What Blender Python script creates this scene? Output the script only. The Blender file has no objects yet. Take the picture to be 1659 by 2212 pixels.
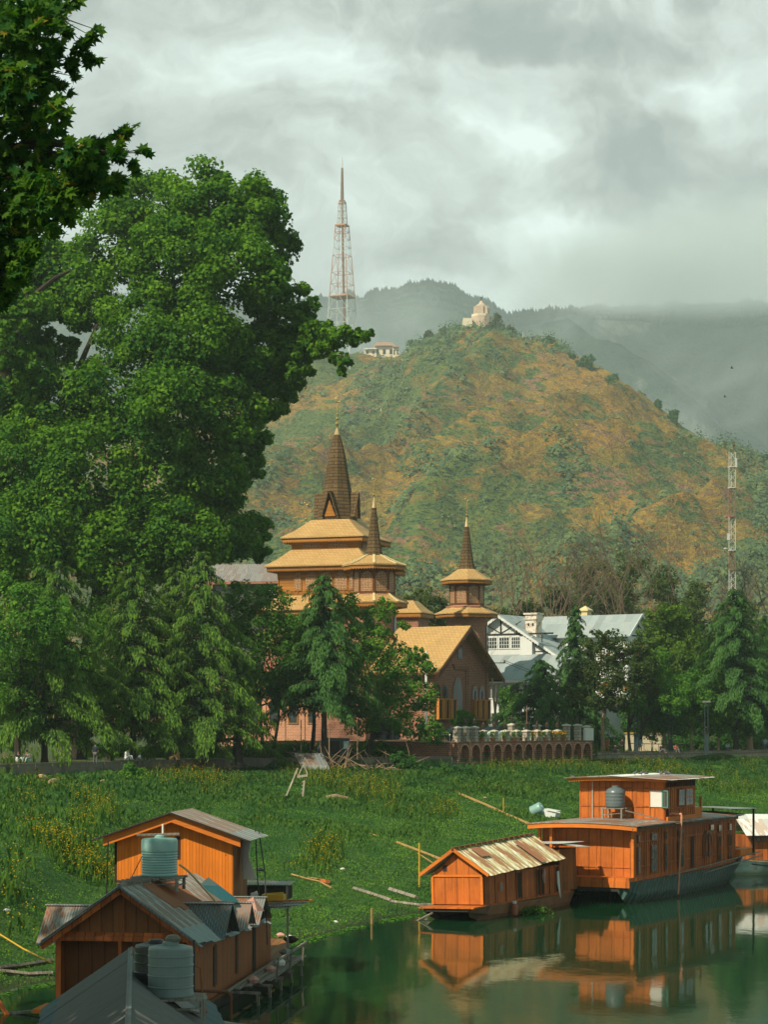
import bpy, math, random
import numpy as np
from mathutils import Vector, Matrix, noise
R=math.radians; rnd=random.Random(7); rs=np.random.RandomState(11)
S=bpy.context.scene; COL=S.collection
# ---------------- camera, world, sun, exposure
F=4600.; HY=1560.; CZ=9.
cd=bpy.data.cameras.new('camera'); cam=bpy.data.objects.new('camera',cd); COL.objects.link(cam); S.camera=cam
cam.location=(0,0,CZ); cam.rotation_euler=(R(90),0,0)
cd.sensor_fit='VERTICAL'; cd.sensor_height=36; cd.lens=F/2212*36; cd.shift_y=(HY-1106)/2212
cd.clip_start=.5; cd.clip_end=20000
S.view_settings.view_transform='Standard'; S.view_settings.look='None'; S.view_settings.exposure=.5; S.view_settings.gamma=1
S.cycles.max_bounces=6; S.cycles.transparent_max_bounces=6; S.cycles.volume_bounces=2; S.cycles.diffuse_bounces=3; S.cycles.glossy_bounces=3; S.cycles.transmission_bounces=4
SUN_AZ=R(224); SUN_EL=R(43)   # azimuth the light comes from, clockwise from +Y
sdir=Vector((math.sin(SUN_AZ)*math.cos(SUN_EL),math.cos(SUN_AZ)*math.cos(SUN_EL),math.sin(SUN_EL)))
sl=bpy.data.lights.new('sun','SUN'); sl.energy=4.7; sl.angle=R(0.6); sl.color=(1,.86,.66)
so=bpy.data.objects.new('sun',sl); COL.objects.link(so); so.rotation_euler=sdir.to_track_quat('Z','Y').to_euler()
W=bpy.data.worlds.new('World'); S.world=W; W.use_nodes=True
def world():
    nt=W.node_tree; N=nt.nodes; L=nt.links; N.clear()
    def nd(t,**k):
        n=N.new(t)
        for a,b in k.items(): setattr(n,a,b)
        return n
    def mth(op,a,b=None,c=None,clamp=False):
        n=nd('ShaderNodeMath',operation=op,use_clamp=clamp)
        for i,q in enumerate((a,b,c)):
            if q is None: continue
            if isinstance(q,(int,float)): n.inputs[i].default_value=q
            else: L.new(q,n.inputs[i])
        return n.outputs[0]
    def vm(op,a,b):
        n=nd('ShaderNodeVectorMath',operation=op)
        for i,q in enumerate((a,b)):
            if isinstance(q,tuple): n.inputs[i].default_value=q
            else: L.new(q,n.inputs[i])
        return n
    def mixc(f,a,b):
        n=nd('ShaderNodeMix',data_type='RGBA')
        for s,q in ((n.inputs[0],f),(n.inputs[6],a),(n.inputs[7],b)):
            if isinstance(q,(int,float)): s.default_value=q
            elif isinstance(q,tuple): s.default_value=q+(1,)
            else: L.new(q,s)
        return n.outputs[2]
    tc=nd('ShaderNodeTexCoord'); sx=nd('ShaderNodeSeparateXYZ'); L.new(tc.outputs['Generated'],sx.inputs[0])
    ay=mth('MAXIMUM',mth('ABSOLUTE',sx.outputs[1]),.25)
    cb=nd('ShaderNodeCombineXYZ'); L.new(mth('DIVIDE',sx.outputs[0],ay),cb.inputs[0]); L.new(mth('DIVIDE',sx.outputs[2],ay),cb.inputs[1])
    base=cb.outputs[0]
    nz=nd('ShaderNodeTexNoise'); nz.inputs['Scale'].default_value=9; nz.inputs['Detail'].default_value=5; nz.inputs['Roughness'].default_value=.55; L.new(base,nz.inputs[0])
    off=vm('MULTIPLY',vm('SUBTRACT',nz.outputs[1],(.5,.5,.5)).outputs[0],(.16,.10,0)).outputs[0]
    v=vm('ADD',base,off).outputs[0]
    n1=nd('ShaderNodeTexNoise'); n1.inputs['Scale'].default_value=10.5; n1.inputs['Detail'].default_value=7; n1.inputs['Roughness'].default_value=.58
    mp=nd('ShaderNodeMapping'); mp.inputs['Scale'].default_value=(1,1.15,1); mp.inputs['Location'].default_value=(3.3,.7,0); L.new(v,mp.inputs[0]); L.new(mp.outputs[0],n1.inputs[0])
    den=mth('MULTIPLY_ADD',n1.outputs[0],2.0,-.50)
    n2=nd('ShaderNodeTexNoise'); n2.inputs['Scale'].default_value=30; n2.inputs['Detail'].default_value=8; n2.inputs['Roughness'].default_value=.6; n2.inputs['Distortion'].default_value=.6; L.new(mp.outputs[0],n2.inputs[0])
    den=mth('ADD',den,mth('MULTIPLY_ADD',n2.outputs[0],.62,-.31))
    # cloud masses: x,y (photo-sized units), rx, ry, amount (+ light, - dark)
    bl=[(1180,500,170,60,.36),(1090,270,80,60,.34),(1600,520,160,60,.22),(560,110,230,70,.20),(850,120,330,60,.14),(1500,350,260,110,-.42),(1380,50,300,60,-.36),(1640,690,200,60,-.32),
        (760,250,110,60,-.14),(250,330,170,120,-.10),(820,560,220,120,-.06),(1020,420,110,60,-.10),(1250,190,220,60,-.08),(640,60,120,40,.1),(820,640,260,50,.12),(1200,620,300,40,.12),(200,120,160,60,.10),(1560,120,80,60,.05)]
    for x,y,rx,ry,am in bl:
        d=vm('SUBTRACT',v,((x-829.5)/F,(HY-y)/F,0)).outputs[0]
        d=vm('MULTIPLY',d,(F/rx,F/ry,0)).outputs[0]
        ln=nd('ShaderNodeVectorMath',operation='LENGTH'); L.new(d,ln.inputs[0])
        mr=nd('ShaderNodeMapRange',interpolation_type='SMOOTHSTEP'); L.new(ln.outputs['Value'],mr.inputs[0])
        mr.inputs[1].default_value=.15; mr.inputs[2].default_value=1.5; mr.inputs[3].default_value=am; mr.inputs[4].default_value=0
        den=mth('ADD',den,mr.outputs[0])
    cr=nd('ShaderNodeValToRGB'); L.new(den,cr.inputs[0]); e=cr.color_ramp.elements
    e[0].position=.10; e[0].color=(.215,.245,.24,1); e[1].position=.95; e[1].color=(.68,.78,.745,1)
    q=e.new(.32); q.color=(.315,.345,.33,1); q=e.new(.52); q.color=(.435,.48,.455,1); q=e.new(.72); q.color=(.55,.625,.59,1)
    mr=nd('ShaderNodeMapRange',interpolation_type='SMOOTHSTEP'); L.new(sx.outputs[2],mr.inputs[0]); mr.inputs[1].default_value=.32; mr.inputs[2].default_value=.50
    clouds=mixc(mr.outputs[0],cr.outputs[0],(.085,.175,.15))   # unseen cloud deck overhead, darkened to lower the ambient light
    b1=nd('ShaderNodeBackground'); L.new(clouds,b1.inputs[0]); b1.inputs[1].default_value=1.18
    sk=nd('ShaderNodeTexSky',sky_type='NISHITA'); sk.sun_disc=False; sk.sun_elevation=SUN_EL; sk.sun_rotation=SUN_AZ
    b2=nd('ShaderNodeBackground'); L.new(sk.outputs[0],b2.inputs[0]); b2.inputs[1].default_value=.06
    ms=nd('ShaderNodeMixShader'); ms.inputs[0].default_value=.9; L.new(b2.outputs[0],ms.inputs[1]); L.new(b1.outputs[0],ms.inputs[2])
    ou=nd('ShaderNodeOutputWorld'); L.new(ms.outputs[0],ou.inputs[0])
world()
# ---------------- helpers
def P(x,y,Y): return Vector(((x-829.5)/F*Y, Y, CZ-(y-HY)/F*Y))
def X_(x,Y): return (x-829.5)/F*Y
def Z_(y,Y): return CZ-(y-HY)/F*Y
def tag(o,label=None,cat=None,group=None,kind=None):
    if label: o['label']=label
    if cat: o['category']=cat
    if group: o['group']=group
    if kind: o['kind']=kind
    return o
def empty(name,loc,rz=0,label=None,cat=None,group=None):
    o=bpy.data.objects.new(name,None); o.empty_display_size=.3; COL.objects.link(o); o.location=loc
    o.rotation_euler=(0,0,rz); return tag(o,label,cat,group)
def kids(o): return [c for c in COL.objects if c.parent==o]
def copy_tree(o,parent=None):
    c=o.copy(); COL.objects.link(c)
    if parent is not None: c.parent=parent
    for ch in kids(o): copy_tree(ch,c)
    return c
class MB:
    def __init__(s): s.v=[]; s.f=[]; s.uv={}
    def add(s,vs,fs,uvs=None):
        o=len(s.v); s.v+=[tuple(v) for v in vs]
        for i,f in enumerate(fs):
            if uvs: s.uv[len(s.f)]=uvs[i]
            s.f.append(tuple(j+o for j in f))
        return s
    def bx(s,x0,x1,y0,y1,z0,z1):
        return s.add([(x0,y0,z0),(x1,y0,z0),(x1,y1,z0),(x0,y1,z0),(x0,y0,z1),(x1,y0,z1),(x1,y1,z1),(x0,y1,z1)],
              [(0,3,2,1),(4,5,6,7),(0,1,5,4),(1,2,6,5),(2,3,7,6),(3,0,4,7)])
    def q(s,*p): return s.add(p,[tuple(range(len(p)))])
    def prism(s,poly,d):
        n=len(poly); d=Vector(d); a=[Vector(p) for p in poly]; b=[p+d for p in a]
        return s.add(a+b,[tuple(range(n))[::-1],tuple(range(n,2*n))]+[(i,(i+1)%n,n+(i+1)%n,n+i) for i in range(n)])
    def bar(s,a,b,w,h=None):
        a=Vector(a); b=Vector(b); h=h or w; t=(b-a).normalized(); up=Vector((0,0,1)) if abs(t.z)<.95 else Vector((0,1,0))
        x=t.cross(up).normalized()*w/2; y=x.cross(t).normalized()*h/2
        return s.add([a-x-y,a+x-y,a+x+y,a-x+y,b-x-y,b+x-y,b+x+y,b-x+y],[(0,3,2,1),(4,5,6,7),(0,1,5,4),(1,2,6,5),(2,3,7,6),(3,0,4,7)])
    def tube(s,pts,r,n=6,cap=True):
        pts=[Vector(p) for p in pts]; k=len(pts); rr=r if isinstance(r,(list,tuple)) else [r]*k; vs=[]
        for i,p in enumerate(pts):
            t=(pts[min(i+1,k-1)]-pts[max(i-1,0)]).normalized(); up=Vector((0,0,1)) if abs(t.z)<.9 else Vector((1,0,0))
            x=t.cross(up).normalized(); y=x.cross(t)
            vs+=[p+(x*math.cos(2*math.pi*j/n)+y*math.sin(2*math.pi*j/n))*rr[i] for j in range(n)]
        fs=[(i*n+j,i*n+(j+1)%n,(i+1)*n+(j+1)%n,(i+1)*n+j) for i in range(k-1) for j in range(n)]
        if cap: fs+=[tuple(range(n)),tuple(range((k-1)*n,k*n))]
        return s.add(vs,fs)
    def lathe(s,prof,c=(0,0,0),n=16,ph=0):
        vs=[];k=len(prof)
        for r,z in prof: vs+=[(c[0]+r*math.cos(2*math.pi*(j+ph)/n),c[1]+r*math.sin(2*math.pi*(j+ph)/n),c[2]+z) for j in range(n)]
        fs=[(i*n+j,i*n+(j+1)%n,(i+1)*n+(j+1)%n,(i+1)*n+j) for i in range(k-1) for j in range(n)]
        fs+=[tuple(range(n))[::-1],tuple(range((k-1)*n,k*n))]
        return s.add(vs,fs)
    def corr(s,p,u,v,pitch=.09,amp=.012,wob=0,sag=0,nv=1):
        "corrugated sheet: waves across u, running along v"
        p=Vector(p);u=Vector(u);v=Vector(v); n=max(4,int(u.length/pitch*4)); nn=u.cross(v).normalized()
        if nn.z<0: nn=-nn
        vs=[]
        for j in range(nv+1):
            for i in range(n+1):
                w=math.sin(i*math.pi/2)*amp
                e=(noise.noise(Vector((int(i/n*u.length/.8)*3.7,j*1.3,p.x)))*wob) if wob else 0
                vs.append(p+u*(i/n)+v*(j/nv)+(v.normalized()*e if j in(0,nv) else Vector())+nn*(w-sag*math.sin(math.pi*i/n)))
        fs=[(j*(n+1)+i,j*(n+1)+i+1,(j+1)*(n+1)+i+1,(j+1)*(n+1)+i) for j in range(nv) for i in range(n)]
        L=u.length;V=v.length
        uv=[[(i/n*L,j/nv*V),((i+1)/n*L,j/nv*V),((i+1)/n*L,(j+1)/nv*V),(i/n*L,(j+1)/nv*V)] for j in range(nv) for i in range(n)]
        return s.add(vs,fs,uv)
    def build(s,name,m,parent=None,smooth=False,label=None,cat=None,group=None,kind=None,loc=None,rz=0):
        me=bpy.data.meshes.new(name); me.from_pydata(s.v,[],s.f); me.materials.append(m)
        me.update(); ul=me.uv_layers.new(name='UVMap'); dat=ul.data; V=me.vertices
        for pi,pl in enumerate(me.polygons):
            if smooth: pl.use_smooth=True
            if pi in s.uv:
                for li,c in zip(pl.loop_indices,s.uv[pi]): dat[li].uv=c
                continue
            nn=pl.normal
            if abs(nn.z)>.98: a=Vector((1,0,0)); b=Vector((0,1,0))
            else:
                a=Vector((-nn.y,nn.x,0)).normalized(); b=nn.cross(a)
            for li,vi in zip(pl.loop_indices,pl.vertices):
                co=V[vi].co; dat[li].uv=(co.dot(a),co.dot(b))
        o=bpy.data.objects.new(name,me); COL.objects.link(o)
        if parent is not None: o.parent=parent
        if loc is not None: o.location=loc
        o.rotation_euler=(0,0,rz)
        return tag(o,label,cat,group,kind)
def npmesh(name,co,faces_n,m,parent=None,tint=None,smooth=False,tri=False):
    "co (N,k,3): one k-gon per row"
    N,k,_=co.shape; me=bpy.data.meshes.new(name)
    me.vertices.add(N*k); me.vertices.foreach_set('co',co.reshape(-1).astype(np.float32))
    me.loops.add(N*k); me.loops.foreach_set('vertex_index',np.arange(N*k,dtype=np.int32))
    me.polygons.add(N); me.polygons.foreach_set('loop_start',np.arange(0,N*k,k,dtype=np.int32)); me.polygons.foreach_set('loop_total',np.full(N,k,dtype=np.int32))
    if tint is not None:
        a=me.attributes.new('tint','FLOAT','POINT'); a.data.foreach_set('value',np.repeat(tint,k).astype(np.float32))
    me.materials.append(m); me.update(); me.validate()
    o=bpy.data.objects.new(name,me); COL.objects.link(o)
    if parent is not None: o.parent=parent
    return o
# ---------------- materials
def newmat(name):
    m=bpy.data.materials.new(name); m.use_nodes=True; nt=m.node_tree
    return m,nt,nt.nodes['Principled BSDF']
def c4(c): return (c[0],c[1],c[2],1)
class NT:
    def __init__(s,nt): s.nt=nt; s.N=nt.nodes; s.L=nt.links
    def put(s,sock,q):
        if isinstance(q,(int,float)): sock.default_value=q
        elif isinstance(q,tuple): sock.default_value=(q+(1,)) if len(q)==3 and len(sock.default_value)==4 else q
        else: s.L.new(q,sock)
    def math(s,op,a,b=None,c=None,clamp=False):
        n=s.N.new('ShaderNodeMath'); n.operation=op; n.use_clamp=clamp
        for i,q in enumerate((a,b,c)):
            if q is not None: s.put(n.inputs[i],q)
        return n.outputs[0]
    def vec(s,op,a,b=None):
        n=s.N.new('ShaderNodeVectorMath'); n.operation=op; s.put(n.inputs[0],a)
        if b is not None: s.put(n.inputs[1],b)
        return n.outputs[0]
    def mix(s,f,a,b,bt='MIX'):
        n=s.N.new('ShaderNodeMix'); n.data_type='RGBA'; n.blend_type=bt; s.put(n.inputs[0],f); s.put(n.inputs[6],a); s.put(n.inputs[7],b); return n.outputs[2]
    def noise(s,v,scale,detail=4,rough=.55,out=0):
        n=s.N.new('ShaderNodeTexNoise'); s.put(n.inputs[0],v); n.inputs['Scale'].default_value=scale; n.inputs['Detail'].default_value=detail; n.inputs['Roughness'].default_value=rough; return n.outputs[out]
    def rng(s,v,a,b,c=0.,d=1.,smooth=True):
        n=s.N.new('ShaderNodeMapRange'); n.interpolation_type='SMOOTHSTEP' if smooth else 'LINEAR'; s.put(n.inputs[0],v)
        for i,q in enumerate((a,b,c,d)): n.inputs[i+1].default_value=q
        return n.outputs[0]
    def coord(s,k): return s.N.new('ShaderNodeTexCoord').outputs[k]
    def sep(s,v):
        n=s.N.new('ShaderNodeSeparateXYZ'); s.put(n.inputs[0],v); return n.outputs
    def comb(s,x,y,z=0.):
        n=s.N.new('ShaderNodeCombineXYZ'); s.put(n.inputs[0],x); s.put(n.inputs[1],y); s.put(n.inputs[2],z); return n.outputs[0]
    def bump(s,h,st,dist=.02):
        n=s.N.new('ShaderNodeBump'); n.inputs['Strength'].default_value=st; n.inputs['Distance'].default_value=dist; s.put(n.inputs['Height'],h); return n.outputs[0]
def wood(name,col,sp=.14,along='v',var=.28,groove=.45,streak=.35,rough=.62,stain=.3,knots=False,cross=None,pale=None):
    """painted boards: spacing sp across, grain along"""
    m,nt,b=newmat(name); t=NT(nt); uv=t.sep(t.coord('UV')); u,v=(uv[0],uv[1]) if along=='v' else (uv[1],uv[0])
    k=t.math('DIVIDE',u,sp); fl=t.math('FLOOR',k); fr=t.math('FRACT',k)
    wn=t.N.new('ShaderNodeTexWhiteNoise'); wn.noise_dimensions='1D'; t.put(wn.inputs['W'],fl)
    vec=t.comb(t.math('MULTIPLY',u,9.),t.math('ADD',t.math('MULTIPLY',v,.8),t.math('MULTIPLY',fl,3.7)))
    g=t.noise(vec,1.6,6,.65); big=t.noise(t.coord('Object'),.9,4,.6)
    f=t.math('ADD',t.math('MULTIPLY_ADD',wn.outputs[0],var*2,1-var),t.math('MULTIPLY_ADD',g,streak*2,-streak))
    f=t.math('ADD',f,t.math('MULTIPLY_ADD',big,stain*2,-stain))
    edge=t.math('MULTIPLY',t.rng(fr,0,.10,0,1),t.rng(fr,.90,1,1,0))
    f2=t.math('MULTIPLY',f,t.math('MULTIPLY_ADD',edge,groove,1-groove))
    c=t.vec('MULTIPLY',tuple(col),t.comb(f2,f2,f2))
    if pale:  # worn pale streaks
        w=t.rng(t.noise(vec,2.6,5,.7),.58,.78,0,pale); c=t.mix(w,c,(col[0]*1.2+.12,col[1]*1.1+.12,col[2]+.10))
    if knots:
        vo=t.N.new('ShaderNodeTexVoronoi'); vo.inputs['Scale'].default_value=1.0; t.put(vo.inputs[0],t.comb(t.math('MULTIPLY',u,3.2),t.math('MULTIPLY',v,1.7)))
        c=t.mix(t.rng(vo.outputs['Distance'],.05,.11,.75,0),c,(col[0]*.35,col[1]*.3,col[2]*.3))
    t.put(b.inputs['Base Color'],c); b.inputs['Roughness'].default_value=rough; b.inputs['Specular IOR Level'].default_value=.25
    t.put(b.inputs['Normal'],t.bump(t.math('ADD',edge,t.math('MULTIPLY',g,.3)),.6,.015)); return m
def brick(name,col,col2,mortar,w=.3,h=.12,ms=.018,var=.5,rough=.85,bump=.6):
    m,nt,b=newmat(name); t=NT(nt); n=t.N.new('ShaderNodeTexBrick'); t.put(n.inputs[0],t.coord('UV'))
    n.inputs['Color1'].default_value=c4(col); n.inputs['Color2'].default_value=c4(col2); n.inputs['Mortar'].default_value=c4(mortar)
    n.inputs['Scale'].default_value=1; n.inputs['Mortar Size'].default_value=ms; n.inputs['Brick Width'].default_value=w; n.inputs['Row Height'].default_value=h; n.inputs['Bias'].default_value=0
    g=t.noise(t.coord('Object'),.5,6,.65); g2=t.noise(t.coord('Object'),5,4,.6)
    f=t.math('ADD',t.math('MULTIPLY_ADD',g,var*2,1-var),t.math('MULTIPLY_ADD',g2,.4,-.2))
    t.put(b.inputs['Base Color'],t.vec('MULTIPLY',n.outputs[0],t.comb(f,f,f))); b.inputs['Roughness'].default_value=rough; b.inputs['Specular IOR Level'].default_value=.2
    t.put(b.inputs['Normal'],t.bump(t.math('SUBTRACT',1.,n.outputs[1]),bump,.02)); return m
def tin(name,col=(.42,.45,.44),rust=(.20,.075,.02),amt=.5,metal=.35,rough=.48,lo=.5,sheet=.8,moss=None,dark=.3,pitch=0):
    """zinc sheet with rust that runs down the slope; each sheet weathers differently"""
    m,nt,b=newmat(name); t=NT(nt); uv=t.sep(t.coord('UV')); fl=t.math('FLOOR',t.math('DIVIDE',uv[0],sheet)); fv=t.math('FLOOR',t.math('DIVIDE',uv[1],2.2))
    wn=t.N.new('ShaderNodeTexWhiteNoise'); wn.noise_dimensions='2D'; t.put(wn.inputs['Vector'],t.comb(fl,fv))
    vec=t.comb(t.math('MULTIPLY',uv[0],2.6),t.math('ADD',t.math('MULTIPLY',uv[1],.55),t.math('MULTIPLY',fl,5.3)))
    n1=t.noise(vec,1.3,6,.65)
    k=t.math('ADD',n1,t.math('MULTIPLY_ADD',wn.outputs[0],.5,-.25))
    f=t.math('MULTIPLY_ADD',t.noise(t.coord('UV'),2.2,5,.7),dark*2,1-dark); f=t.math('MULTIPLY',f,t.math('MULTIPLY_ADD',wn.outputs[0],.45,.78))
    c=t.vec('MULTIPLY',tuple(col),t.comb(f,f,f)); rm=t.rng(k,lo,lo+.13,0,amt)
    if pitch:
        g_=t.math('MULTIPLY_ADD',t.math('SINE',t.math('MULTIPLY',uv[0],6.2832/pitch)),.24,.80); c=t.vec('MULTIPLY',c,t.comb(g_,g_,g_))  # corrugation shading put into the colour: valleys darker, ridges lighter
    if moss: c=t.mix(t.rng(k,lo-.13,lo+.02,0,.75),c,moss)
    t.put(b.inputs['Base Color'],t.mix(rm,c,rust)); b.inputs['Roughness'].default_value=rough
    t.put(b.inputs['Metallic'],t.math('MULTIPLY',t.math('SUBTRACT',1.,rm),metal))
    t.put(b.inputs['Normal'],t.bump(t.math('MULTIPLY',t.math('GREATER_THAN',t.math('FRACT',t.math('DIVIDE',uv[0],sheet)),.96),1.),.6,.02)); return m
def plain(name,col,rough=.7,metal=0,var=.2,scale=3,bump=.15,spec=.3,coord='Object',col2=None,lo=.45,hi=.65):
    m,nt,b=newmat(name); t=NT(nt); n=t.noise(t.coord(coord),scale,5,.62); f=t.math('MULTIPLY_ADD',n,var*2,1-var)
    c=t.vec('MULTIPLY',tuple(col),t.comb(f,f,f))
    if col2: c=t.mix(t.rng(t.noise(t.coord(coord),scale*.6,6,.65),lo,hi),c,tuple(col2))
    t.put(b.inputs['Base Color'],c); b.inputs['Roughness'].default_value=rough; b.inputs['Metallic'].default_value=metal; b.inputs['Specular IOR Level'].default_value=spec
    if bump: t.put(b.inputs['Normal'],t.bump(n,bump,.02))
    return m
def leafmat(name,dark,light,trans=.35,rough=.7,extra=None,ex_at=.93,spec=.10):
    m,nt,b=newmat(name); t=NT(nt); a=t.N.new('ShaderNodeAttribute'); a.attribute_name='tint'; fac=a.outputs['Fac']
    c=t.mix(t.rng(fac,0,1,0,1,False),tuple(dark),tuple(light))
    if extra: c=t.mix(t.math('GREATER_THAN',fac,ex_at),c,tuple(extra))
    t.put(b.inputs['Base Color'],c); b.inputs['Roughness'].default_value=rough; b.inputs['Specular IOR Level'].default_value=spec
    tr=t.N.new('ShaderNodeBsdfTranslucent'); t.put(tr.inputs[0],t.mix(1.,c,(1.3,1.5,.5),'MULTIPLY'))
    ms=t.N.new('ShaderNodeMixShader'); ms.inputs[0].default_value=trans; t.L.new(b.outputs[0],ms.inputs[1]); t.L.new(tr.outputs[0],ms.inputs[2])
    t.L.new(ms.outputs[0],nt.nodes['Material Output'].inputs[0]); return m
# ---------------- terrain, water, hill, mountains
SHX=[-400,-18,-16,-15,-14,-12.9,-4.3,-.6,2.2,8,14,22,34,60,120,400]; SHY=[-60,-20,5,40,60,71.4,85.4,95.8,101.5,110,120,133,150,175,235,420]
WX=[-400,-80,-29.4,-13.5,4.3,21.6,42.7,90,400]; WY=[100,130,163,188,196,220,237,262,460]
PZ=5.6
def shore(x): return np.interp(x,SHX,SHY)
def wally(x): return np.interp(x,WX,WY)
def bankz(t): return .03+4.75*(t*.65+.35*t*t*(3-2*t))
def gz(x,y):
    a=shore(x); b=wally(x); t=(y-a)/(b-a)
    if y>b: return PZ
    n=noise.noise(Vector((x*.12,y*.06,0)))*.28*min(1,max(0,t)*6)*min(1,(1-t)*3)
    return float(bankz(t)+n) if t>0 else float(-1.5*min(1,-t*3))
def grid(name,co,nr,nc,m,smooth=True,kind='structure'):
    me=bpy.data.meshes.new(name); me.vertices.add(nr*nc); me.vertices.foreach_set('co',co.reshape(-1).astype(np.float32))
    i=np.arange((nr-1)*(nc-1)); r=i//(nc-1); c=i%(nc-1); a=r*nc+c
    fl=np.stack([a,a+1,a+nc+1,a+nc],1).astype(np.int32); n=len(fl)
    me.loops.add(n*4); me.loops.foreach_set('vertex_index',fl.reshape(-1)); me.polygons.add(n)
    me.polygons.foreach_set('loop_start',np.arange(0,n*4,4,dtype=np.int32)); me.polygons.foreach_set('loop_total',np.full(n,4,dtype=np.int32))
    if smooth: me.polygons.foreach_set('use_smooth',np.ones(n,dtype=bool))
    me.materials.append(m); me.update(); o=bpy.data.objects.new(name,me); COL.objects.link(o); o['kind']=kind; return o
def ground_mat():
    m,nt,b=newmat('bank_grass'); t=NT(nt); co=t.coord('Object')
    n1=t.noise(co,.12,5,.6); n2=t.noise(co,1.3,5,.7); n3=t.noise(co,6,3,.6)
    c=t.mix(t.rng(n1,.4,.62),(.034,.085,.020),(.060,.120,.022)); c=t.mix(t.rng(n2,.42,.66),c,(.018,.058,.018)); c=t.mix(t.rng(n3,.5,.75,0,.6),c,(.055,.110,.022))
    c=t.mix(t.rng(t.noise(co,.35,5,.7),.64,.72,0,.6),c,(.08,.07,.03))
    sp=t.sep(co); c=t.mix(t.rng(sp[2],.02,.22,.85,0),c,(.035,.045,.022)); c=t.mix(t.rng(sp[2],5.3,5.5,0,.7),c,(.07,.085,.04))
    t.put(b.inputs['Base Color'],c); b.inputs['Roughness'].default_value=.9; b.inputs['Specular IOR Level'].default_value=.1
    t.put(b.inputs['Normal'],t.bump(t.math('ADD',n2,n3),.8,.12)); return m
M_ground=ground_mat()
def ground():
    xs=np.concatenate([np.linspace(-4000,-80,14)[:-1],np.linspace(-80,-30,26)[:-1],np.linspace(-30,50,161)[:-1],np.linspace(50,120,30)[:-1],np.linspace(120,4000,14)])
    ts=np.concatenate([[-60,-1,-.4,-.2,-.1,-.04],np.linspace(0,1,90),[1.0]]); rows=[]
    for t in ts[:-1]:
        r=[]
        for x in xs:
            xx=min(400,max(-400,x)); a=shore(xx); b=wally(xx); y=a+(b-a)*t; 
            if t<=-60: y=-600
            z=gz(xx,y) if t<.999 else bankz(1)
            if t>=.999: y=b-.01
            if t<0: z=min(z,-.05)
            r.append((x,y,z if t>-50 else -1.5))
        rows.append(r)
    rows.append([(x,wally(min(400,max(-400,x)))+.05,PZ-.02) for x in xs])
    for dy in (3,12,40,120,400,1200,6000): rows.append([(x,wally(min(400,max(-400,x)))+dy,PZ-.02) for x in xs])
    co=np.array(rows); grid('ground',co,co.shape[0],co.shape[1],M_ground)
ground()
def water():
    m,nt,b=newmat('river_water'); t=NT(nt); co=t.coord('Object')
    b.inputs['Base Color'].default_value=(.006,.036,.014,1); b.inputs['Roughness'].default_value=.05; b.inputs['IOR'].default_value=1.33; b.inputs['Specular IOR Level'].default_value=.32
    s=t.vec('MULTIPLY',co,(1.,.55,1.)); h=t.math('ADD',t.noise(s,1.1,3,.5),t.math('MULTIPLY',t.noise(s,.16,2,.5),2.2)); h=t.math('ADD',h,t.math('MULTIPLY',t.noise(s,5,2,.5),.18))
    # a breeze roughens the surface in patches only
    pm=t.rng(t.noise(t.vec('MULTIPLY',co,(.05,.035,1.)),1.,3,.5),.5,.68,.35,1.)
    t.put(b.inputs['Normal'],t.bump(t.math('MULTIPLY',h,pm),.12,.1))
    n=60; xs=np.linspace(-600,900,n); ys=np.linspace(-550,500,n); co=np.array([[(x,y,0) for x in xs] for y in ys]); grid('water',co,n,n,m)
water()
# ridge of the near hill, in photo units -> directions; depth of ridge and foot
RX=[-350,250,430,560,690,790,868,905,960,1000,1045,1100,1130,1200,1260,1320,1380,1440,1480,1530,1590,1659,1800,2100]
RY=[1000,960,850,800,764,768,772,738,716,706,702,716,728,741,778,805,845,890,925,960,980,1004,1060,1180]
def hill_pt(x,s):
    yr=np.interp(x,RX,RY); Yr=np.interp(x,[250,830,900,1050,1700,2100],[1750,1650,1500,1480,1150,1000]); Yf=np.interp(x,[250,2100],[620,560])
    Y=Yf+(Yr-Yf)*s; zr=Z_(yr,Yr)
    if s<=1:
        z=PZ+(zr-PZ)*(s**1.12)
    else: z=zr-(s-1)*(Yr-Yf)*.35
    X=X_(x,Y)
    e=min(1,max(0,(1-s))*7) if s<=1 else 0
    q=Vector((X*.006,Y*.0035,0)); n=noise.fractal(q,.9,2.1,5)*17
    rg=(abs(noise.noise(Vector(((X-.45*Y)*.011,Y*.0028,3.)))))*-54+14   # gullies running down the slope
    z+=(n+rg)*e*min(1,s*5)
    n2=noise.fractal(Vector((X*.03,Y*.03,1)),.9,2.1,4)
    z+=n2*5*min(1,s*4)*(1 if e>.2 else .25)
    return (X,Y,z)
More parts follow.
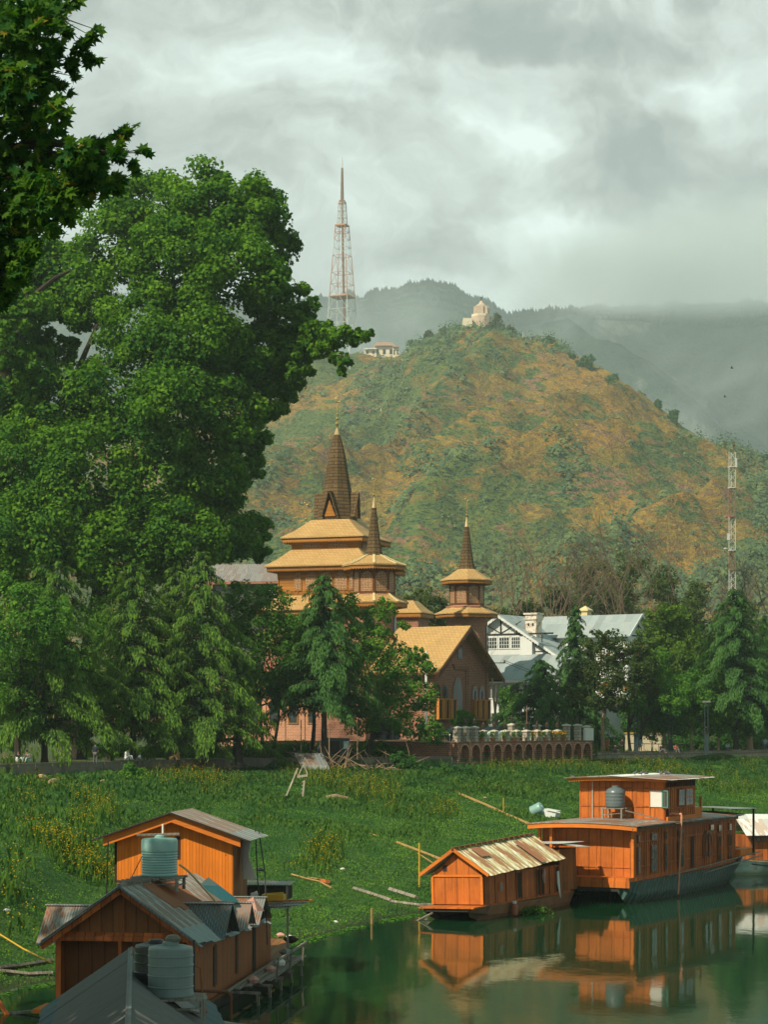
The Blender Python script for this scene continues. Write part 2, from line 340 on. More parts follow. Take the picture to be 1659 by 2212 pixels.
def hill():
    m,nt,b=newmat('hillside'); t=NT(nt); co=t.coord('Object')
    st=t.vec('MULTIPLY',t.vec('ADD',co,t.vec('MULTIPLY',t.noise(co,.006,4,.6,1),(70.,70.,0.))),(1.,.45,1.6))
    big=t.noise(st,.012,6,.66); mid=t.noise(st,.045,6,.7); fine=t.noise(st,.16,5,.72); fin2=t.noise(st,.5,4,.7)
    sp=t.sep(co)
    g=t.mix(t.rng(fine,.4,.62),(.085,.140,.055),(.150,.190,.045)); g=t.mix(t.rng(fin2,.48,.60,0,1.),g,(.026,.062,.042))
    o=t.mix(t.rng(mid,.40,.62),(.33,.185,.045),(.24,.185,.050)); o=t.mix(t.rng(fine,.48,.58,0,.9),o,(.14,.10,.05)); o=t.mix(t.rng(fin2,.54,.66,0,.75),o,(.50,.31,.035))
    rk=t.mix(t.rng(fin2,.4,.6),(.27,.175,.11),(.15,.095,.06))
    k=t.math('ADD',big,t.math('MULTIPLY_ADD',mid,.7,-.35))
    k=t.math('ADD',k,t.math('MULTIPLY_ADD',fine,.35,-.175)); k=t.math('ADD',k,t.rng(sp[0],-60,260,-.035,.045,False))
    c=t.mix(t.rng(k,.445,.520),g,o)
    c=t.mix(t.rng(t.math('ADD',t.noise(st,.02,6,.7),t.math('MULTIPLY_ADD',fine,.5,-.25)),.59,.645),c,rk)
    c=t.vec('MULTIPLY',c,(1.14,1.13,1.05)); t.put(b.inputs['Base Color'],c); b.inputs['Roughness'].default_value=.95; b.inputs['Specular IOR Level'].default_value=.05
    t.put(b.inputs['Normal'],t.bump(t.math('ADD',t.math('MULTIPLY',fine,2.),fin2),1.,3.))
    nx,ns=560,300; xs=np.linspace(-300,2090,nx); ss=np.concatenate([np.linspace(-.02,1,ns-8),np.linspace(1.03,1.5,8)])
    co=np.array([[hill_pt(x,max(0,s)) if s>=0 else (*hill_pt(x,0)[:2],-2) for x in xs] for s in ss]); grid('hill',co,ns,nx,m); return co
HILL=hill()
MX=[-700,-300,200,560,650,700,790,830,880,930,980,1020,1060,1090,1150,1230,1300,1400,1500,1600,1700,2000,2500]
MY=[560,600,640,652,652,648,642,630,619,615,626,645,655,682,676,672,668,668,664,664,660,650,640]
def mountains():
    m,nt,b=newmat('far_forest'); t=NT(nt); co=t.coord('Object'); n=t.noise(co,.004,6,.6); n2=t.noise(co,.03,5,.7)
    c=t.mix(t.rng(n,.35,.65),(.012,.034,.028),(.030,.058,.042)); c=t.mix(t.rng(n2,.45,.65,0,.8),c,(.008,.022,.018))
    sk=t.noise(t.vec('MULTIPLY',co,(1.,.35,.5)),.005,6,.68); c=t.mix(t.rng(sk,.56,.70,0,.85),c,(.20,.22,.20))
    t.put(b.inputs['Base Color'],c); b.inputs['Roughness'].default_value=1; b.inputs['Specular IOR Level'].default_value=0; t.put(b.inputs['Normal'],t.bump(n2,1.,30.))
    nx,ns=320,130; xs=np.linspace(-650,2450,nx); rows=[]
    for s in np.concatenate([np.linspace(-.03,1,ns-5),np.linspace(1.05,1.4,5)]):
        r=[]
        for x in xs:
            yr=np.interp(x,MX,MY); Yr=4700+noise.noise(Vector((x*.004,0,0)))*300; Yf=2300; s_=max(0,s); Y=Yf+(Yr-Yf)*s_; zr=Z_(yr,Yr); X=X_(x,Y)
            z=(zr*(.25+.75*s_)*s_**.35) if s_<=1 else zr-(s_-1)*900
            e=min(1,max(0,1-s_)*5); z+=e*min(1,s_*4)*(noise.fractal(Vector((X*.0016,Y*.001,5)),1,2.,5)*190-abs(noise.noise(Vector(((X+.5*Y)*.0022,Y*.0006,8))))*330)
            z+=noise.fractal(Vector((X*.012,Y*.012,2)),1,2.,3)*9
            if s<0: z=-3
            r.append((X,Y,z))
        rows.append(r)
    co=np.array(rows); grid('mountains',co,ns,nx,m); return co
MTN=mountains()
def ridge_firs():
    m=plain('fir_green',(.012,.030,.024),rough=1,spec=0,bump=0)
    mb=MB(); top=MTN[-6]; k=0
    for i in range(9000):
        j=rnd.uniform(60,255) ; a=int(j); rr_=-6-rnd.choice([0,0,0,1,2,3]); p=Vector(MTN[rr_][a]).lerp(Vector(MTN[rr_][a+1]),j-a)
        h=rnd.choice([3,4,5,6,7,10])*rnd.uniform(.7,1.25)*(1.25+.9*noise.noise(Vector((j*.35,0,0)))); r=h*.45; px,py,pz=p
        mb.add([(px,py,pz+h)]+[(px+r*math.cos(c*2.094),py+r*math.sin(c*2.094),pz-2+h*.06*rnd.random()) for c in range(3)],[(0,1,2),(0,2,3),(0,3,1)])
    mb.build('ridge_forest',m,kind='stuff',label='dark fir forest along the crest of the misty mountains')
ridge_firs()
# haze
def haze():
    mb=MB().bx(-3500,3600,-620,5600,-4,1150); m=bpy.data.materials.new('haze_air'); m.use_nodes=True; nt=m.node_tree; nt.nodes.clear()
    v=nt.nodes.new('ShaderNodeVolumePrincipled'); v.inputs['Color'].default_value=(.80,.96,1.,1); v.inputs['Density'].default_value=.00013; v.inputs['Anisotropy'].default_value=.1
    o=nt.nodes.new('ShaderNodeOutputMaterial'); nt.links.new(v.outputs[0],o.inputs['Volume'])
    mb.build('haze',m,kind='stuff',label='pale damp air between the river and the mountains')
haze()
# ---------------- buildings
M_shing=brick('gold_shingle',(.50,.335,.14),(.44,.285,.11),(.34,.20,.075),w=.5,h=.34,ms=.04,var=.22,rough=.6,bump=.7)
M_brick=brick('red_brick',(.34,.135,.075),(.23,.085,.05),(.33,.21,.15),w=.46,h=.19,ms=.03,var=.35)
M_brickp=brick('pink_brick',(.50,.24,.14),(.40,.17,.10),(.52,.33,.22),w=.46,h=.19,ms=.03,var=.3)
M_timb=wood('varnished_timber',(.34,.145,.022),sp=.34,along='u',var=.2,groove=.5,streak=.25)
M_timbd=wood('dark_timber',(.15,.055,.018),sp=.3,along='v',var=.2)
M_spire=brick('spire_shingle',(.135,.090,.042),(.105,.068,.030),(.04,.025,.012),w=1.6,h=.42,ms=.05,var=.3,bump=1.)
M_brass=plain('brass',(.50,.36,.13),rough=.35,metal=.8,var=.15)
M_tinc=plain('spire_tin',(.42,.32,.16),rough=.5,metal=.4)
def jali():
    m,nt,b=newmat('lattice'); t=NT(nt); n=t.N.new('ShaderNodeTexVoronoi'); n.inputs['Scale'].default_value=5.2; n.inputs['Randomness'].default_value=.25; t.put(n.inputs[0],t.coord('UV'))
    t.put(b.inputs['Base Color'],t.mix(t.rng(n.outputs['Distance'],.30,.42),(.07,.035,.02),(.40,.23,.11))); b.inputs['Roughness'].default_value=.7; return m
M_jali=jali()
M_glassd=plain('dark_glass',(.022,.03,.032),rough=.12,var=.3,bump=0,spec=.6)
M_white=plain('white_paint',(.60,.64,.62),rough=.75,var=.1,scale=1.2,col2=(.55,.55,.48),lo=.55,hi=.8)
M_cap=plain('ridge_tin',(.62,.52,.28),rough=.5,var=.1)
M_black=plain('black_timber',(.025,.025,.022),rough=.7)
M_stone=brick('block_stone',(.40,.36,.29),(.30,.27,.22),(.16,.13,.10),w=.5,h=.28,ms=.02,var=.3)
def archp(o,u,cx,z0,w,h,rise=.62,seg=6,pt=1.0):
    "pointed arch outline in the plane (u, z)"
    o=Vector(o);u=Vector(u); hs=h-w*rise*pt; pts=[(-w/2,0),(w/2,0)]
    for i in range(seg+1):
        a=i/seg; pts.append((w/2*math.cos(a*math.pi/2)**.72 if a<1 else 0,hs+(h-hs)*math.sin(a*math.pi/2)**1.15*(.82+.18*a)))
    for i in range(seg-1,-1,-1):
        a=i/seg; pts.append((-w/2*math.cos(a*math.pi/2)**.72,hs+(h-hs)*math.sin(a*math.pi/2)**1.15*(.82+.18*a)))
    return [o+u*(cx+p[0])+Vector((0,0,z0+p[1])) for p in pts]
def arch_window(par,o,u,n,cx,z0,w,h,fm,gm,name='window',inner='lattice',fr=.14,rz=0,loc=None,rise=.62):
    n=Vector(n); f=MB().prism(archp(Vector(o)+n*.002,u,cx,z0,w,h,rise)[::-1],n*.10).build(name,fm,par,loc=loc,rz=rz)
    MB().prism(archp(Vector(o)+n*.05,u,cx,z0+fr,w-2*fr,h-2.1*fr,rise)[::-1],n*.075).build(inner,gm,f)
    return f
def rpoly(r,n,ph,z,c=(0,0)): return [Vector((c[0]+r*math.cos(2*math.pi*(j+ph)/n),c[1]+r*math.sin(2*math.pi*(j+ph)/n),z)) for j in range(n)]
def tier(par,n,ph,re,ze,rt,zt,drop=.55,caps=None,wall=None,tooth=.32,loc=None,rz=0,name='roof'):
    E0=rpoly(re,n,ph,ze); T=rpoly(rt,n,ph,zt); mb=MB()
    for j in range(n):
        a,b=E0[j],E0[(j+1)%n]; c,d=T[(j+1)%n],T[j]; m1=a.lerp(d,.45)-Vector((0,0,.07*(zt-ze))); m2=b.lerp(c,.45)-Vector((0,0,.07*(zt-ze)))
        mb.q(a,b,m2,m1); mb.q(m1,m2,c,d); mb.q(a-Vector((0,0,.14)),b-Vector((0,0,.14)),b,a)
    mb.q(*[p for p in T]) if rt>.3 else None
    o=mb.build(name,M_shing,par,loc=loc,rz=rz)
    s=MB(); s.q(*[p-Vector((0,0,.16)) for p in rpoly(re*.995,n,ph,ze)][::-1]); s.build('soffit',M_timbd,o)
    v=MB()
    for j in range(n):
        a,b=rpoly(re*.965,n,ph,ze-.15)[j],rpoly(re*.965,n,ph,ze-.15)[(j+1)%n]; L=(b-a).length; u=(b-a).normalized(); k=max(3,int(L/tooth)); w=L/k; nn=Vector((u.y,-u.x,0))
        pts=[a]+[b]
        low=[]
        for i in range(k,0,-1): low+=[a+u*(w*i)-Vector((0,0,drop*.62)),a+u*(w*(i-.5))-Vector((0,0,drop))]
        low.append(a-Vector((0,0,drop*.62)))
        v.prism([a,b]+low,-nn*.08)
    v.build('valance',M_timb,o)
    if caps:
        c=MB()
        for j in range(n):
            a,d=E0[j],T[j]; m1=a.lerp(d,.45)-Vector((0,0,.07*(zt-ze))); up=Vector((0,0,.05)); c.bar(a+up,m1+up,.30,.10); c.bar(m1+up,d+up,.24,.10)
        c.build('hip_cap',caps,o)
    return o
def finial(par,z0,s=1.,lean=0,c=(0,0)):
    mb=MB(); prof=[(.06,0)]; z=0
    for r,g in ((.30,.75),(.24,1.45),(.18,2.1)):
        prof+=[(.10,g-r*1.3)]+[(r*math.sin(a),g-r*math.cos(a)) for a in (0.5,1.1,1.57,2.1,2.7)]+[(.06,g+r*1.2)]
    prof+=[(.11,2.6),(.14,3.3),(.05,3.8)]
    mb.lathe([(r*s,z*s) for r,z in prof],(c[0],c[1],z0),10)
    pts=[Vector((c[0]+.36*s*math.sin(a),c[1],z0+4.1*s-.36*s*math.cos(a))) for a in [i*.42-2.45 for i in range(12)]]
    mb.tube(pts,[.04*s+.08*s*math.sin(math.pi*i/11) for i in range(12)],6)
    return mb.build('finial',M_brass,par)
def minaret(par,loc,d,label=None):
    o=MB().lathe([(d['rs'],0),(d['rs'],d['z_r2']-PZ-.05),(d['rs'],d['z_t2']-PZ-.1)],(0,0,0),16,.5).build('minaret',M_brick,par,loc=loc,label=label)
    g=lambda z:z-PZ
    tier(o,8,0,d['r2'],g(d['z_r2']),d['rg']+.15,g(d['z_t2']),drop=.5,caps=d.get('caps'))
    w=MB().lathe([(d['rg'],g(d['z_t2'])-.1),(d['rg'],g(d['z_r1'])-.12)],(0,0,0),8,0).build('gallery',M_timb,o)
    b=MB().lathe([(d['rg']*1.04,g(d['z_t2'])-.05),(d['rg']*1.04,g(d['z_t2'])+.25)],(0,0,0),8,0)
    b.lathe([(d['rg']*1.03,g(d['z_r1'])-1.0),(d['rg']*1.03,g(d['z_r1'])-.2)],(0,0,0),8,0)
    for j in range(8):
        a=math.pi*2*j/8; p=Vector((math.cos(a),math.sin(a),0))*(d['rg']*1.01); b.bar(p+Vector((0,0,g(d['z_t2']))),p+Vector((0,0,g(d['z_r1'])-.2)),.22)
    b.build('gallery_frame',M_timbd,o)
    hh=g(d['z_r1'])-g(d['z_t2'])-1.1
    for j in (4,5,6,7,0):
        a=math.pi*2*(j+.5)/8; n=Vector((math.cos(a),math.sin(a),0)); u=Vector((-n.y,n.x,0)); ap=d['rg']*math.cos(math.pi/8)
        MB().prism(archp(n*(ap+.02),u,0,g(d['z_t2'])+.3,d['rg']*.62,hh,.6)[::-1],n*.07).build('window',M_jali,o)
    tier(o,8,0,d['r1'],g(d['z_r1']),d['sp']+.05,g(d['z_t1']),drop=.5,caps=d.get('caps'))
    s=d['sp']; z0=g(d['z_t1'])-.1; z1=g(d['z_s'])
    MB().lathe([(s,z0),(s*.86,z0+(z1-z0)*.12),(s*.62,z0+(z1-z0)*.42),(s*.42,z0+(z1-z0)*.72),(s*.24,z1)],(0,0,0),8,0).build('spire',M_spire,o)
    MB().lathe([(s*.26,z1-.05),(s*.2,z1+.3),(.06,z1+1.2)],(0,0,0),8,0).build('spire_cap',M_tinc,o)
    finial(o,z1+1.1,(d['z_f']-PZ-z1-1.1)/4.45)
    # arched slot window in the brick shaft, facing right
    for a in (-.3,-1.75):
        n=Vector((math.cos(a),math.sin(a),0)); u=Vector((-n.y,n.x,0))
        MB().prism(archp(n*(d['rs']-.03),u,0,g(d['z_r2'])-5.2,1.0,3.6,.6)[::-1],n*.06).build('window',M_glassd,o)
    return o
def mosque():
    T=empty('mosque',(X_(728,265),265,PZ),0,'tiered timber and brick mosque with golden roofs, shingled spires and gabled brick hall','mosque')
    B=Vector(T.location); ry=R(-19.2); g=lambda z:z-PZ
    q=math.sqrt(2)
    # brick base and lower storeys
    o=MB().bx(-11,11,-11,11,0,7.4).build('brick_base',M_brickp,T,rz=ry)
    mb=MB()
    for i in range(9): mb.bx(-10.4+i*2.5,-10.0+i*2.5,-11.12,-11.003,0,7)
    mb.build('pilasters',M_brickp,o)
    for i in range(8):
        arch_window(o,(0,-11.02,0),(1,0,0),(0,-1,0),-9.0+2.5*i,3.2,1.3,3.2,M_timb,M_glassd,'window','pane')
    tier(T,4,.5,12.2*q,7.5,8*q,9.6,rz=ry)
    MB().bx(-7,7,-7,7,7.4,g(22.9)).build('brick_storey',M_brick,T,rz=ry)
    tier(T,4,.5,8.2*q,g(22.7),5.7*q,g(24.5),rz=ry)
    w=MB().bx(-5.65,5.65,-5.65,5.65,g(24.3),g(28.1)).build('timber_storey',M_timb,T,rz=ry)
    fb=MB(); fb.bx(-5.72,5.72,-5.72,5.72,g(24.4),g(24.62)); fb.bx(-5.70,5.70,-5.70,5.70,g(27.55),g(27.9))
    for x in (-5.6,-3.05,-1.05,.98,3.0,4.35,5.6): fb.bx(x-.09,x+.09,-5.74,-5.66,g(24.6),g(27.6)); fb.bx(5.66,5.74,x-.09,x+.09,g(24.6),g(27.6))
    fb.build('timber_frame',M_timb,w)
    for cx,ww in ((-3.1,.95),(-1.75,1.6),(.05,1.6),(1.85,1.6),(3.25,.95)):
        pass
    for cx,ww in ((-2.55,1.0),(-.75,1.75),(1.2,1.75),(3.05,1.75),(4.62,1.0)):
        arch_window(w,(0,-5.65,0),(1,0,0),(0,-1,0),cx-.45,g(25.05),ww,2.35,M_timb,M_jali,fr=.1)
        arch_window(w,(5.65,0,0),(0,1,0),(1,0,0),cx-.45,g(25.05),ww,2.35,M_timb,M_jali,fr=.1)
    tier(T,4,.5,6.97*q,g(28.1),4.4*q,g(30.25),rz=ry,drop=.6)
    w=MB().bx(-4.35,4.35,-4.35,4.35,g(30.1),g(31.75)).build('attic_storey',M_timb,T,rz=ry)
    for cx in (-1.7,1.75):
        arch_window(w,(0,-4.35,0),(1,0,0),(0,-1,0),cx,g(30.2),2.7,1.5,M_timb,M_jali,fr=.14,rise=.45)
        arch_window(w,(4.35,0,0),(0,1,0),(1,0,0),cx,g(30.2),2.7,1.5,M_timb,M_jali,fr=.14,rise=.45)
    tier(T,4,.5,5.45*q,g(31.7),2.5*q,g(34.0),rz=ry,drop=.6)
    # spire: flared octagon
    z0=g(33.8); k=17.36; sp=[(86,1128),(76,1100),(66,1075),(56,1050),(46,1020),(36,985),(24,960),(13.5,939)]
    s=MB().lathe([(w_/2/k*1.04,g(Z_(y_,265))) for w_,y_ in sp],(0,0,0),8,.5).build('spire',M_spire,T,rz=ry)
    for j in range(4):
        a=-math.pi/2+j*math.pi/2; n=Vector((math.cos(a),math.sin(a),0)); u=Vector((-n.y,n.x,0)); zb=g(34.35); zt=g(37.5); r0=2.35; up=Vector((0,0,1))
        d=MB(); f0=n*(r0+.35); t0=n*(r0+.62)
        A=[f0-u*.98+up*zb,t0+up*zt,n*.6+up*zt,n*.6-u*.9+up*zb]; Bq=[f0+u*.98+up*zb,n*.6+u*.9+up*zb,n*.6+up*zt,t0+up*zt]
        d.prism(A,u*-.14); d.prism(Bq,u*.14)
        dd=d.build('dormer',M_spire,s)
        MB().prism([f0-u*.72-n*.25+up*(zb+.05),f0+u*.72-n*.25+up*(zb+.05),f0-n*.05+up*(zt-1.1)],n*.05).build('dormer_panel',M_timb,dd)
    MB().lathe([(.42,g(Z_(940,265))),(.33,g(Z_(934,265))),(.12,g(Z_(925,265)))],(0,0,0),8,.5).build('spire_cap',M_tinc,T)
    zf=g(Z_(925,265)); f=finial(T,zf-.1,(g(Z_(857,265))-zf)/4.4); f.rotation_euler=(0,R(1.6),0); f.location.x=-.03*zf+.03
    f.location.x=-(zf)*math.sin(R(1.6))
    # lower porch roof to the right of the front minaret
    p=Vector((X_(880,262),262,PZ))-B
    o=tier(T,4,.5,2.7*q,g(22.4),1.1*q,g(23.9),loc=p,rz=ry); MB().bx(-2.1,2.1,-2.1,2.1,0,g(22.5)).build('brick_storey',M_brick,o)
    cap=M_cap
    minaret(T,Vector((X_(808,250),250,PZ))-B,dict(rs=2.6,r2=4.07,z_r2=23.0,z_t2=23.95,rg=2.34,z_r1=27.4,z_t1=28.55,r1=3.77,sp=1.06,z_s=34.2,z_f=37.7,caps=cap))
    minaret(T,Vector((X_(1008.5,285),285,PZ))-B,dict(rs=2.82,r2=4.32,z_r2=23.5,z_t2=24.55,rg=2.2,z_r1=28.0,z_t1=29.45,r1=3.55,sp=1.16,z_s=35.2,z_f=39.0))
    minaret(T,Vector((X_(661,287),287,PZ))-B,dict(rs=2.7,r2=4.2,z_r2=23.2,z_t2=24.2,rg=2.2,z_r1=27.8,z_t1=29.1,r1=3.6,sp=1.1,z_s=34.8,z_f=Z_(1084,287)))
    # ------- gabled brick hall
    h0=Vector((X_(934.8,238),238,PZ))-B; rh=R(57.3); Wd=12.3; ap=6.15; za=14.35; sl=.752; D=8.4
    eL,eR=-.9,13.9; zl=lambda x: za-abs(x-ap)*sl
    hall=MB().prism([(0,0,0),(Wd,0,0),(Wd,0,zl(Wd)-.2),(ap,0,za-.2),(0,0,zl(0)-.2)],(0,D,0)).build('prayer_hall',M_brick,T,loc=h0,rz=rh)
    r=MB(); oh=-1.35
    for xe in (eL,eR):
        s_=[(ap,oh,za+.05),(xe,oh,zl(xe)+.05),(xe,D,zl(xe)+.05),(ap,D,za+.05)]; 
        if xe>ap: s_=s_[::-1]
        r.prism([Vector(p) for p in s_][::-1],(0,0,-.16))
    ro=r.build('roof',M_shing,hall)
    vb=MB()
    for xe in (eL,eR):
        n_=26
        for i in range(n_):
            xa=ap+(xe-ap)*i/n_; xb=ap+(xe-ap)*(i+1)/n_; xm=(xa+xb)/2
            vb.prism([(xa,oh-.02,zl(xa)-.12),(xb,oh-.02,zl(xb)-.12),(xb,oh-.02,zl(xb)-.5),(xm,oh-.02,zl(xm)-.72),(xa,oh-.02,zl(xa)-.5)],(0,-.06,0))
        nn=60
        for i in range(nn):
            ya=oh+(D-oh)*i/nn; yb=ya+(D-oh)/nn; zz=zl(xe)
            vb.prism([(xe*.998,ya,zz-.12),(xe*.998,yb,zz-.12),(xe*.998,yb,zz-.3),(xe*.998,(ya+yb)/2,zz-.45),(xe*.998,ya,zz-.3)],(.05,0,0))
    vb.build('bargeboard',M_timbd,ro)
    U=(1,0,0); N_=(0,-1,0)
    MB().bx(5.5,6.4,-.07,.0,10.6,12.75).build('slot_window',M_glassd,hall)
    b=MB(); b.bx(4.3,8.0,-.24,0,9.72,10.0); b.bx(4.6,7.75,-.16,0,9.42,9.72); b.bx(7.55,7.85,-.24,0,0,9.72); b.bx(7.2,7.5,-.16,0,0,9.42); b.bx(0,.5,-.2,0,0,9.3); b.bx(11.8,12.3,-.2,0,0,9.3)
    b.build('brick_bands',M_brick,hall)
    arch_window(hall,(0,0,0),U,N_,5.35,3.4,2.3,5.3,M_brick,M_glassd,'window','pane',fr=.16,rise=1.1)
    for cx in (.95,2.55,9.25,10.85):
        w=arch_window(hall,(0,0,0),U,N_,cx,5.0,1.5,2.8,M_brick,M_glassd,'window','pane',fr=.15,rise=.95)
        MB().bar((cx,-.14,5.2),(cx,-.14,7.0),.09).build('mullion',M_timbd,w)
    M_or=wood('orange_joinery',(.52,.20,.035),sp=.2,var=.2)
    for x0,x1,z0,z1 in ((.35,4.3,3.7,6.05),(8.6,12.0,3.6,6.0)):
        c=MB(); n_=5; 
        c.bx(x0,x1,-.62,-.1,z1-.14,z1); c.bx(x0,x1,-.62,-.1,z0,z0+.14)
        for i in range(n_+1):
            x=x0+(x1-x0-.16)*i/n_; c.bx(x,x+.16,-.62,-.5,z0+.14,z1-.14)
        for x in (x0+.9,x1-1.3): c.bx(x,x+.45,-.60,-.56,z0+.14,z1-.14)
        c.bx(x0,x0+.1,-.5,-.1,z0+.14,z1-.14); c.bx(x1-.1,x1,-.5,-.1,z0+.14,z1-.14)
        o=c.build('bay_casing',M_or,hall); MB().bx(x0+.1,x1-.1,-.49,-.1,z0+.14,z1-.14).build('pane',M_glassd,o)
    # small gable roofs between hall and minarets
    k=MB().prism([(ap-7,8.4,0),(ap+1,8.4,0),(ap+1,8.4,11.2),(ap-3,8.4,13.4),(ap-7,8.4,11.2)],(0,7,0)).build('porch_wall',M_brick,hall)
    k=MB(); k.bar((ap-3,7.6,13.5),(ap+1.4,7.6,11.0),.5,.22); k.bar((ap-3,7.6,13.5),(ap-7.4,7.6,11.0),.5,.22); k.build('bargeboard',M_timbd,hall)
    return T
mosque()
def rust_house():
    T=empty('tin_roof_house',(X_(566,288),288,PZ),R(-12),'old dark timber house with rusty tin roof beside the mosque','house')
    z=lambda y:Z_(y,288)-PZ
    MB().bx(-7,4.5,0,7,0,z(1258)).build('wall',wood('grey_boards',(.10,.10,.09),sp=.4),T)
    M_t=tin('rusty_house_tin',(.34,.33,.32),(.15,.09,.065),.6,lo=.48)
    r=MB(); r.corr((-8,-.8,z(1258)),(13.6,0,0),(0,3.9,z(1214)-z(1258)),.25,.03); r.corr((-8,7,z(1258)),(13.6,0,0),(0,-3.9,z(1214)-z(1258)),.25,.03); r.build('roof',M_t,T)
    MB().bx(-8,5.5,-.85,-.78,z(1262),z(1256.5)).build('eave_board',M_brick,T)
    for i in range(8): MB().bx(-6.5+i*1.35,-5.7+i*1.35,-.05,0,z(1283),z(1264)).build('window',M_glassd,T)
    c=MB().bx(1.2,2.2,-.7,-.1,z(1286),z(1276)); c.build('cooler_box',M_white,T)
rust_house()
def white_house():
    rz=R(-33); T=empty('half_timbered_house',(X_(1076,300),300,PZ),rz,'large white half-timbered house under grey tin roofs behind the cedars','house'); g=lambda z:z-PZ
    M_grey=tin('grey_roof_tin',(.29,.35,.36),(.20,.19,.16),.3,metal=.1,rough=.6,lo=.55,sheet=1.1,dark=.15)
    ov=.9; H=9.4; za=g(24.2); s=.62
    w=MB(); w.prism([(-H,ov,0),(H-.6,ov,0),(H-.6,ov,za-.25-s*(H-.6)),(0,ov,za-.25),(-H+.6,ov,za-.25-s*(H-.6)),(-H,ov,za-.25-s*H)],(0,9,0)).build('wall',M_white,T)
    MB().bx(3,17.0,6.7,13.2,0,g(21.2)).build('wall',M_white,T)
    MB().prism([(16.98,6.7,g(21.0)),(16.98,13.2,g(21.0)),(16.98,10,g(23.9))],(-.3,0,0)).build('gable_wall',M_white,T)
    r=MB()
    r.prism([(0,0,za),(9.75,0,za-9.75*s),(9.75,11,za-9.75*s),(0,11,za)][::-1],(0,0,-.12)); r.prism([(0,0,za),(-9.75,0,za-9.75*s),(-9.75,11,za-9.75*s),(0,11,za)],(0,0,-.12))
    r.prism([(2,10,za+.01),(17.6,10,za+.01),(17.6,6,g(21.0)),(2,6,g(21.0))][::-1],(0,0,-.12)); r.prism([(2,10,za+.01),(17.6,10,za+.01),(17.6,14,g(21.0)),(2,14,g(21.0))],(0,0,-.12))
    ro=r.build('roof',M_grey,T)
    v=MB()
    for sg in (1,-1):
        for i in range(22):
            a=sg*9.75*i/22; b_=sg*9.75*(i+1)/22; v.prism([(a,-.02,za-.1-abs(a)*s),(b_,-.02,za-.1-abs(b_)*s),(b_,-.02,za-.42-abs(b_)*s),((a+b_)/2,-.02,za-.55-abs((a+b_)/2)*s),(a,-.02,za-.42-abs(a)*s)],(0,-.06,0))
    v.bar((17.66,10,za-.12),(17.66,6,g(20.9)),.1,.35); v.bar((17.66,10,za-.12),(17.66,14,g(20.9)),.1,.35)
    v.build('bargeboard',M_white,ro)
    t=MB(); y=ov-.04
    zt=g(21.25)
    t.bx(-8,8.4,y-.02,ov,zt,zt+.25); t.bar((0,y,zt+.2),(0,y,za-.7),.22,.1); t.bar((0,y,zt+.3),(-3.4,y,zt+2.0),.16,.08); t.bar((0,y,zt+.3),(3.2,y,zt+1.9),.16,.08)
    t.bar((2.55,y,zt+.2),(2.55,y,zt+1.6),.16,.08); t.bar((6.6,y,zt-1.2),(6.6,y,zt-.05),.14,.08); t.bar((7.8,y,g(18.4)),(5.6,y,g(19.9)),.12,.08)
    t.bar((5.5,y,g(18.9)),(8.6,y,g(18.9)),.12,.08)
    for x in (5,8,11,14): t.bar((x,6.66,g(15.5)),(x,6.66,g(20.8)),.18,.06)
    t.bar((3,6.66,g(18.3)),(17,6.66,g(18.3)),.2,.06)
    for x in (5,8,11,14): t.bar((x,6.66,g(18.4)),(x+2.6,6.66,g(20.6)),.13,.06)
    t.bar((17.03,10,g(21.2)),(17.03,10,g(23.5)),.06,.2); t.bar((17.03,7.4,g(21.3)),(17.03,10,g(22.6)),.06,.16); t.bar((17.03,12.6,g(21.3)),(17.03,10,g(22.6)),.06,.16); t.bar((17.03,7,g(21.1)),(17.03,13,g(21.1)),.06,.2)
    t.build('timber_frame',M_black,T)
    def win(x0,x1,z0,z1,y,nx=4,nz=3):
        f=MB(); f.bx(x0,x1,y-.10,y-.003,z0,z1); o=f.build('window',M_white,T)
        p=MB(); dx=(x1-x0-.3)/nx; dz=(z1-z0-.25)/nz
        for i in range(nx):
            gap=.16 if i%2 else .05
            for j in range(nz): p.bx(x0+.15+i*dx+.05,x0+.15+(i+1)*dx-.05,y-.13,y-.09,z0+.12+j*dz+.04,z0+.12+(j+1)*dz-.04)
        p.build('pane',M_glassd,o)
    z0,z1=g(19.3),g(21.1)
    for a,b_ in ((-4.4,-2.5),(-2.4,-.5),(-.4,1.5),(1.6,3.3)): win(a,b_,z0,z1,ov)
    for a in (4.5,7.5,10.5,13.5): win(a,a+1.8,g(18.6),g(20.2),6.7)
    MB().bx(3.45,5.4,ov-.75,ov-.003,0,g(21.9)-.9).build('chimney_breast',M_white,T)
    c=MB(); c.bx(3.5,5.3,1.6,3.2,g(19.5),g(23.4)); c.bx(3.35,5.45,1.45,3.35,g(23.4),g(23.6)); c.bx(3.5,5.3,1.6,3.2,g(23.6),g(24.1)); c.bx(3.3,5.5,1.4,3.4,g(24.1),g(24.35))
    c=c.build('chimney',plain('old_chimney',(.62,.60,.52),col2=(.35,.22,.12),lo=.5,hi=.62),ro); 
    h=MB(); h.bx(3.9,4.2,1.585,1.6,g(22.5),g(22.9)); h.bx(4.6,4.9,1.585,1.6,g(22.5),g(22.9)); h.build('flue_hole',M_black,c)
    c2=MB().bx(7.2,8.4,11,12.2,g(22),g(24.9)); c2.bx(7.0,8.6,10.8,12.4,g(24.9),g(25.1)); c2.add([(7,10.8,g(25.1)),(8.6,10.8,g(25.1)),(8.6,12.4,g(25.1)),(7,12.4,g(25.1)),(7.8,11.6,g(25.7))],[(0,1,4),(1,2,4),(2,3,4),(3,0,4)]); c2.build('chimney',M_cap,ro)
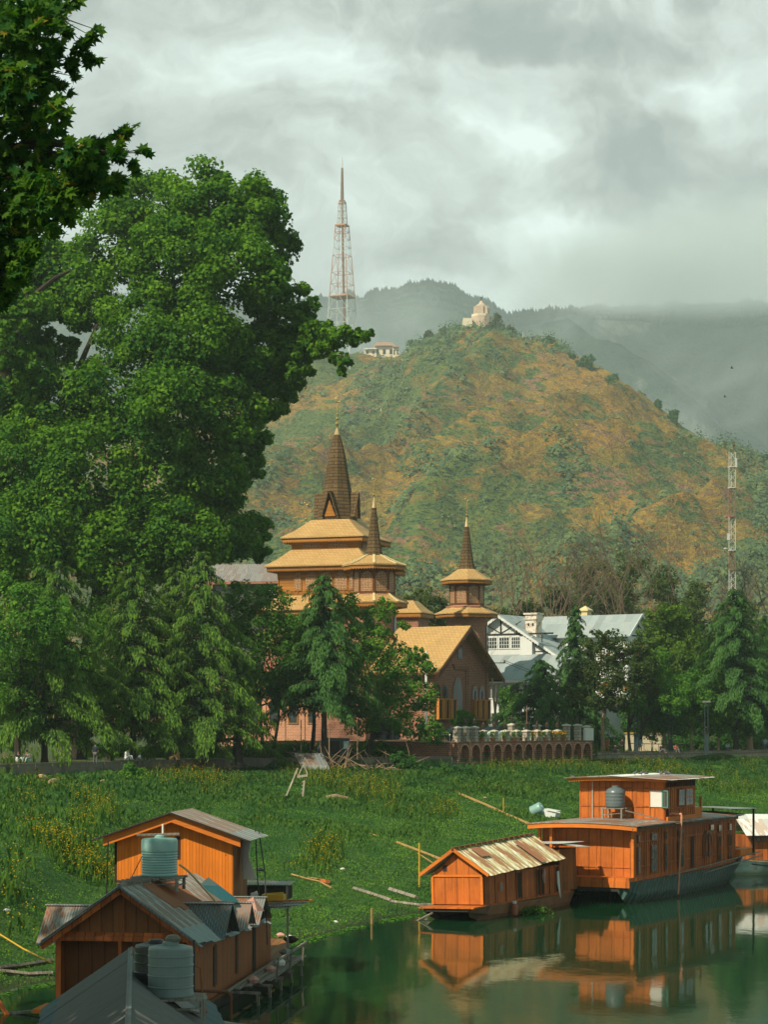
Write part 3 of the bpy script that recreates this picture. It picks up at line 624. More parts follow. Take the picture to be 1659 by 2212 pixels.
    # lower lean-to roof and the walls beneath
    l=MB(); l.prism([(-9.5,.3,g(18.5)),(15,.3,g(18.5)),(15,-5.6,g(14.9)),(-9.5,-5.6,g(14.9))][::-1],(0,0,-.14)); l.build('porch_roof',M_grey,T)
    MB().bx(-9.4,15,-5.75,-5.62,g(14.4),g(14.84)).build('eave_board',M_white,T)
    MB().bx(-9,14.6,-4.8,.85,0,g(14.95)).build('lower_wall',M_white,T)
    for i in range(12):
        x=-8.5+i*1.9; win(x,x+1.55,g(12.2),g(14.3),-4.8,2,1)
        win(x,x+1.55,g(8.6),g(10.4),-4.8,2,1)
    # front porch wing, half hidden by the trees
    MB().bx(9.2,15.6,-9.5,-4.85,g(8.8),g(11.2)).build('balcony_wall',M_white,T)
    p=MB()
    for x in (9.3,11.4,13.5,15.4): p.bx(x,x+.2,-9.45,-9.2,0,g(8.8)); p.bx(x,x+.2,-9.45,-9.2,g(11.2),g(12.6))
    p.bx(9.1,15.7,-9.6,-4.85,g(12.6),g(12.8)); p.build('porch_posts',M_white,T)
    MB().bx(9.4,15.4,-9.56,-9.502,g(9.0),g(10.1)).build('canopy_board',plain('grey_board',(.35,.35,.38)),T)
white_house()
def hill_ground(x,Y): return 0
# ---------------- vegetation
def unit(a): return a/np.maximum(np.linalg.norm(a,axis=1,keepdims=True),1e-6)
def leaves(c,nrm,size,asp=.6,rs=rs,long=None):
    "rhombic leaves: centres, normals -> (N,4,3)"
    N=len(c); r=rs.normal(size=(N,3)) if long is None else long; a=unit(r-nrm*np.sum(r*nrm,1,keepdims=True)); b=np.cross(nrm,a); sz=(size*(.65+.7*rs.rand(N)))[:,None] if np.isscalar(size) else size[:,None]
    return np.stack([c-a*sz*.5,c+b*sz*asp*.5+nrm*sz*.08,c+a*sz*.5,c-b*sz*asp*.5+nrm*sz*.08],1)
def bl(x,y,r,Y,dy=0,sq=1.): 
    p=P(x,y,Y+dy); q=r/F*(Y+dy); return (p.x,p.y,p.z,q,q,q*sq)
def crown_pts(blobs,n,seed,sub=.34,flat=.8,cull=.55,up=.35,density=1.,nsub=17,fill=.25):
    g=np.random.RandomState(seed); B=np.array(blobs); w=(B[:,3]*B[:,5])**.86; w=w/w.sum(); subs=[]
    for i,b in enumerate(B):
        k=max(6,int(nsub*(b[3]/max(B[:,3].mean(),.1))**1.2))
        d=unit(g.normal(size=(k*3,3))); d=d[(d[:,1]<.35)|(g.rand(len(d))>cull)][:k]; rr=.72+.28*g.rand(len(d))
        for q,r_ in zip(d,rr): subs.append((*(b[:3]+q*b[3:6]*r_),b[3]*sub*(.7+.6*g.rand()),w[i]/len(d),g.rand()))
    Sb=np.array(subs); pr=Sb[:,4]/Sb[:,4].sum(); idx=g.choice(len(Sb),n,p=pr); d=unit(g.normal(size=(n,3))); d[:,2]*=flat; rad=.55+.5*g.rand(n)
    c=Sb[idx,:3]+d*Sb[idx,3][:,None]*rad[:,None]; nm=unit(d*.8+np.array([0,0,up])+g.normal(size=(n,3))*.45)
    m_=int(n*fill); bi=g.choice(len(B),m_,p=w); c[:m_]=B[bi,:3]+d[:m_]*B[bi,3:6]*(.55+.42*g.rand(m_))[:,None]
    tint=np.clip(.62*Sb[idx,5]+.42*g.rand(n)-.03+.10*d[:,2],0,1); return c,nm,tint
L_chinar=leafmat('chinar_leaf',(.014,.088,.014),(.125,.260,.014),.32)
L_near=leafmat('near_leaf',(.008,.060,.012),(.075,.165,.010),.38,extra=(.22,.20,.02),ex_at=.965)
L_green=leafmat('green_leaf',(.020,.105,.020),(.125,.265,.026),.32)
L_dark=leafmat('dark_leaf',(.012,.068,.020),(.060,.155,.024),.28)
L_mag=leafmat('magnolia_leaf',(.025,.055,.018),(.075,.110,.022),.22,extra=(.42,.14,.02),ex_at=.965)
L_yel=leafmat('lime_leaf',(.030,.090,.018),(.135,.230,.025),.35)
L_ced=leafmat('cedar_needle',(.012,.070,.022),(.130,.245,.026),.22)
L_cedd=leafmat('cedar_needle_blue',(.012,.066,.028),(.082,.190,.038),.22)
L_far=leafmat('far_leaf',(.030,.058,.018),(.085,.125,.022),.25)
L_shrub=leafmat('hill_leaf',(.040,.090,.055),(.150,.205,.075),.2)
M_bark=plain('bark',(.034,.028,.020),rough=.95,var=.35,scale=4,bump=.5)
M_barkm=plain('mid_bark',(.15,.105,.07),rough=.9,var=.3,scale=3)
M_barkl=plain('pale_bark',(.26,.18,.11),rough=.9,var=.3,scale=3,bump=.4)
def trunk_tube(mb,p0,p1,r0,r1,bend=.3,n=7,seg=5):
    p0=Vector(p0);p1=Vector(p1); L=(p1-p0).length; o=Vector((rnd.uniform(-1,1),rnd.uniform(-1,1),0))*bend*L*.15; pts=[];rr=[]
    for i in range(seg+1):
        t=i/seg; pts.append(p0.lerp(p1,t)+o*math.sin(math.pi*t)+Vector((0,0,-.06*L*math.sin(math.pi*t)*bend))); rr.append(r0+(r1-r0)*t+(r0*.5*max(0,.15-t)/.15 if p0.z<8 else 0))
    mb.tube(pts,rr,n)
def btree(name,label,bx,by,Y,blobs,n,size,mat_,tr=.25,seed=1,group=None,trunks=None,bark=None,limbs=6,asp=.62,z0=None,**k):
    z=PZ if z0 is None else z0; T=empty(name,(X_(bx,Y),Y,z),0,label,'tree',group); o=Vector(T.location)
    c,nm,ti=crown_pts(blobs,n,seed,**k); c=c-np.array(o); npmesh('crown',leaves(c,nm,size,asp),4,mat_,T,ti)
    mb=MB(); B=[Vector(b[:3])-o for b in blobs]; top=sum(B,Vector())/len(B)
    for tb,fx in (trunks or [(0,0)]):
        tip=Vector((top.x*.5+fx,top.y*.5,top.z*.72)); trunk_tube(mb,(tb,0,-.3),tip,tr,tr*.45)
        for q in sorted([q for q,b in zip(B,blobs) if b[3]>.6*max(b_[3] for b_ in blobs)],key=lambda q:(q-tip).length)[::max(1,len(B)//limbs)]: trunk_tube(mb,Vector((tb,0,0)).lerp(tip,rnd.uniform(.55,1)),q,tr*.42,tr*.08,.8,5,4)
    mb.build('trunk',bark or M_bark,T); return T
def cedar(label,x,ytop,Y,Rm,seed,n=16000,z0=PZ,zb=2.0,mat_=None,group='deodar cedars along the promenade',lean=0,tr=.28,droop=1.,two=None,name='cedar_tree',nb=None,topw=.0,rgt=1.,lft=1.):
    g=np.random.RandomState(seed); zt=Z_(ytop,Y)-z0; T=empty(name,(X_(x,Y),Y,z0),0,label,'tree',group); nb=nb or int(22+zt*3.8); Rm*=1.18; C=[];A=[];Ti=[];S_=[];W_=[]; mb=MB()
    leads=[(lean,zt)]+([two] if two else [])
    mb.tube([(0,0,-.3),(0,0,.5)]+[(lean*t**1.3,0,zt*t) for t in (.15,.35,.6,.8,1)],[tr*1.5,tr,tr*.85,tr*.7,tr*.45,tr*.2,.02],8)
    if two: mb.tube([(lean*.3,0,zt*.4),(two[0]*.6,0,(zt*.4+two[1])/2),(two[0],0,two[1])],[tr*.5,tr*.3,.02],6)
    tot=0; BR=[]
    for b in range(nb):
        f=(b+g.rand())/nb; f=f**.82; az=b*2.399+g.rand()*.8; ld=leads[b%len(leads)] if f>.45 else leads[0]
        z=zb+(ld[1]-zb)*f; L=Rm*((1-f)**.75*.93+.07+topw*(f>.8))*(.7+.5*g.rand()); x0=ld[0]*(z/ld[1])**1.3
        L*=(rgt if math.cos(az)>0 else lft)
        BR.append((x0,z,az,L)); tot+=L**1.25+.5
    for x0,z,az,L in BR:
        m=max(25,int(n*(L**1.25+.5)/tot)); s=g.rand(m)**.78; dz=L*(.24*s-.50*droop*s**2.4); lat=(g.rand(m)-.5)*2*(.14+.30*L*(1-s*.72))*.72
        dx,dy=math.cos(az),math.sin(az); hang=g.rand(m)<.66; hl=g.rand(m)**1.2*(.25+.5*min(L,3.5)/3.5)*(1-.3*s)
        c=np.stack([x0+dx*L*s-dy*lat,dy*L*s+dx*lat,z+dz-abs(lat)*.25-np.where(hang,hl,0)+g.normal(size=m)*.05],1)
        slope=.24-.50*droop*2.4*s**1.4
        lng=np.stack([np.where(hang,dx*.30,dx*.8-dy*lat*.6),np.where(hang,dy*.30,dy*.8+dx*lat*.6),np.where(hang,-1,slope-.15)],1)+g.normal(size=(m,3))*.18
        nm=unit(np.stack([np.where(hang,dx,0),np.where(hang,dy,0),np.where(hang,.35,1.)],1)+g.normal(size=(m,3))*.4); nm=unit(nm-unit(lng)*np.sum(nm*unit(lng),1,keepdims=True))
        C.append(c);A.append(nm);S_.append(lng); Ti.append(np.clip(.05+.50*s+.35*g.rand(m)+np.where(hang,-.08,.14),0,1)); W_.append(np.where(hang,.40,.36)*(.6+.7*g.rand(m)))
        pts=[(x0+dx*L*t,dy*L*t,z+L*(.24*t-.50*droop*t**2.4)) for t in (0,.35,.7,.95)]; mb.tube(pts,[.015+.02*L,.012+.013*L,.01,.006],4,False)
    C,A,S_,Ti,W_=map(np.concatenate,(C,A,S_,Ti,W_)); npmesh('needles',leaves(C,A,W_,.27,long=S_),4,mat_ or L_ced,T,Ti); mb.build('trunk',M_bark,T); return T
def big_chinar():
    Y=195; bs=[(330,470,92,6),(440,440,88,0),(530,470,86,-2),(585,540,66,0),(250,520,90,4),(390,560,105,-4),(500,590,105,-6),(595,640,66,-2),(640,700,46,-3),(690,722,40,-6),(735,728,34,-8),(772,728,22,-9),(795,722,12,-9),(735,775,24,-8),(738,805,10,-8),(700,755,30,-6),(675,660,20,-4),(640,760,38,-4),(560,760,66,-2),
        (120,590,85,4),(190,640,80,0),(40,600,90,6),(310,700,100,-4),(420,730,105,-6),(500,800,80,-4),(240,860,100,-4),(370,880,105,-8),(480,890,85,-6),(535,930,48,-2),(110,880,95,-2),(10,860,90,0),
        (60,1000,105,-4),(200,1020,115,-6),(340,1030,105,-6),(455,1020,88,-4),(525,1010,46,0),(100,1150,115,-6),(250,1180,115,-6),(380,1170,105,-6),(480,1140,76,-2),(540,1150,46,0),(10,1180,100,0),(560,1190,26,0),(620,775,52,0),(598,825,50,-2),(580,870,42,-2),(55,725,62,8),(20,790,62,6),(130,765,42,8),(0,700,50,8),(35,700,46,-7),(5,765,42,-7),(85,655,38,-7),(75,800,50,-5),(650,745,50,-2),(640,800,34,-4),(-120,600,140,8),(-150,850,160,8),(-120,1080,150,6)]
    blobs=[bl(x,y,r,Y,dy,.95) for x,y,r,dy in bs]
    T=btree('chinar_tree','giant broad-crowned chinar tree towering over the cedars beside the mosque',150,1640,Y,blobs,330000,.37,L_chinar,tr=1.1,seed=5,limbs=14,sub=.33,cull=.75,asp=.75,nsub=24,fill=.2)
    # limbs seen through the gaps
    mb=MB(); o=Vector(T.location)
    for a,b_,r0,r1 in (((10,800),(70,640),.55,.3),((70,640),(150,585),.3,.12),((10,790),(-30,620),.4,.2),((230,790),(400,720),.35,.1),((60,660),(40,560),.2,.08),((120,900),(210,700),.4,.15),((540,790),(640,752),.3,.2),((640,752),(775,730),.2,.06),((660,750),(735,790),.12,.05)):
        mb.tube([P(*a,Y-3)-o,(P(*a,Y-3)+P(*b_,Y-3))/2-o+Vector((.3,0,.5)),P(*b_,Y-3)-o],[r0,(r0+r1)/2,r1],7)
    mb.tube([Vector((0,0,2)),P(60,1000,Y)-o,P(10,800,Y-3)-o],[1.,.8,.5],8); mb.build('limb',M_bark,T)
big_chinar()
def near_tree():
    Y=30; bs=[(60,60,80),(10,60,80),(110,30,40),(30,200,85),(85,150,40),(60,330,95),(140,395,70),(205,385,42),(100,440,75),(10,440,90),(20,540,45),(5,600,42),(40,590,25),(170,340,45),(215,320,30),(250,330,20),(30,500,48),(25,565,46),(0,630,36),(62,535,26),(-90,100,110),(-90,330,110),(-90,520,80),(250,395,22),(120,240,30)]
    tw=[(196,78,12),(212,66,7),(178,92,12),(165,118,12),(190,128,10),(208,128,5),(140,70,18),(150,140,12),(120,110,14),(130,185,12),(160,165,9),(150,205,7),(272,285,12),(290,272,6),(300,325,10),(318,330,5),(283,355,9),(290,372,5),(255,300,12),(150,10,14),(165,0,10)]
    B=[bl(x,y,r,Y,rnd.uniform(-1,1)) for x,y,r in bs]+[bl(x,y,r,Y) for x,y,r in tw]; g=np.random.RandomState(3)
    T=empty('chinar_tree',(-17,31,gz(-17,31)),0,'near chinar branches with large star-shaped leaves overhanging at the top left','tree'); o=np.array(T.location)
    A=np.array(B); w=A[:,3]**1.75; idx=g.choice(len(A),4600,p=w/w.sum()); d=unit(g.normal(size=(4600,3))); c=A[idx,:3]+d*A[idx,3:6]*(g.rand(4600)**.4)[:,None]-o
    nm=unit(np.array([-.25,-.55,.55])+g.normal(size=(4600,3))*.55); r=g.normal(size=(4600,3))*.7+np.array([.9,0,-.5]); a=unit(r-nm*np.sum(r*nm,1,keepdims=True)); b=np.cross(nm,a)
    # five-lobed leaf outline
    pol=[(0,-.32),(.12,-.25),(.36,-.34),(.26,-.08),(.56,.02),(.30,.12),(.40,.40),(.14,.30),(0,.66),(-.14,.30),(-.40,.40),(-.30,.12),(-.56,.02),(-.26,-.08),(-.36,-.34),(-.12,-.25)]
    sz=.19*(.6+.7*g.rand(4600)); co=np.stack([c+a*(q*sz)[:,None]+b*(p*sz)[:,None]-nm*((p*p+q*q)*sz*.35)[:,None] for p,q in pol],1)
    N=len(c); tri=[]
    cen=co.mean(1); 
    for i in range(16): tri.append(np.stack([cen,co[:,i],co[:,(i+1)%16]],1))
    co3=np.concatenate(tri); ti=np.tile(np.clip(g.rand(N),0,1),16); npmesh('leaves',co3,3,L_near,T,ti)
    mb=MB(); O=Vector(o)
    mb.tube([(0,0,-.5),(0,0,1),(.3,0,5),(.5,.1,9)],[.9,.6,.5,.4],9)
    J=P(-60,330,Y)-O; mb.tube([(.4,0,8),((J.x+.4)/2,0,(J.z+8)/2+.8),J],[.32,.24,.12],7)
    for x,y,r in bs: 
        e=P(x,y,Y)-O; mb.tube([J,(J+e)/2+Vector((0,0,.12)),e],[.05,.03,.014],5)
    for x,y,r in tw:
        x1,y1,_=min(bs,key=lambda b:math.hypot(b[0]-x,b[1]-y)-b[2]*.5)
        mb.tube([P(x1,y1,Y)-O,P(x,y,Y)-O],[.012,.004],4)
    mb.build('trunk',M_bark,T)
near_tree()
def row_trees():
    C='deodar cedars along the promenade'
    cedar('broad twin-topped drooping cedar furthest left along the promenade',95,1216,176,7.8,1,30000,two=(1.4,16.6),zb=1.8)
    cedar('yellowish drooping cedar with a short leader between taller cedars',287,1215,182,5.6,2,22000,zb=2.5,rgt=1.35,mat_=L_ced)
    cedar('tall cedar left of the twin spire-like pair, in front of the chinar',379,1186,186,5.2,3,22000,zb=1.5)
    cedar('tall cedar right of the twin pair with drooping pale tips',436,1190,183,5.8,4,24000,zb=1.2,rgt=1.1)
    cedar('small weeping cedar with thick forked trunk at the wall',512,1395,184,2.6,5,7000,zb=2.2,tr=.42,droop=1.5)
    cedar('slender dark cedar in front of the mosque beside the parked rickshaw',700,1242,190,6.0,6,24000,zb=4.2,mat_=L_cedd,rgt=1.05,tr=.3)
    cedar('low wide cedar behind the terrace with a small pointed top',1170,1425,232,6.9,7,22000,zb=.6,mat_=L_cedd)
    cedar('narrow dark cedar in front of the white house roof',1243,1308,245,3.6,8,16000,zb=3,mat_=L_cedd,droop=1.3)
    cedar('low dark cedar between the terrace and the magnolia trunk',1262,1500,238,4.6,12,12000,zb=.8,mat_=L_cedd)
    cedar('tall bluish cedar at the right edge of the promenade',1590,1272,236,7.6,9,30000,zb=3.5,mat_=L_cedd,lft=.95)
    cedar('dark cedar top behind the right edge trees',1655,1330,255,5,10,12000,zb=4,mat_=L_cedd)
    def many(pts,Y): return [bl(x,y,r,Y,rnd.uniform(-2,2)) for x,y,r in pts]
    G='broadleaf trees along the promenade'
    btree('promenade_tree','bright green broadleaf tree at the left edge',40,1640,172,many([(10,1300,55),(70,1290,45),(110,1340,50),(30,1380,60),(-30,1350,60),(20,1460,60),(90,1430,50),(-20,1500,60),(60,1530,45),(130,1420,40),(20,1570,45)],172),19000,.27,L_green,.3,21,G,sub=.4)
    btree('promenade_tree','green broadleaf tree between the left cedars with tangled low branches',235,1640,189,many([(200,1330,55),(250,1360,55),(230,1430,60),(290,1440,50),(190,1480,55),(260,1510,55),(310,1540,40),(215,1560,40),(320,1480,45),(340,1350,40)],189),19000,.26,L_green,.26,22,G,sub=.4)
    btree('promenade_tree','broadleaf tree with slim twin stems left of the mosque wall',575,1640,192,many([(530,1290,42),(590,1310,45),(560,1350,52),(620,1380,45),(520,1400,50),(590,1430,52),(640,1440,40),(550,1475,44),(620,1490,38),(510,1330,40),(650,1350,36)],192),22000,.26,L_green,.17,23,G,trunks=[(-.25,-.8),(.35,1.1)],sub=.4)
    btree('promenade_tree','leafy broadleaf tree with a straight grey trunk before the mosque',668,1640,194,many([(640,1370,36),(660,1420,42),(640,1480,45),(690,1495,36),(720,1470,34),(765,1525,32)],194),13000,.26,L_green,.26,24,G,sub=.42)
    btree('promenade_tree','bushy tree leaning right with layered boughs beside the brick hall',790,1640,198,many([(750,1315,30),(790,1345,34),(830,1320,26),(770,1390,42),(820,1400,44),(860,1430,40),(800,1460,50),(860,1490,46),(900,1440,30),(905,1500,34),(840,1540,44),(890,1560,38),(930,1575,26),(780,1550,40),(745,1420,40),(930,1440,16),(925,1520,22),(945,1590,20),(1000-20,1560,8),(905,1410,14),(870,1350,14)],198),26000,.25,L_green,.3,25,G,sub=.36)
    btree('magnolia_tree','dark magnolia dotted with orange leaves before the white house',1304,1628,224,many([(1270,1400,22),(1300,1420,34),(1345,1400,24),(1320,1380,22),(1265,1450,34),(1310,1460,42),(1355,1450,38),(1395,1440,32),(1250,1490,28),(1290,1505,36),(1340,1500,36),(1390,1490,32),(1240,1510,20),(1300,1375,12),(1285,1365,10),(1380,1400,20)],224),18000,.28,L_mag,.24,26,G,sub=.36,bark=M_barkl)
    btree('promenade_tree','slim tree with a forked trunk in front of the porch',1364,1628,226,many([(1400,1500,30),(1430,1470,34),(1380,1520,22),(1450,1510,34),(1420,1430,28),(1350,1520,16)],226),9000,.26,L_green,.2,27,G,trunks=[(0,-1.2),(.15,.9)],sub=.4)
    btree('lime_tree','dense round yellow-green tree right of the white house',1440,1560,262,many([(1420,1350,36),(1465,1345,36),(1400,1390,34),(1445,1395,44),(1490,1380,36),(1420,1430,36),(1470,1430,42),(1500,1420,28),(1440,1325,24),(1510,1450,30),(1390,1430,26)],262),20000,.34,L_yel,.4,28,None,sub=.3)
    for i,(x,w,yt,sd,m_,lab) in enumerate([(1436,46,1490,31,L_dark,'small dark tree with a thin stem right of the people'),(1495,44,1470,32,L_green,'slim-stemmed green tree left of the tall lamp post'),(1553,46,1460,33,L_green,'slim-stemmed tree right of the tall lamp post'),(1621,50,1500,34,L_dark,'thick pale-trunked tree near the right edge')]):
        ps=[(x+rnd.uniform(-w,w)*.8,rnd.uniform(yt,1575),rnd.uniform(22,34)) for _ in range(9)]+[(x,yt,28),(x,1560,30)]
        btree('promenade_tree',lab,x,1626,232+i*2,many(ps,232+i*2),12000,.27,m_,.16 if i<3 else .45,sd,G,sub=.4,bark=M_barkl)
    # garden behind the terrace and the park beyond
    btree('garden_tree','round green tree between the two right-hand minarets',925,1400,300,many([(915,1290,24),(940,1310,28),(900,1330,26),(960,1345,28),(925,1350,30),(880,1300,14)],300),8000,.32,L_far,.3,41,None,sub=.4)
    btree('garden_shrub','leafy climber at the left end of the white house porch',1095,1600,262,many([(1090,1500,20),(1100,1530,22),(1085,1560,22),(1120,1510,18)],262),4000,.25,L_green,.1,42,None,sub=.4)
    btree('garden_shrub','small bushy plant in front of the centre of the brick hall',1003,1600,232,many([(1000,1545,14),(1015,1555,14),(990,1560,12),(1025,1565,10)],232),2500,.22,L_green,.06,43,None,sub=.4)
row_trees()
def park_trees():
    "dense trees behind the white house and along the right"
    specs=[(1110,1400,1290,40,352),(1180,1400,1262,50,350),(1262,1400,1215,60,356),(1330,1400,1195,62,360),(1400,1400,1230,60,352),(1462,1400,1250,55,346),(1530,1420,1300,60,340),(1600,1430,1290,56,330),(1655,1420,1330,56,336),(1560,1480,1380,60,300),(1500,1500,1400,50,302),(1640,1500,1420,60,300),(1400,1560,1500,50,290),(1480,1570,1490,60,292),(1570,1570,1500,60,292),(1660,1570,1480,60,290)]
    PARK=['short green tree just left of the white house chimney top','green tree behind the white house between chimney and roof vent','tallest twiggy green tree over the middle of the grey roof','broad green tree over the right part of the grey roof','tall green tree over the right end of the grey roof','green tree rising behind the round yellow-green tree','low olive tree right of the round yellow-green tree','olive tree directly below the red and white mast','olive tree at the right edge behind the tall bluish cedar','shaded tree filling the gap left of the tall bluish cedar','dim tree just right of the round yellow-green tree','dark tree behind the right edge cedar','dark foliage under the round yellow-green tree','dark tree behind the slim-stemmed tree left of the tall lamp','dark tree behind the tall lamp post','dark tree behind the thick pale trunk']
    for i,(x,yb,yt,w,Y) in enumerate(specs):
        ps=[]
        for k in range(12):
            f=k/11; ps.append((x+rnd.uniform(-1,1)*w*(.5+.5*math.sin(math.pi*min(1,f+.2))),yt+20+(yb-yt)*f,rnd.uniform(.36,.55)*w))
        B=[bl(a,b_,r,Y,rnd.uniform(-4,4)) for a,b_,r in ps]
        lab=['green tree rising behind the left part of the grey roof','tall green tree with bare twigs behind the grey roof','olive tree behind the park near the right edge','shaded park tree below the cedars'][0 if x<1200 else 1 if x<1480 and Y>340 else 2 if Y>320 else 3]
        lab=PARK[i]
        btree('park_tree',lab,x,1600,Y,B,9000,.42,L_far if Y>310 else L_dark,.35,60+i,'trees in the park behind the white house',sub=.42,bark=M_barkl,limbs=4,density=.8)
park_trees()
def bare(label,x,ytop,Y,seed,ybase=1500,spread=.5,mat_=None,levels=5,r0=.32,leafy=0,lab_g='bare winter trees behind the white house'):
    g=random.Random(seed); z0=PZ; T=empty('bare_tree',(X_(x,Y),Y,z0),0,label,'tree',lab_g); H=Z_(ytop,Y)-z0; mb=MB(); tips=[]
    def rec(p,d,L,r,lv):
        q=p+d*L*.5+Vector((g.uniform(-1,1),g.uniform(-1,1),g.uniform(-.5,.5)))*L*.07; e=q+(d+Vector((g.uniform(-1,1),g.uniform(-1,1),.2))*.18).normalized()*L*.5
        mb.tube([p,q,e],[r,r*.85,r*.68],6 if lv>3 else 4,False)
        if lv==0 : tips.append(e); return
        for k in range(2 if lv>2 else 3):
            a=(d+Vector((g.uniform(-1,1),g.uniform(-.8,.8),g.uniform(-.25,.6)))*spread*1.25).normalized(); rec(e if k<2 else q,a,L*g.uniform(.62,.86),r*.62,lv-1)
    for k in range(2): rec(Vector((0,0,-.3)),Vector((g.uniform(-.22,.22),0,1)).normalized(),H*.31,r0*(1 if k==0 else .7),levels)
    mb.build('trunk',mat_ or M_barkm,T)
    if leafy:
        c=np.array([list(rnd.choice(tips)+Vector((rnd.uniform(-1,1),rnd.uniform(-1,1),rnd.uniform(-1,1)))*.9) for _ in range(leafy)]); nm=unit(rs.normal(size=(leafy,3))+np.array([0,0,.5]))
        npmesh('leaves',leaves(c,nm,.3),4,L_yel,T,rs.rand(leafy))
    return T
bare('bare pale tree with many upright limbs left of the white house chimney',1085,1145,335,1,levels=6,leafy=200)
bare('bare tree with spreading limbs right of the chimney',1118,1165,330,2,levels=6,leafy=160)
bare('bare tree over the middle of the grey roof',1240,1175,334,3,levels=6)
bare('crooked dark bare tree behind the front minaret',862,1205,300,4,levels=5,r0=.2,mat_=M_bark)
bare('sparse bare tree between two green park trees',1320,1180,345,5,levels=6)
bare('bare tree right of the tall park trees',1430,1195,345,6,levels=6)
bare('bare tree just left of the red and white mast',1545,1235,340,7,levels=6)
bare('leafless brown tree right of the red and white mast',1625,1180,338,8,levels=6,mat_=M_bark)
bare('leafless twiggy tree at the right edge',1668,1240,325,9,levels=6,mat_=M_bark)
# ---------------- hedge, shrubs, bank plants
def hedges():
    for lab,x0,x1,y0,y1,Y,sd in (('long low hedge behind the path below the mosque wall',180,900,1606,1636,206,1),('dark hedge at the foot of the terrace left wall',800,965,1600,1636,203,2),('clipped shrubs under the park trees at the right',1290,1680,1588,1618,246,3)):
        T=empty('hedge',(X_((x0+x1)/2,Y),Y,PZ),0,lab,'hedge'); B=[]
        x=x0
        while x<x1: B.append(bl(x,rnd.uniform(y0+12,y1-6),rnd.uniform(13,18),Y,rnd.uniform(-1,1))); x+=rnd.uniform(9,15)
        n=int((x1-x0)*38); c,nm,ti=crown_pts(B,n,sd,sub=.5); npmesh('foliage',leaves(c-np.array(T.location),nm,.24),4,L_green if sd!=3 else L_dark,T,ti)
        mb=MB()
        for b in B[::2]: mb.tube([Vector((b[0],b[1],PZ-.1))-T.location,Vector(b[:3])-T.location],[.05,.02],4)
        mb.build('stems',M_bark,T)
hedges()
def bank_shrub(label,pts,Y,n,mt,seed,size=.22,name='shrub'):
    B=[bl(x,y,r,Y) for x,y,r in pts]; cx=sum(b[0] for b in B)/len(B); z=gz(cx,Y); T=empty(name,(cx,Y,z),0,label,'shrub'); c,nm,ti=crown_pts(B,n,seed,sub=.4,cull=.3)
    c[:,2]=np.maximum(c[:,2],z); npmesh('foliage',leaves(c-np.array(T.location),nm,size),4,mt,T,ti); mb=MB()
    for b in B: mb.tube([(0,0,-.1),Vector(b[:3])-T.location],[.05,.015],4)
    mb.build('stems',M_bark,T)
bank_shrub('large leafy bush growing against the promenade wall at the left',[(285,1670,22),(310,1690,28),(330,1715,26),(290,1720,26),(265,1700,20),(345,1738,18),(310,1745,20)],160,9000,L_green,51)
bank_shrub('dark bush on the bank below the terrace corner',[(880,1650,20),(905,1660,18),(860,1640,16),(925,1672,14)],188,5000,L_dark,52)
bank_shrub('dark low shrubs beside the fallen branches',[(985,1665,12),(1010,1672,14),(960,1668,12),(1035,1680,11)],186,3500,L_dark,53)
def visible_pts(n,g,x0=-30,x1=48,t0=.0,t1=1.):
    x=g.uniform(x0,x1,n); t=g.uniform(t0,t1,n)
    a=np.interp(x,SHX,SHY); b=np.interp(x,WX,WY); y=a+(b-a)*t; px=829.5+x/y*F; k=(px>-30)&(px<1690); return x[k],y[k],t[k],px[k]
def bank_grass():
    g=np.random.RandomState(9); x,y,t,px=visible_pts(190000,g)
    nz=np.array([noise.noise(Vector((a*.22,b*.10,1))) for a,b in zip(x,y)]); nf=np.array([noise.noise(Vector((a*1.1,b*.6,4))) for a,b in zip(x,y)])
    z=np.array([gz(a,b) for a,b in zip(x,y)]); wild=np.clip((t-.42)*2.2+nz*1.6,0,1); keep=g.rand(len(x))<(.45+.5*wild+.35*nf); x,y,z,t,wild,nf,nz=[q[keep] for q in (x,y,z,t,wild,nf,nz)]
    m=leafmat('grass_blade',(.016,.070,.016),(.075,.160,.024),.25,rough=.7,spec=.15); N=len(x); C=[];A=[];L=[];Sz=[];Ti=[]
    for k in range(2):
        h=(.10+.46*wild*g.rand(N)**1.5+.05*g.rand(N)); off=g.normal(size=(N,2))*.12
        C.append(np.stack([x+off[:,0],y+off[:,1],z+h*.42],1)); d=np.stack([g.normal(size=N)*.45,g.normal(size=N)*.45,np.ones(N)],1); L.append(d); A.append(unit(np.cross(d,np.stack([g.normal(size=N),g.normal(size=N)*.4,g.normal(size=N)*.3],1)))); Sz.append(h)
        Ti.append(np.clip(.48+nf*.6+.8*nz-.22*wild+.45*(g.rand(N)-.5),0,1))
    o=npmesh('bank_grass',leaves(np.concatenate(C),np.concatenate(A),np.concatenate(Sz),.42,long=np.concatenate(L)),4,m,None,np.concatenate(Ti)); tag(o,'rough green grass and weeds covering the river bank','grass',kind='stuff')
    # low leafy ground cover
    x,y,t,px=visible_pts(170000,g,t1=.9); z=np.array([gz(a,b) for a,b in zip(x,y)]); N=len(x); nf=np.array([noise.noise(Vector((a*.5,b*.3,7))) for a,b in zip(x,y)])
    nm=unit(g.normal(size=(N,3))*.55+np.array([-.2,-.4,1])); o=npmesh('ground_cover',leaves(np.stack([x,y,z+.05+.07*g.rand(N)],1),nm,.085,.8),4,L_green,None,np.clip(.5+nf+.9*np.array([noise.noise(Vector((a*.09,b*.045,3))) for a,b in zip(x,y)])+.5*(g.rand(N)-.5),0,1)); tag(o,'low clover-like leaves matting the lower bank','ground cover',kind='stuff')
bank_grass()
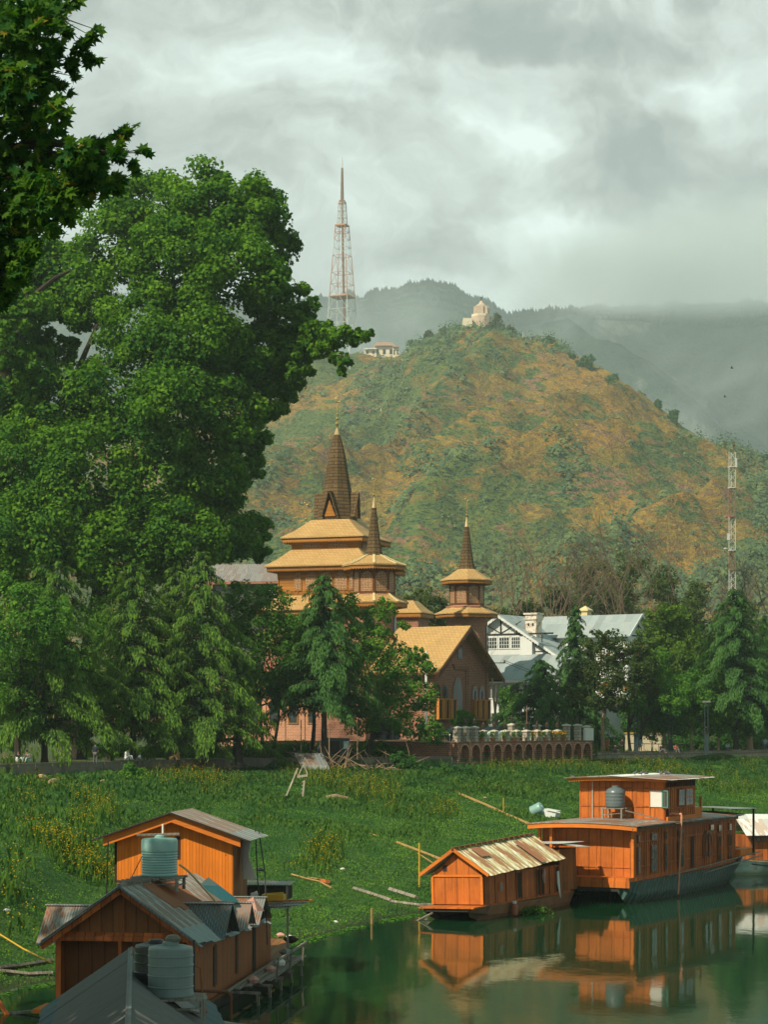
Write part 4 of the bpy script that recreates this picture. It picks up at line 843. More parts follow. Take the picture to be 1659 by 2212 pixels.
FLW=[(330,1668,60,14,90),(420,1672,60,16,190),(470,1690,40,14,70),(200,1720,40,16,100),(225,1745,26,14,60),(180,1765,30,16,70),(100,1800,50,20,130),(150,1830,50,20,150),(190,1865,50,18,130),(225,1885,30,12,70),(40,1720,40,18,50),(20,1660,40,12,50),(100,1690,40,10,40),
     (720,1680,60,16,140),(790,1700,50,20,170),(840,1690,30,20,70),(690,1670,40,12,70),(640,1665,30,12,40),(850,1740,30,14,26),(955,1745,28,14,70),(700,1835,26,20,85),(690,1860,20,10,20),(640,1860,40,10,14),(40,1860,40,20,30),(10,1920,30,20,20),(40,1990,30,20,12),
     (1090,1650,40,10,90),(1160,1648,60,10,130),(1240,1644,40,10,110),(1310,1650,30,12,80),(1330,1672,30,14,60),(1400,1650,40,12,130),(1440,1668,40,12,90),(1500,1670,50,12,60),(1560,1690,40,14,40),(1620,1700,40,14,50),(1620,1650,30,8,30),(1050,1700,60,14,30),(60,1615,30,20,60),(120,1610,20,20,70),(550,1740,60,30,14),(1180,1700,60,20,20)]
def flowers():
    g=np.random.RandomState(4); C=[];K=[];H=[]
    for fx,fy,rx,ry,n in FLW:
        for i in range(int(n*(1.3 if fx>260 else 1.0))):
            u=g.normal()*.75; v=g.normal()*.75; px=fx+u*rx; py=fy+v*ry+ (u*rx*.35 if 60<fx<240 and fy>1700 else 0)
            # walk down the view ray to the bank surface
            Y=75.
            lo=None
            for Y in np.arange(80,262,2.):
                X=X_(px,Y)
                if Z_(py,Y)<gz(X,Y)+.55 and Y>shore(X): lo=Y; break
            if lo is None: continue
            Y=lo+g.uniform(-.6,.6); X=X_(px,Y); z=gz(X,Y); h=g.uniform(.35,.95); C.append((X,Y,z+h)); H.append((X,Y,z,h))
    C=np.array(C); N=len(C); rep=3; C3=np.repeat(C,rep,0)+g.normal(size=(N*rep,3))*np.array([.12,.12,.13]); 
    m=leafmat('yellow_petal',(.30,.20,.008),(.46,.34,.014),.35); o=npmesh('mustard_flowers',leaves(C3,unit(g.normal(size=(N*rep,3))+np.array([-.3,-.8,.5])),.068,.9),4,m,None,g.rand(N*rep)); tag(o,'yellow wild mustard blossom scattered in drifts over the bank','flowers',kind='stuff')
    Hh=np.array(H); k=2; Hh=np.repeat(Hh,k,0); M_=len(Hh); d=np.stack([g.normal(size=M_)*.2,g.normal(size=M_)*.2,np.ones(M_)],1)
    c=np.stack([Hh[:,0]+g.normal(size=M_)*.12,Hh[:,1]+g.normal(size=M_)*.12,Hh[:,2]+Hh[:,3]*.5],1); o=npmesh('flower_stalks',leaves(c,unit(np.cross(d,g.normal(size=(M_,3)))),Hh[:,3]*1.0,.16,long=d),4,L_yel,None,g.rand(M_)*.6); tag(o,'thin green stalks under the yellow blossom','stalks',kind='stuff')
flowers()
# ---------------- hill vegetation
def hillZ(px,s): return Vector(hill_pt(px,s))
def hill_shrubs():
    g=np.random.RandomState(8); C=[];T_=[];Sz=[]; N_=[]
    for i in range(14000):
        px=g.uniform(540,1700); s=g.rand()**.8; x,y,z=hill_pt(px,s); q=noise.noise(Vector((x*.012,y*.006,9)))+.5*noise.noise(Vector((x*.04,y*.02,2))); 
        big=q>.12
        if not big and g.rand()>.22: continue
        r=g.uniform(1.,3.8)*(1.2 if big else .7); k=14; con=big and g.rand()<.35; tt=g.rand()
        for j in range(k):
            d=g.normal(size=3); d/=np.linalg.norm(d)
            C.append((x+d[0]*r*.7,y+d[1]*r*.7,z+(abs(d[2])*r*.9 if not con else j/k*r*2.1))); N_.append((d[0]*.6,d[1]*.6-.3,.5)); Sz.append(r*(1.15 if not con else 1.5*(1-j/k*.7))); T_.append(min(1,max(0,tt*.7+.3*g.rand()-(.3 if con else 0))))
    o=npmesh('hillside_shrubs',leaves(np.array(C),unit(np.array(N_)),np.array(Sz)*.45,.8),4,L_shrub,None,np.array(T_)); tag(o,'grey-green scrub and small conifers scattered over the hillside','shrubs',kind='stuff')
hill_shrubs()
def ridge_trees():
    L=[(1268,752,20,15,'dark rounded tree on the hill crest right of the hilltop house'),(1322,788,19,16,'dark bushy tree standing alone halfway down the right crest'),(1345,805,9,8,'small bush just below the lone crest tree'),(1455,880,12,20,'tall dark tree low on the right crest'),(1422,862,9,14,'slim dark tree above the tall one on the crest'),(1385,838,7,10,'pointed small tree on the middle of the crest'),(1072,690,18,28,'tall green tree immediately right of the stone temple'),(1018,682,13,14,'round green tree left of the stone temple'),(1104,712,13,15,'olive tree between the temple and the hilltop house'),(1182,722,14,9,'flat-topped tree behind the hilltop house'),(894,742,16,14,'bushy tree at the left end of the crest saddle'),(925,728,14,10,'low green tree on the crest left of the temple'),(960,716,15,9,'broad low tree on the crest near the temple'),(990,712,8,8,'small dark shrub tree by the temple path'),(1612,975,9,12,'layered cedar on the far right crest behind the mast'),(1636,985,14,10,'round dark tree at the far right crest'),(1657,990,12,10,'dark tree on the crest at the right edge'),(1206,738,8,8,'pale twiggy bush right of the hilltop house'),(1236,768,8,6,'low bush on the upper right crest'),(1492,922,8,7,'small bush at the foot of the crest')]
    for i,(x,y,w,h,lab) in enumerate(L):
        yr=np.interp(x,RX,RY); s=.97; 
        p=hillZ(x,.97); Y=p.y; k=Y/F; T=empty('crest_tree',p,0,lab,'tree','trees along the crest of the hill'); B=[]
        base=HY-(p.z-CZ)/k; cy=base-h*.62
        for j in range(9): 
            yy=cy+rnd.uniform(-h,h)*.8; B.append(bl(x+rnd.uniform(-w,w)*.8*(1-.35*(yy<cy)),yy,rnd.uniform(.35,.5)*min(w,h)+1,Y))
        c,nm,ti=crown_pts(B,900,100+i,sub=.45); npmesh('crown',leaves(c-np.array(p),nm,1.5),4,L_far if 'green' in lab or 'olive' in lab else L_cedd,T,ti)
        mb=MB(); mb.tube([(0,0,-2),(0,0,(base-cy)*k)],[.6,.3],5); mb.build('trunk',M_bark,T)
ridge_trees()
# ---------------- boats
W_or=wood('orange_board',(.58,.165,.012),sp=.115,var=.13,groove=.30,streak=.30,stain=.18,knots=True)
W_orf=wood('orange_fascia',(.56,.160,.018),sp=3.,along='u',var=.1,groove=.2)
W_br=wood('weathered_orange_board',(.35,.095,.020),sp=.30,var=.28,groove=.5,streak=.65,stain=.6,pale=.5)
W_brl=wood('faded_orange_panel',(.46,.125,.018),sp=.62,var=.16,groove=.45,streak=.5,stain=.5,pale=.55)
W_dk=wood('dark_brown_board',(.20,.085,.028),sp=.26,var=.25,streak=.5,stain=.4,pale=.2)
W_rib=wood('ribbed_board',(.24,.085,.025),sp=.105,var=.14,groove=.6,streak=.45,stain=.35)
W_grey=wood('grey_driftwood',(.21,.19,.155),sp=.16,var=.3,streak=.5)
W_hull=plain('hull_tar',(.028,.028,.022),rough=.6,var=.4,col2=(.07,.05,.03),lo=.55,hi=.75)
def hullmat(name,col,sp=.42):
    m,nt,b=newmat(name); t=NT(nt); uv=t.sep(t.coord('UV')); u=t.math('ADD',uv[0],t.math('MULTIPLY',uv[1],.35)); k=t.math('FRACT',t.math('DIVIDE',u,sp)); w=t.math('SINE',t.math('MULTIPLY',k,6.283))
    n=t.noise(t.coord('Object'),2.2,6,.7); c=t.mix(t.rng(n,.5,.68),tuple(col),(.055,.05,.03)); c=t.mix(t.rng(w,-.9,.1,.75,0),c,(col[0]*.3,col[1]*.32,col[2]*.32))
    ob=t.sep(t.coord('Object')); c=t.mix(t.rng(t.math('ADD',ob[2],t.math('MULTIPLY_ADD',n,.4,-.2)),.05,.32,.8,0),c,(.02,.035,.015))
    t.put(b.inputs['Base Color'],c); b.inputs['Roughness'].default_value=.55; t.put(b.inputs['Normal'],t.bump(t.math('ADD',w,n),.9,.06)); return m
H_teal=hullmat('teal_hull',(.055,.125,.105)); H_brown=plain('brown_hull',(.20,.095,.045),rough=.8,var=.5,scale=2,col2=(.07,.055,.03),lo=.5,hi=.7)
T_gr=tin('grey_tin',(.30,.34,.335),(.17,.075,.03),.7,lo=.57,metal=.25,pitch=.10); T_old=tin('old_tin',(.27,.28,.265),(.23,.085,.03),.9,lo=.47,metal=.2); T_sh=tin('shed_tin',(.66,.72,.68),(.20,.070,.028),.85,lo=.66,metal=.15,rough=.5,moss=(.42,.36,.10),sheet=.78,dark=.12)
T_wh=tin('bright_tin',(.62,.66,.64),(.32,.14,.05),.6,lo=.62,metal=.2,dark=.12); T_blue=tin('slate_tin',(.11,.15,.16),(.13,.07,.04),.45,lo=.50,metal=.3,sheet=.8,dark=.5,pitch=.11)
C_white=plain('white_cloth',(.62,.62,.57),rough=.9,var=.12); C_pink=plain('pink_cloth',(.45,.25,.20),rough=.9); C_teal=plain('teal_tarp',(.012,.13,.15),rough=.4); C_yel=plain('yellow_paint',(.50,.30,.02)); C_dk=plain('shadow_wood',(.03,.022,.016),rough=.9)
G_teal=plain('green_frame',(.07,.20,.15)); M_pipe=plain('pvc_pipe',(.55,.47,.38),rough=.5); M_rope=plain('rope',(.30,.22,.10),rough=1); M_wire=plain('wire',(.03,.03,.028)); M_rust=plain('rusty_iron',(.14,.055,.03),rough=.9)
def plank(mb,a,b,w=.1,h=.05): return mb.bar(a,b,w,h)
def hull(T,st,mat_side,mat_bow,name='hull'):
    "st: stations (y, half top, z top, half bottom, z bottom)"
    s=MB(); n=len(st)
    for sg in (1,-1):
        vs=[]
        for y,ht,zt,hb,zb in st: vs+=[(sg*ht,y,zt),(sg*(ht*.55+hb*.45)+sg*.06,y,(zt+zb)*.5),(sg*hb,y,zb)]
        fs=[]
        for i in range(n-1):
            for k in range(2):
                f=(i*3+k,i*3+k+1,(i+1)*3+k+1,(i+1)*3+k); fs.append(f if sg<0 else f[::-1])
        s.add(vs,fs)
    o=s.build(name,mat_side,T)
    b=MB(); 
    for e,(i,j) in enumerate(((0,1),(n-1,n-2))):
        y,ht,zt,hb,zb=st[i]; b.q((-ht,y,zt),(ht,y,zt),(hb,y,zb),(-hb,y,zb))
    b.build('bow_planking',mat_bow,o)
    d=MB(); 
    for i in range(n-1): a=st[i];c=st[i+1]; d.q((-a[1],a[0],a[2]-.02),(a[1],a[0],a[2]-.02),(c[1],c[0],c[2]-.02),(-c[1],c[0],c[2]-.02))
    d.build('deck',W_dk,o); return o
def tank(kind,loc,r,h,label,m,group='plastic water tanks on the houseboats',tilt=0):
    T=empty('water_tank',loc,0,label,'water tank',group); T.rotation_euler=(0,tilt,0); pr=[]
    if kind=='rib':
        pr=[(r*.97,0),(r,.04)]; k=9; z0=.06*h; z1=.66*h
        for i in range(k): z=z0+(z1-z0)*i/k; d=(z1-z0)/k; pr+=[(r,z),(r*.95,z+d*.3),(r*.95,z+d*.5),(r*1.0,z+d*.8)]
        pr+=[(r,z1),(r,.9*h),(r*.97,.95*h),(r*.9,.985*h),(r*.6,h)]
    elif kind=='ring':
        pr=[(r*.97,0),(r,.04)]
        for z in (.2,.42,.62,.8): pr+=[(r*.985,h*z-.022),(r*1.015,h*z-.010),(r*1.015,h*z+.010),(r*.985,h*z+.022)]
        pr+=[(r*.98,.93*h),(r*.95,.97*h),(r*.7,h)]
    else:
        pr=[(r*.86,0),(r*.95,.06*h)]
        for i in range(4): z=.1*h+i*.17*h; pr+=[(r*(.97+.015*i),z),(r*.95,z+.05*h),(r*(.98+.01*i),z+.1*h)]
        pr+=[(r,.74*h),(r*.93,.85*h),(r*.7,.94*h),(r*.4,h)]
    MB().lathe(pr,(0,0,0),40).build('shell',m,T,smooth=(kind!='ring')); MB().lathe([(r*.34,h*.98),(r*.36,h*1.0),(r*.36,h*1.05),(r*.3,h*1.08)],(0,0,0),16).build('lid',m,T)
    return T
P_mint=plain('mint_plastic',(.20,.36,.33),rough=.35,var=.1,spec=.5); P_gry=plain('grey_green_plastic',(.13,.18,.17),rough=.4,var=.15,spec=.5); P_blk=plain('black_plastic',(.012,.016,.018),rough=.35,spec=.5); P_sl=plain('slate_plastic',(.10,.13,.135),rough=.35,var=.1,spec=.5)
def stand(loc,rz,w,d,h,label,mb_=None,top=True):
    T=empty('tank_stand',loc,rz,label,'tank stand'); 
    for sx in (-1,1):
        for sy in (-1,1): MB().bar((sx*w*.45,sy*d*.45,-.05),(sx*w*.45,sy*d*.45,h),.09).build('leg',W_grey,T)
    mb=MB()
    for i in range(5): y=-d/2+d*(i+.5)/5; mb.bar((-w/2-.1*rnd.random(),y,h+.03),(w/2+.1*rnd.random(),y,h+.03),d/5*.85,.05)
    mb.build('platform',W_grey,T); b=MB().bar((-w/2,-d*.47,h*.35),(w/2,-d*.47,h*.6),.07,.04); b.bar((w*.47,-d/2,h*.4),(w*.47,d/2,h*.4),.07,.04); b.build('brace',W_grey,T)
    return T
def winbox(par,side,y0,y1,z0,z1,x,cols=2,rows=1,fm=None,name='window',wx=.05):
    "window on a wall facing +x (side=1) or -y (side=0)"
    def B(mb,a,b,c,d,e0,e1):
        return mb.bx(x+e0,x+e1,a,b,c,d) if side==1 else mb.bx(a,b,x-e1,x-e0,c,d)
    o=B(MB(),y0,y1,z0,z1,.002,.045); o=o.build(name,fm or W_dk,par); p=MB(); n=cols; dx=(y1-y0-.06)/n; dz=(z1-z0-.06)/rows
    for i in range(n):
        for j in range(rows): B(p,y0+.03+i*dx+.025,y0+.03+(i+1)*dx-.025,z0+.03+j*dz+.02,z0+.03+(j+1)*dz-.02,.03,.055)
    p.build('pane',M_glassd,o); return o
def big_boat():
    T=empty('houseboat',(10.1,106.7,0),R(-28.4),'large two-storey orange houseboat with teal hull and a tank on its lower roof','houseboat','houseboats moored along the bank'); w=2.6; L=15.3
    hull(T,[(-.65,2.35,1.0,2.0,.62),(-.45,2.7,1.1,2.2,.2),(.5,2.8,1.12,2.3,-.3),(6,2.85,1.1,2.45,-.4),(12,2.8,1.15,2.35,-.35),(15.5,2.6,1.25,2.0,-.1),(18.2,2.1,1.5,1.5,.5)],H_teal,W_hull)
    lw=MB(); lw.bx(-w,w,.55,L,1.1,3.72); lw.build('lower_wall',W_br,T)
    f=MB().bx(-w+.02,w-.14,.50,.548,1.12,3.6); fw=f.build('front_wall',W_brl,T)
    m=MB()
    for x in (-1.6,-.6,.35,1.3): m.bx(x,x+.06,.47,.498,1.15,3.55)
    m.bx(-w,w-.14,.46,.497,1.72,1.80); m.bx(-w,w-.14,.46,.497,2.95,3.0); m.build('batten',W_brl,fw)
    m=MB(); m.bx(-w,w+.02,-.66,.46,1.1,1.3); m.bx(-2.4,2.66,-.72,-.661,.82,1.16); m.build('front_step',W_brl,T)
    for x in (w-.14,-w,-1.95): MB().bx(x,x+.14,-.02,.12,1.3,3.75).build('porch_post',W_orf,T)
    MB().bx(w-.25,w+.02,.12,.55,1.3,3.7).build('corner_board',W_br,T)
    # ribs and battens on the side wall
    b=MB(); g=random.Random(2); y=.8
    while y<L-.1: b.bx(w+.002,w+.03,y,y+.045,1.3,3.65); y+=g.choice([.22,.3,.26,.42])
    for z in (1.78,3.0): b.bx(w+.031,w+.05,.6,L,z,z+.06)
    b.build('side_batten',W_br,T)
    for y0,ww,two in ((.35,.32,1),(2.2,.75,2),(4.1,.34,1),(6.05,.78,2),(12.2,.5,2),(13.95,.45,2)):
        winbox(T,1,y0,y0+ww,1.42,2.82,w+.05,two,2,W_dk); winbox(T,1,y0+.02,y0+ww-.02,2.98,3.42,w+.05,two,1,W_dk)
    MB().bx(w+.05,w+.07,8.0,8.42,1.3,2.95).build('doorway',C_dk,T)
    o=arch_window(T,(w+.05,0,0),(0,1,0),(1,0,0),10.45,1.75,1.2,1.45,W_dk,M_glassd,'window','pane',fr=.07,rise=.5); MB().bar((w+.2,10.45,1.75),(w+.2,10.45,3.0),.06).build('mullion',W_br,o)
    winbox(T,1,10.9,11.5,3.1,3.5,w+.05,1,1,W_dk)
    # lower roof: thin arched sheets, fascia
    r=MB()
    n=10
    for i in range(n):
        a=-3.05+6.1*i/n; c=a+6.1/n; za=lambda x:4.02-.014*x*x
        r.prism([(a,-.55,za(a)),(c,-.55,za(c)),(c,L+.3,za(c)),(a,L+.3,za(a))],(0,0,-.05))
    ro=r.build('lower_roof',T_old,T)
    s=MB(); s.corr((3.07,.0,3.80),(0,4.3,0),(-.9,0,.16),.09,.012); s.corr((3.12,4.6,3.80),(0,6.,0),(-.6,0,.12),.09,.012,wob=.2); s.corr((-.6,8.2,4.09),(0,7.1,0),(3.75,0,-.27),.09,.012,wob=.1); s.build('roof_sheet',T_gr,ro)
    fa=MB()
    for i in range(n): 
        a=-2.95+5.9*i/n; c=a+5.9/n; za=lambda x:3.96-.014*x*x; fa.prism([(a,-.50,za(a)),(c,-.50,za(c)),(c,-.50,za(c)-.22),(a,-.50,za(a)-.22)],(0,.05,0))
    fa.build('fascia',W_orf,ro)
    fl=MB().bx(2.72,2.76,-.5,L,3.6,3.76).build('side_fascia',W_dk,ro)
    # upper storey
    ux0,ux1,uy0,uy1,z0,z1=-2.35,2.4,4.8,9.3,3.95,5.98
    u=MB().bx(ux0,ux1,uy0,uy1,z0-.1,z1).build('upper_wall',W_brl,T)
    b=MB()
    for x in (ux0,-1.75,-.9,0,.75,1.55,ux1-.08): b.bx(x,x+.07,uy0-.03,uy0-.002,z0,z1)
    for z in (z0,4.6,5.55): b.bx(ux0,ux1,uy0-.04,uy0-.031,z,z+.06)
    y=uy0
    while y<uy1: b.bx(ux1+.002,ux1+.03,y,y+.05,z0,z1); y+=.27
    b.bx(ux1+.031,ux1+.05,uy0,uy1,4.5,4.56); b.bx(ux1+.031,ux1+.05,uy0,uy1,5.55,5.6); b.build('batten',W_br,u)
    sl_=MB()
    for i in range(15): sl_.bx(ux1+.05,ux1+.07,uy0+.15+i*.29,uy0+.29+i*.29,5.64,5.9)
    sl_.build('slatted_vent',C_dk,u)
    o=MB().bx(1.62,2.28,uy0-.05,uy0-.041,4.62,5.46).build('window',C_white,u); MB().bx(1.58,1.62,uy0-.09,uy0-.041,4.6,5.5).build('frame',W_orf,o)
    sh=MB(); A=Vector((2.30,uy0-.05,0)); Bq=Vector((2.72,uy0-.42,0))
    for p,q in (((A,4.62),(Bq,4.62)),((A,5.46),(Bq,5.46)),((A,4.6),(A,5.48)),((Bq,4.6),(Bq,5.48))): sh.bar(p[0]+Vector((0,0,p[1])),q[0]+Vector((0,0,q[1])),.07,.07)
    so_=sh.build('open_shutter',G_teal,u); MB().q(A+Vector((0,0,4.62)),Bq+Vector((0,0,4.62)),Bq+Vector((0,0,5.46)),A+Vector((0,0,5.46))).build('pane',M_glassd,so_)
    winbox(u,1,6.6,7.5,4.6,5.5,ux1+.05,1,1,W_dk); winbox(u,1,7.65,8.75,4.6,5.5,ux1+.05,2,2,W_orf,'shutter')
    MB().bx(ux1+.05,ux1+.08,uy0+.2,uy0+.42,z0,4.5).build('gap',C_dk,u)
    r=MB(); za=lambda x:6.20-.012*x*x
    for i in range(8):
        a=-2.95+5.9*i/8; c=a+5.9/8; r.prism([(a,uy0-.75,za(a)),(c,uy0-.75,za(c)),(c,uy1+.9,za(c)),(a,uy1+.9,za(a))],(0,0,-.04))
    ro=r.build('upper_roof',T_old,T)
    s=MB(); s.corr((3.1,uy0-.8,6.04),(0,6.6,0),(-3.6,0,.19),.09,.012,wob=.12); s.build('roof_sheet',T_wh,ro)
    fa=MB(); za2=lambda x:6.13-.012*x*x
    for i in range(40):
        a=-2.75+5.45*i/40; c=a+5.45/40; m_=(a+c)/2; fa.prism([(a,uy0-.6,za2(a)),(c,uy0-.6,za2(c)),(c,uy0-.6,za2(c)-.11),(m_,uy0-.6,za2(m_)-.18),(a,uy0-.6,za2(a)-.11)],(0,.04,0))
    fa.build('scalloped_fascia',W_orf,ro)
    MB().bx(ux0,2.62,uy0-.5,uy0-.04,5.92,5.97).build('soffit',W_dk,ro)
    MB().tube([(-1.6,uy0-.07,z0),(-1.6,uy0-.07,5.9)],.028).build('white_pipe',M_pipe,u)
    # roof terrace behind the upper storey
    t=MB(); t.bx(2.2,2.3,9.3,10.6,3.95,4.45); t.bx(-2.2,2.3,10.6,10.68,3.95,4.3); t.bx(2.55,2.65,4.6,9.6,3.9,4.12)
    for y in (9.4,10.5): t.bx(2.2,2.32,y,y+.12,3.95,5.0)
    t.build('terrace_rail',W_orf,T)
    c=MB(); c.corr((.4,13.4,4.30),(2.7,0,-.06),(0,4.2,-.12),.1,.014,wob=.05); c.build('stern_canopy',T_gr,T)
    for x in (.5,2.9): MB().bx(x,x+.1,17.3,17.4,1.5,4.12).build('canopy_post',C_dk,T)
    s=MB(); s.bx(2.2,2.9,15.3,17.8,1.5,1.9); s.bx(-2.2,2.9,17.7,17.8,1.5,1.9); s.build('stern_rail',W_orf,T)
    k=MB(); k.bar((2.9,4,1.17),(3.02,18.3,1.62),.07,.05); k.bar((3.0,9,.98),(3.12,18.3,1.42),.07,.05); k.build('rub_rail',W_grey,T)
    p=MB(); p.tube([(2.3,5.2,4.15),(2.62,5.3,4.28),(3.1,5.35,4.25),(3.14,5.3,4.0)],.07,8); p.tube([(3.14,5.3,4.15),(3.1,4.9,.15)],.055,8); p.build('drain_pipe',plain('pink_pipe',(.50,.22,.12),rough=.5),T)
    # loose things
    st=stand(T.matrix_world@Vector((0,0,0)),0,1,1,1,'x') if False else None
    Mt=Matrix.Translation(T.location)@Matrix.Rotation(R(-28.4),4,'Z')
    p=Mt@Vector((-.03,4.05,4.02)); stand(p,R(-28.4),1.15,1.0,.50,'weathered wooden stand carrying the slate tank on the large houseboat')
    tank('bulge',p+Vector((0,0,.56)),.52,1.05,'dark grey ribbed tank on the lower roof of the two-storey houseboat',P_sl)
    b=MB().bar(Mt@Vector((.6,3.8,4.45)),Mt@Vector((2.2,4.6,4.0)),.09,.06); b.build('loose_plank',W_grey,None,label='loose plank propped beside the slate tank on the houseboat roof',cat='plank')
    for i,(x,y,lab) in enumerate(((1239,1679,'grey pigeon at the far left corner of the upper houseboat roof'),(1372,1671,'grey pigeon left of the middle on the bright roof edge'),(1386,1672,'grey pigeon second along the bright roof edge'),(1428,1671,'grey pigeon just left of the roof centre'),(1439,1673,'dark pigeon at the centre of the bright roof'),(1445,1669,'grey pigeon standing tallest beside the dark one'),(1395,1673,'small pigeon behind the gap on the bright roof'))):
        q=P(x,y,112); q.z=6.20 if i else 5.98; q.x=X_(x,112)
        bd=empty('pigeon',q,rnd.uniform(0,6),lab,'bird','pigeons on the houseboat roof'); mb=MB(); mb.tube([(-.16,0,.09),(-.05,0,.12),(.05,0,.16),(.10,0,.2)],[.015,.06,.065,.03],7); mb.lathe([(.01,-.035),(.034,-.01),(.034,.015),(.01,.035)],(.12,0,.235),7); mb.tube([(.02,.02,.1),(.02,.02,0)],.008,4); mb.tube([(.02,-.02,.1),(.02,-.02,0)],.008,4); mb.build('body',plain('pigeon_grey',(.10,.11,.13)) if i==0 else bpy.data.materials['pigeon_grey'],bd); MB().bar((.15,0,.235),(.18,0,.225),.012).build('beak',M_wire,bd)
    return T
big_boat()
def shed_boat():
    T=empty('shed_boat',(3.42,97.33,0),R(-29.2),'small orange shed boat with rust-streaked corrugated roof moored before the large houseboat','houseboat','houseboats moored along the bank'); T.rotation_euler=(0,R(-1.8),R(-29.2)); w=1.3; L=9.6
    hull(T,[(-1.15,1.15,.55,1.1,.42),(-.9,1.38,.56,1.0,.18),(.6,1.42,.6,1.05,-.25),(5,1.5,.55,1.2,-.4),(9.5,1.42,.60,1.1,-.3),(10.6,1.1,.75,.7,0)],H_brown,W_hull)
    MB().bx(-1.42,1.42,-1.25,.0,.565,.63).build('front_deck',W_brl,T)
    wa=MB().bx(-w,w,.02,L,.56,2.0).build('wall',W_br,T)
    ap=3.18
    g=MB(); g.prism([(-w,0,.68),(w,0,.68),(w,0,2.0),(0,0,ap-.12),(-w,0,2.0)],(0,-.06,0)); g=g.build('front_wall',W_brl,T)
    b=MB(); b.bx(-w,w,-.11,-.062,1.93,2.03); b.bx(-w-.02,-w+.1,-.11,-.062,.68,1.93); b.bx(w-.1,w+.03,-.11,-.062,.68,1.93)
    b.bx(-.18,-.15,-.075,-.062,.68,1.93); b.bx(.30,.34,-.08,-.062,.68,1.93); b.build('frame',W_orf,g)
    MB().bx(-.72,-.5,-.075,-.062,2.18,2.46).build('vent_hole',C_dk,g)
    r=MB(); sl_=(ap-2.02)/1.75
    for sg in (1,-1):
        for k in range(6):
            ya=-.35+k*1.42; yb=ya+1.46; ra=ap+.035*ya; rb=ap+.035*yb; dz=rnd.uniform(-.02,.02); e=1.75+rnd.uniform(-.04,.06)
            p=Vector((0,ya,ra+dz)); r.corr(p,Vector((0,yb-ya,rb-ra)),Vector((sg*e,0,-e*sl_)),.085,.013,wob=.06,sag=.03)
    ro=r.build('roof',T_sh,T)
    p=MB(); p.corr((.15,1.0,ap+.02),(0,.9,0),(.62,0,-.40),.085,.014); p.corr((.35,5.2,ap+.10),(0,.55,.02),(1.5,0,-.98),.085,.014); p.corr((.1,.45,ap+.0),(0,.5,.02),(1.75,0,-1.16),.085,.015) if False else None
    p.build('roof_patch',T_old,ro)
    q=MB(); q.bar((-.02,-.45,ap+.06),(-.02,8.2,ap+.34),.12,.10)
    for i in range(14): q.bar((-.14,.1+i*.58,ap+.05+i*.02),(.12,.1+i*.58,ap+.07+i*.02),.06,.08)
    q.build('ridge_beam',W_dk,ro)
    bb=MB(); bb.bar((-.02,-.38,ap+.02),(1.78,-.38,ap-1.78*sl_+.02),.05,.15); bb.bar((.02,-.38,ap+.02),(-1.78,-.38,ap-1.78*sl_+.02),.05,.15); bb.build('bargeboard',W_orf,ro)
    # rear cabin
    MB().bx(-1.3,1.34,8.3,10.3,.7,2.75).build('rear_cabin',W_dk,T); s=MB(); s.corr((-1.7,8.0,3.05),(3.4,0,0),(0,2.5,-.02),.1,.015,wob=.15); s.corr((1.5,8.3,2.99),(.9,0,-.12),(0,1.4,-.06),.1,.015,wob=.2); s.build('rear_roof',T_wh,T)
    winbox(T,1,1.6,1.98,1.15,1.6,w,1,1,W_brl)
    for y0,y1 in ((3.45,3.95),(5.75,6.02),(6.12,6.38),(7.8,8.15)): MB().bx(w+.002,w+.02,y0,y1,.72,1.9).build('doorway',C_dk,T)
    b=MB()
    for y in (.05,1.15,2.3,3.4,3.98,5.65,6.04,6.42,7.1,7.7,8.18,9.2): b.bx(w+.021,w+.06,y,y+.06,.6,1.98)
    b.bx(w+.021,w+.08,.0,L,.58,.66); b.build('side_batten',W_br,T)
    Mt=Matrix.Translation(T.location)@Matrix.Rotation(R(-29.2),4,'Z')
    c=MB(); 
    c.add([Mt@Vector(v) for v in ((w+.1,7.7,1.75),(w+.13,7.82,1.78),(w+.18,7.95,.42),(w+.12,7.68,1.2))],[(0,1,2,3)]); c.add([Mt@Vector(v) for v in ((w+.14,7.7,1.75),(w+.17,7.82,1.78),(w+.21,7.95,.42),(w+.16,7.68,1.2))],[(3,2,1,0)]); c.build('white_cloth',C_white,None,label='white cloth hanging from the side of the shed boat',cat='cloth')
    c=MB(); pts=[Mt@Vector((w+.12,6.2+.04*math.sin(i*2),1.95-.16*i)) for i in range(5)]; c.tube(pts,[.06,.09,.1,.07,.05],6); c.build('hanging_clothes',C_pink,None,label='pink clothes hung in a doorway of the shed boat',cat='clothes')
    G=empty('gas_cylinder',Mt@Vector((w+.30,2.55,.02)),0,'rusty red gas cylinder hanging against the hull of the shed boat','gas cylinder'); cy=plain('red_cylinder',(.30,.10,.05),rough=.6,var=.3)
    MB().lathe([(.10,0),(.155,.05),(.165,.12),(.165,.42),(.15,.5),(.08,.56)],(0,0,0),14).build('body',cy,G,smooth=True); MB().lathe([(.09,.56),(.09,.60),(.11,.60),(.11,.68)],(0,0,0),10).build('collar',C_white,G)
    S_=empty('hull_weeds',Mt@Vector((w+.25,4.,0.02)),0,'clump of water weeds growing at the waterline beside the gas cylinder','weeds'); g_=np.random.RandomState(5); n=900
    c_=g_.normal(size=(n,3))*np.array([.42,.42,.09])+np.array([.2,.35,.12]); c_[:,2]=np.abs(c_[:,2]); npmesh('leaves',leaves(c_,unit(g_.normal(size=(n,3))+np.array([0,-.5,1])),.13),4,L_yel,S_,g_.rand(n)*.8)
shed_boat()
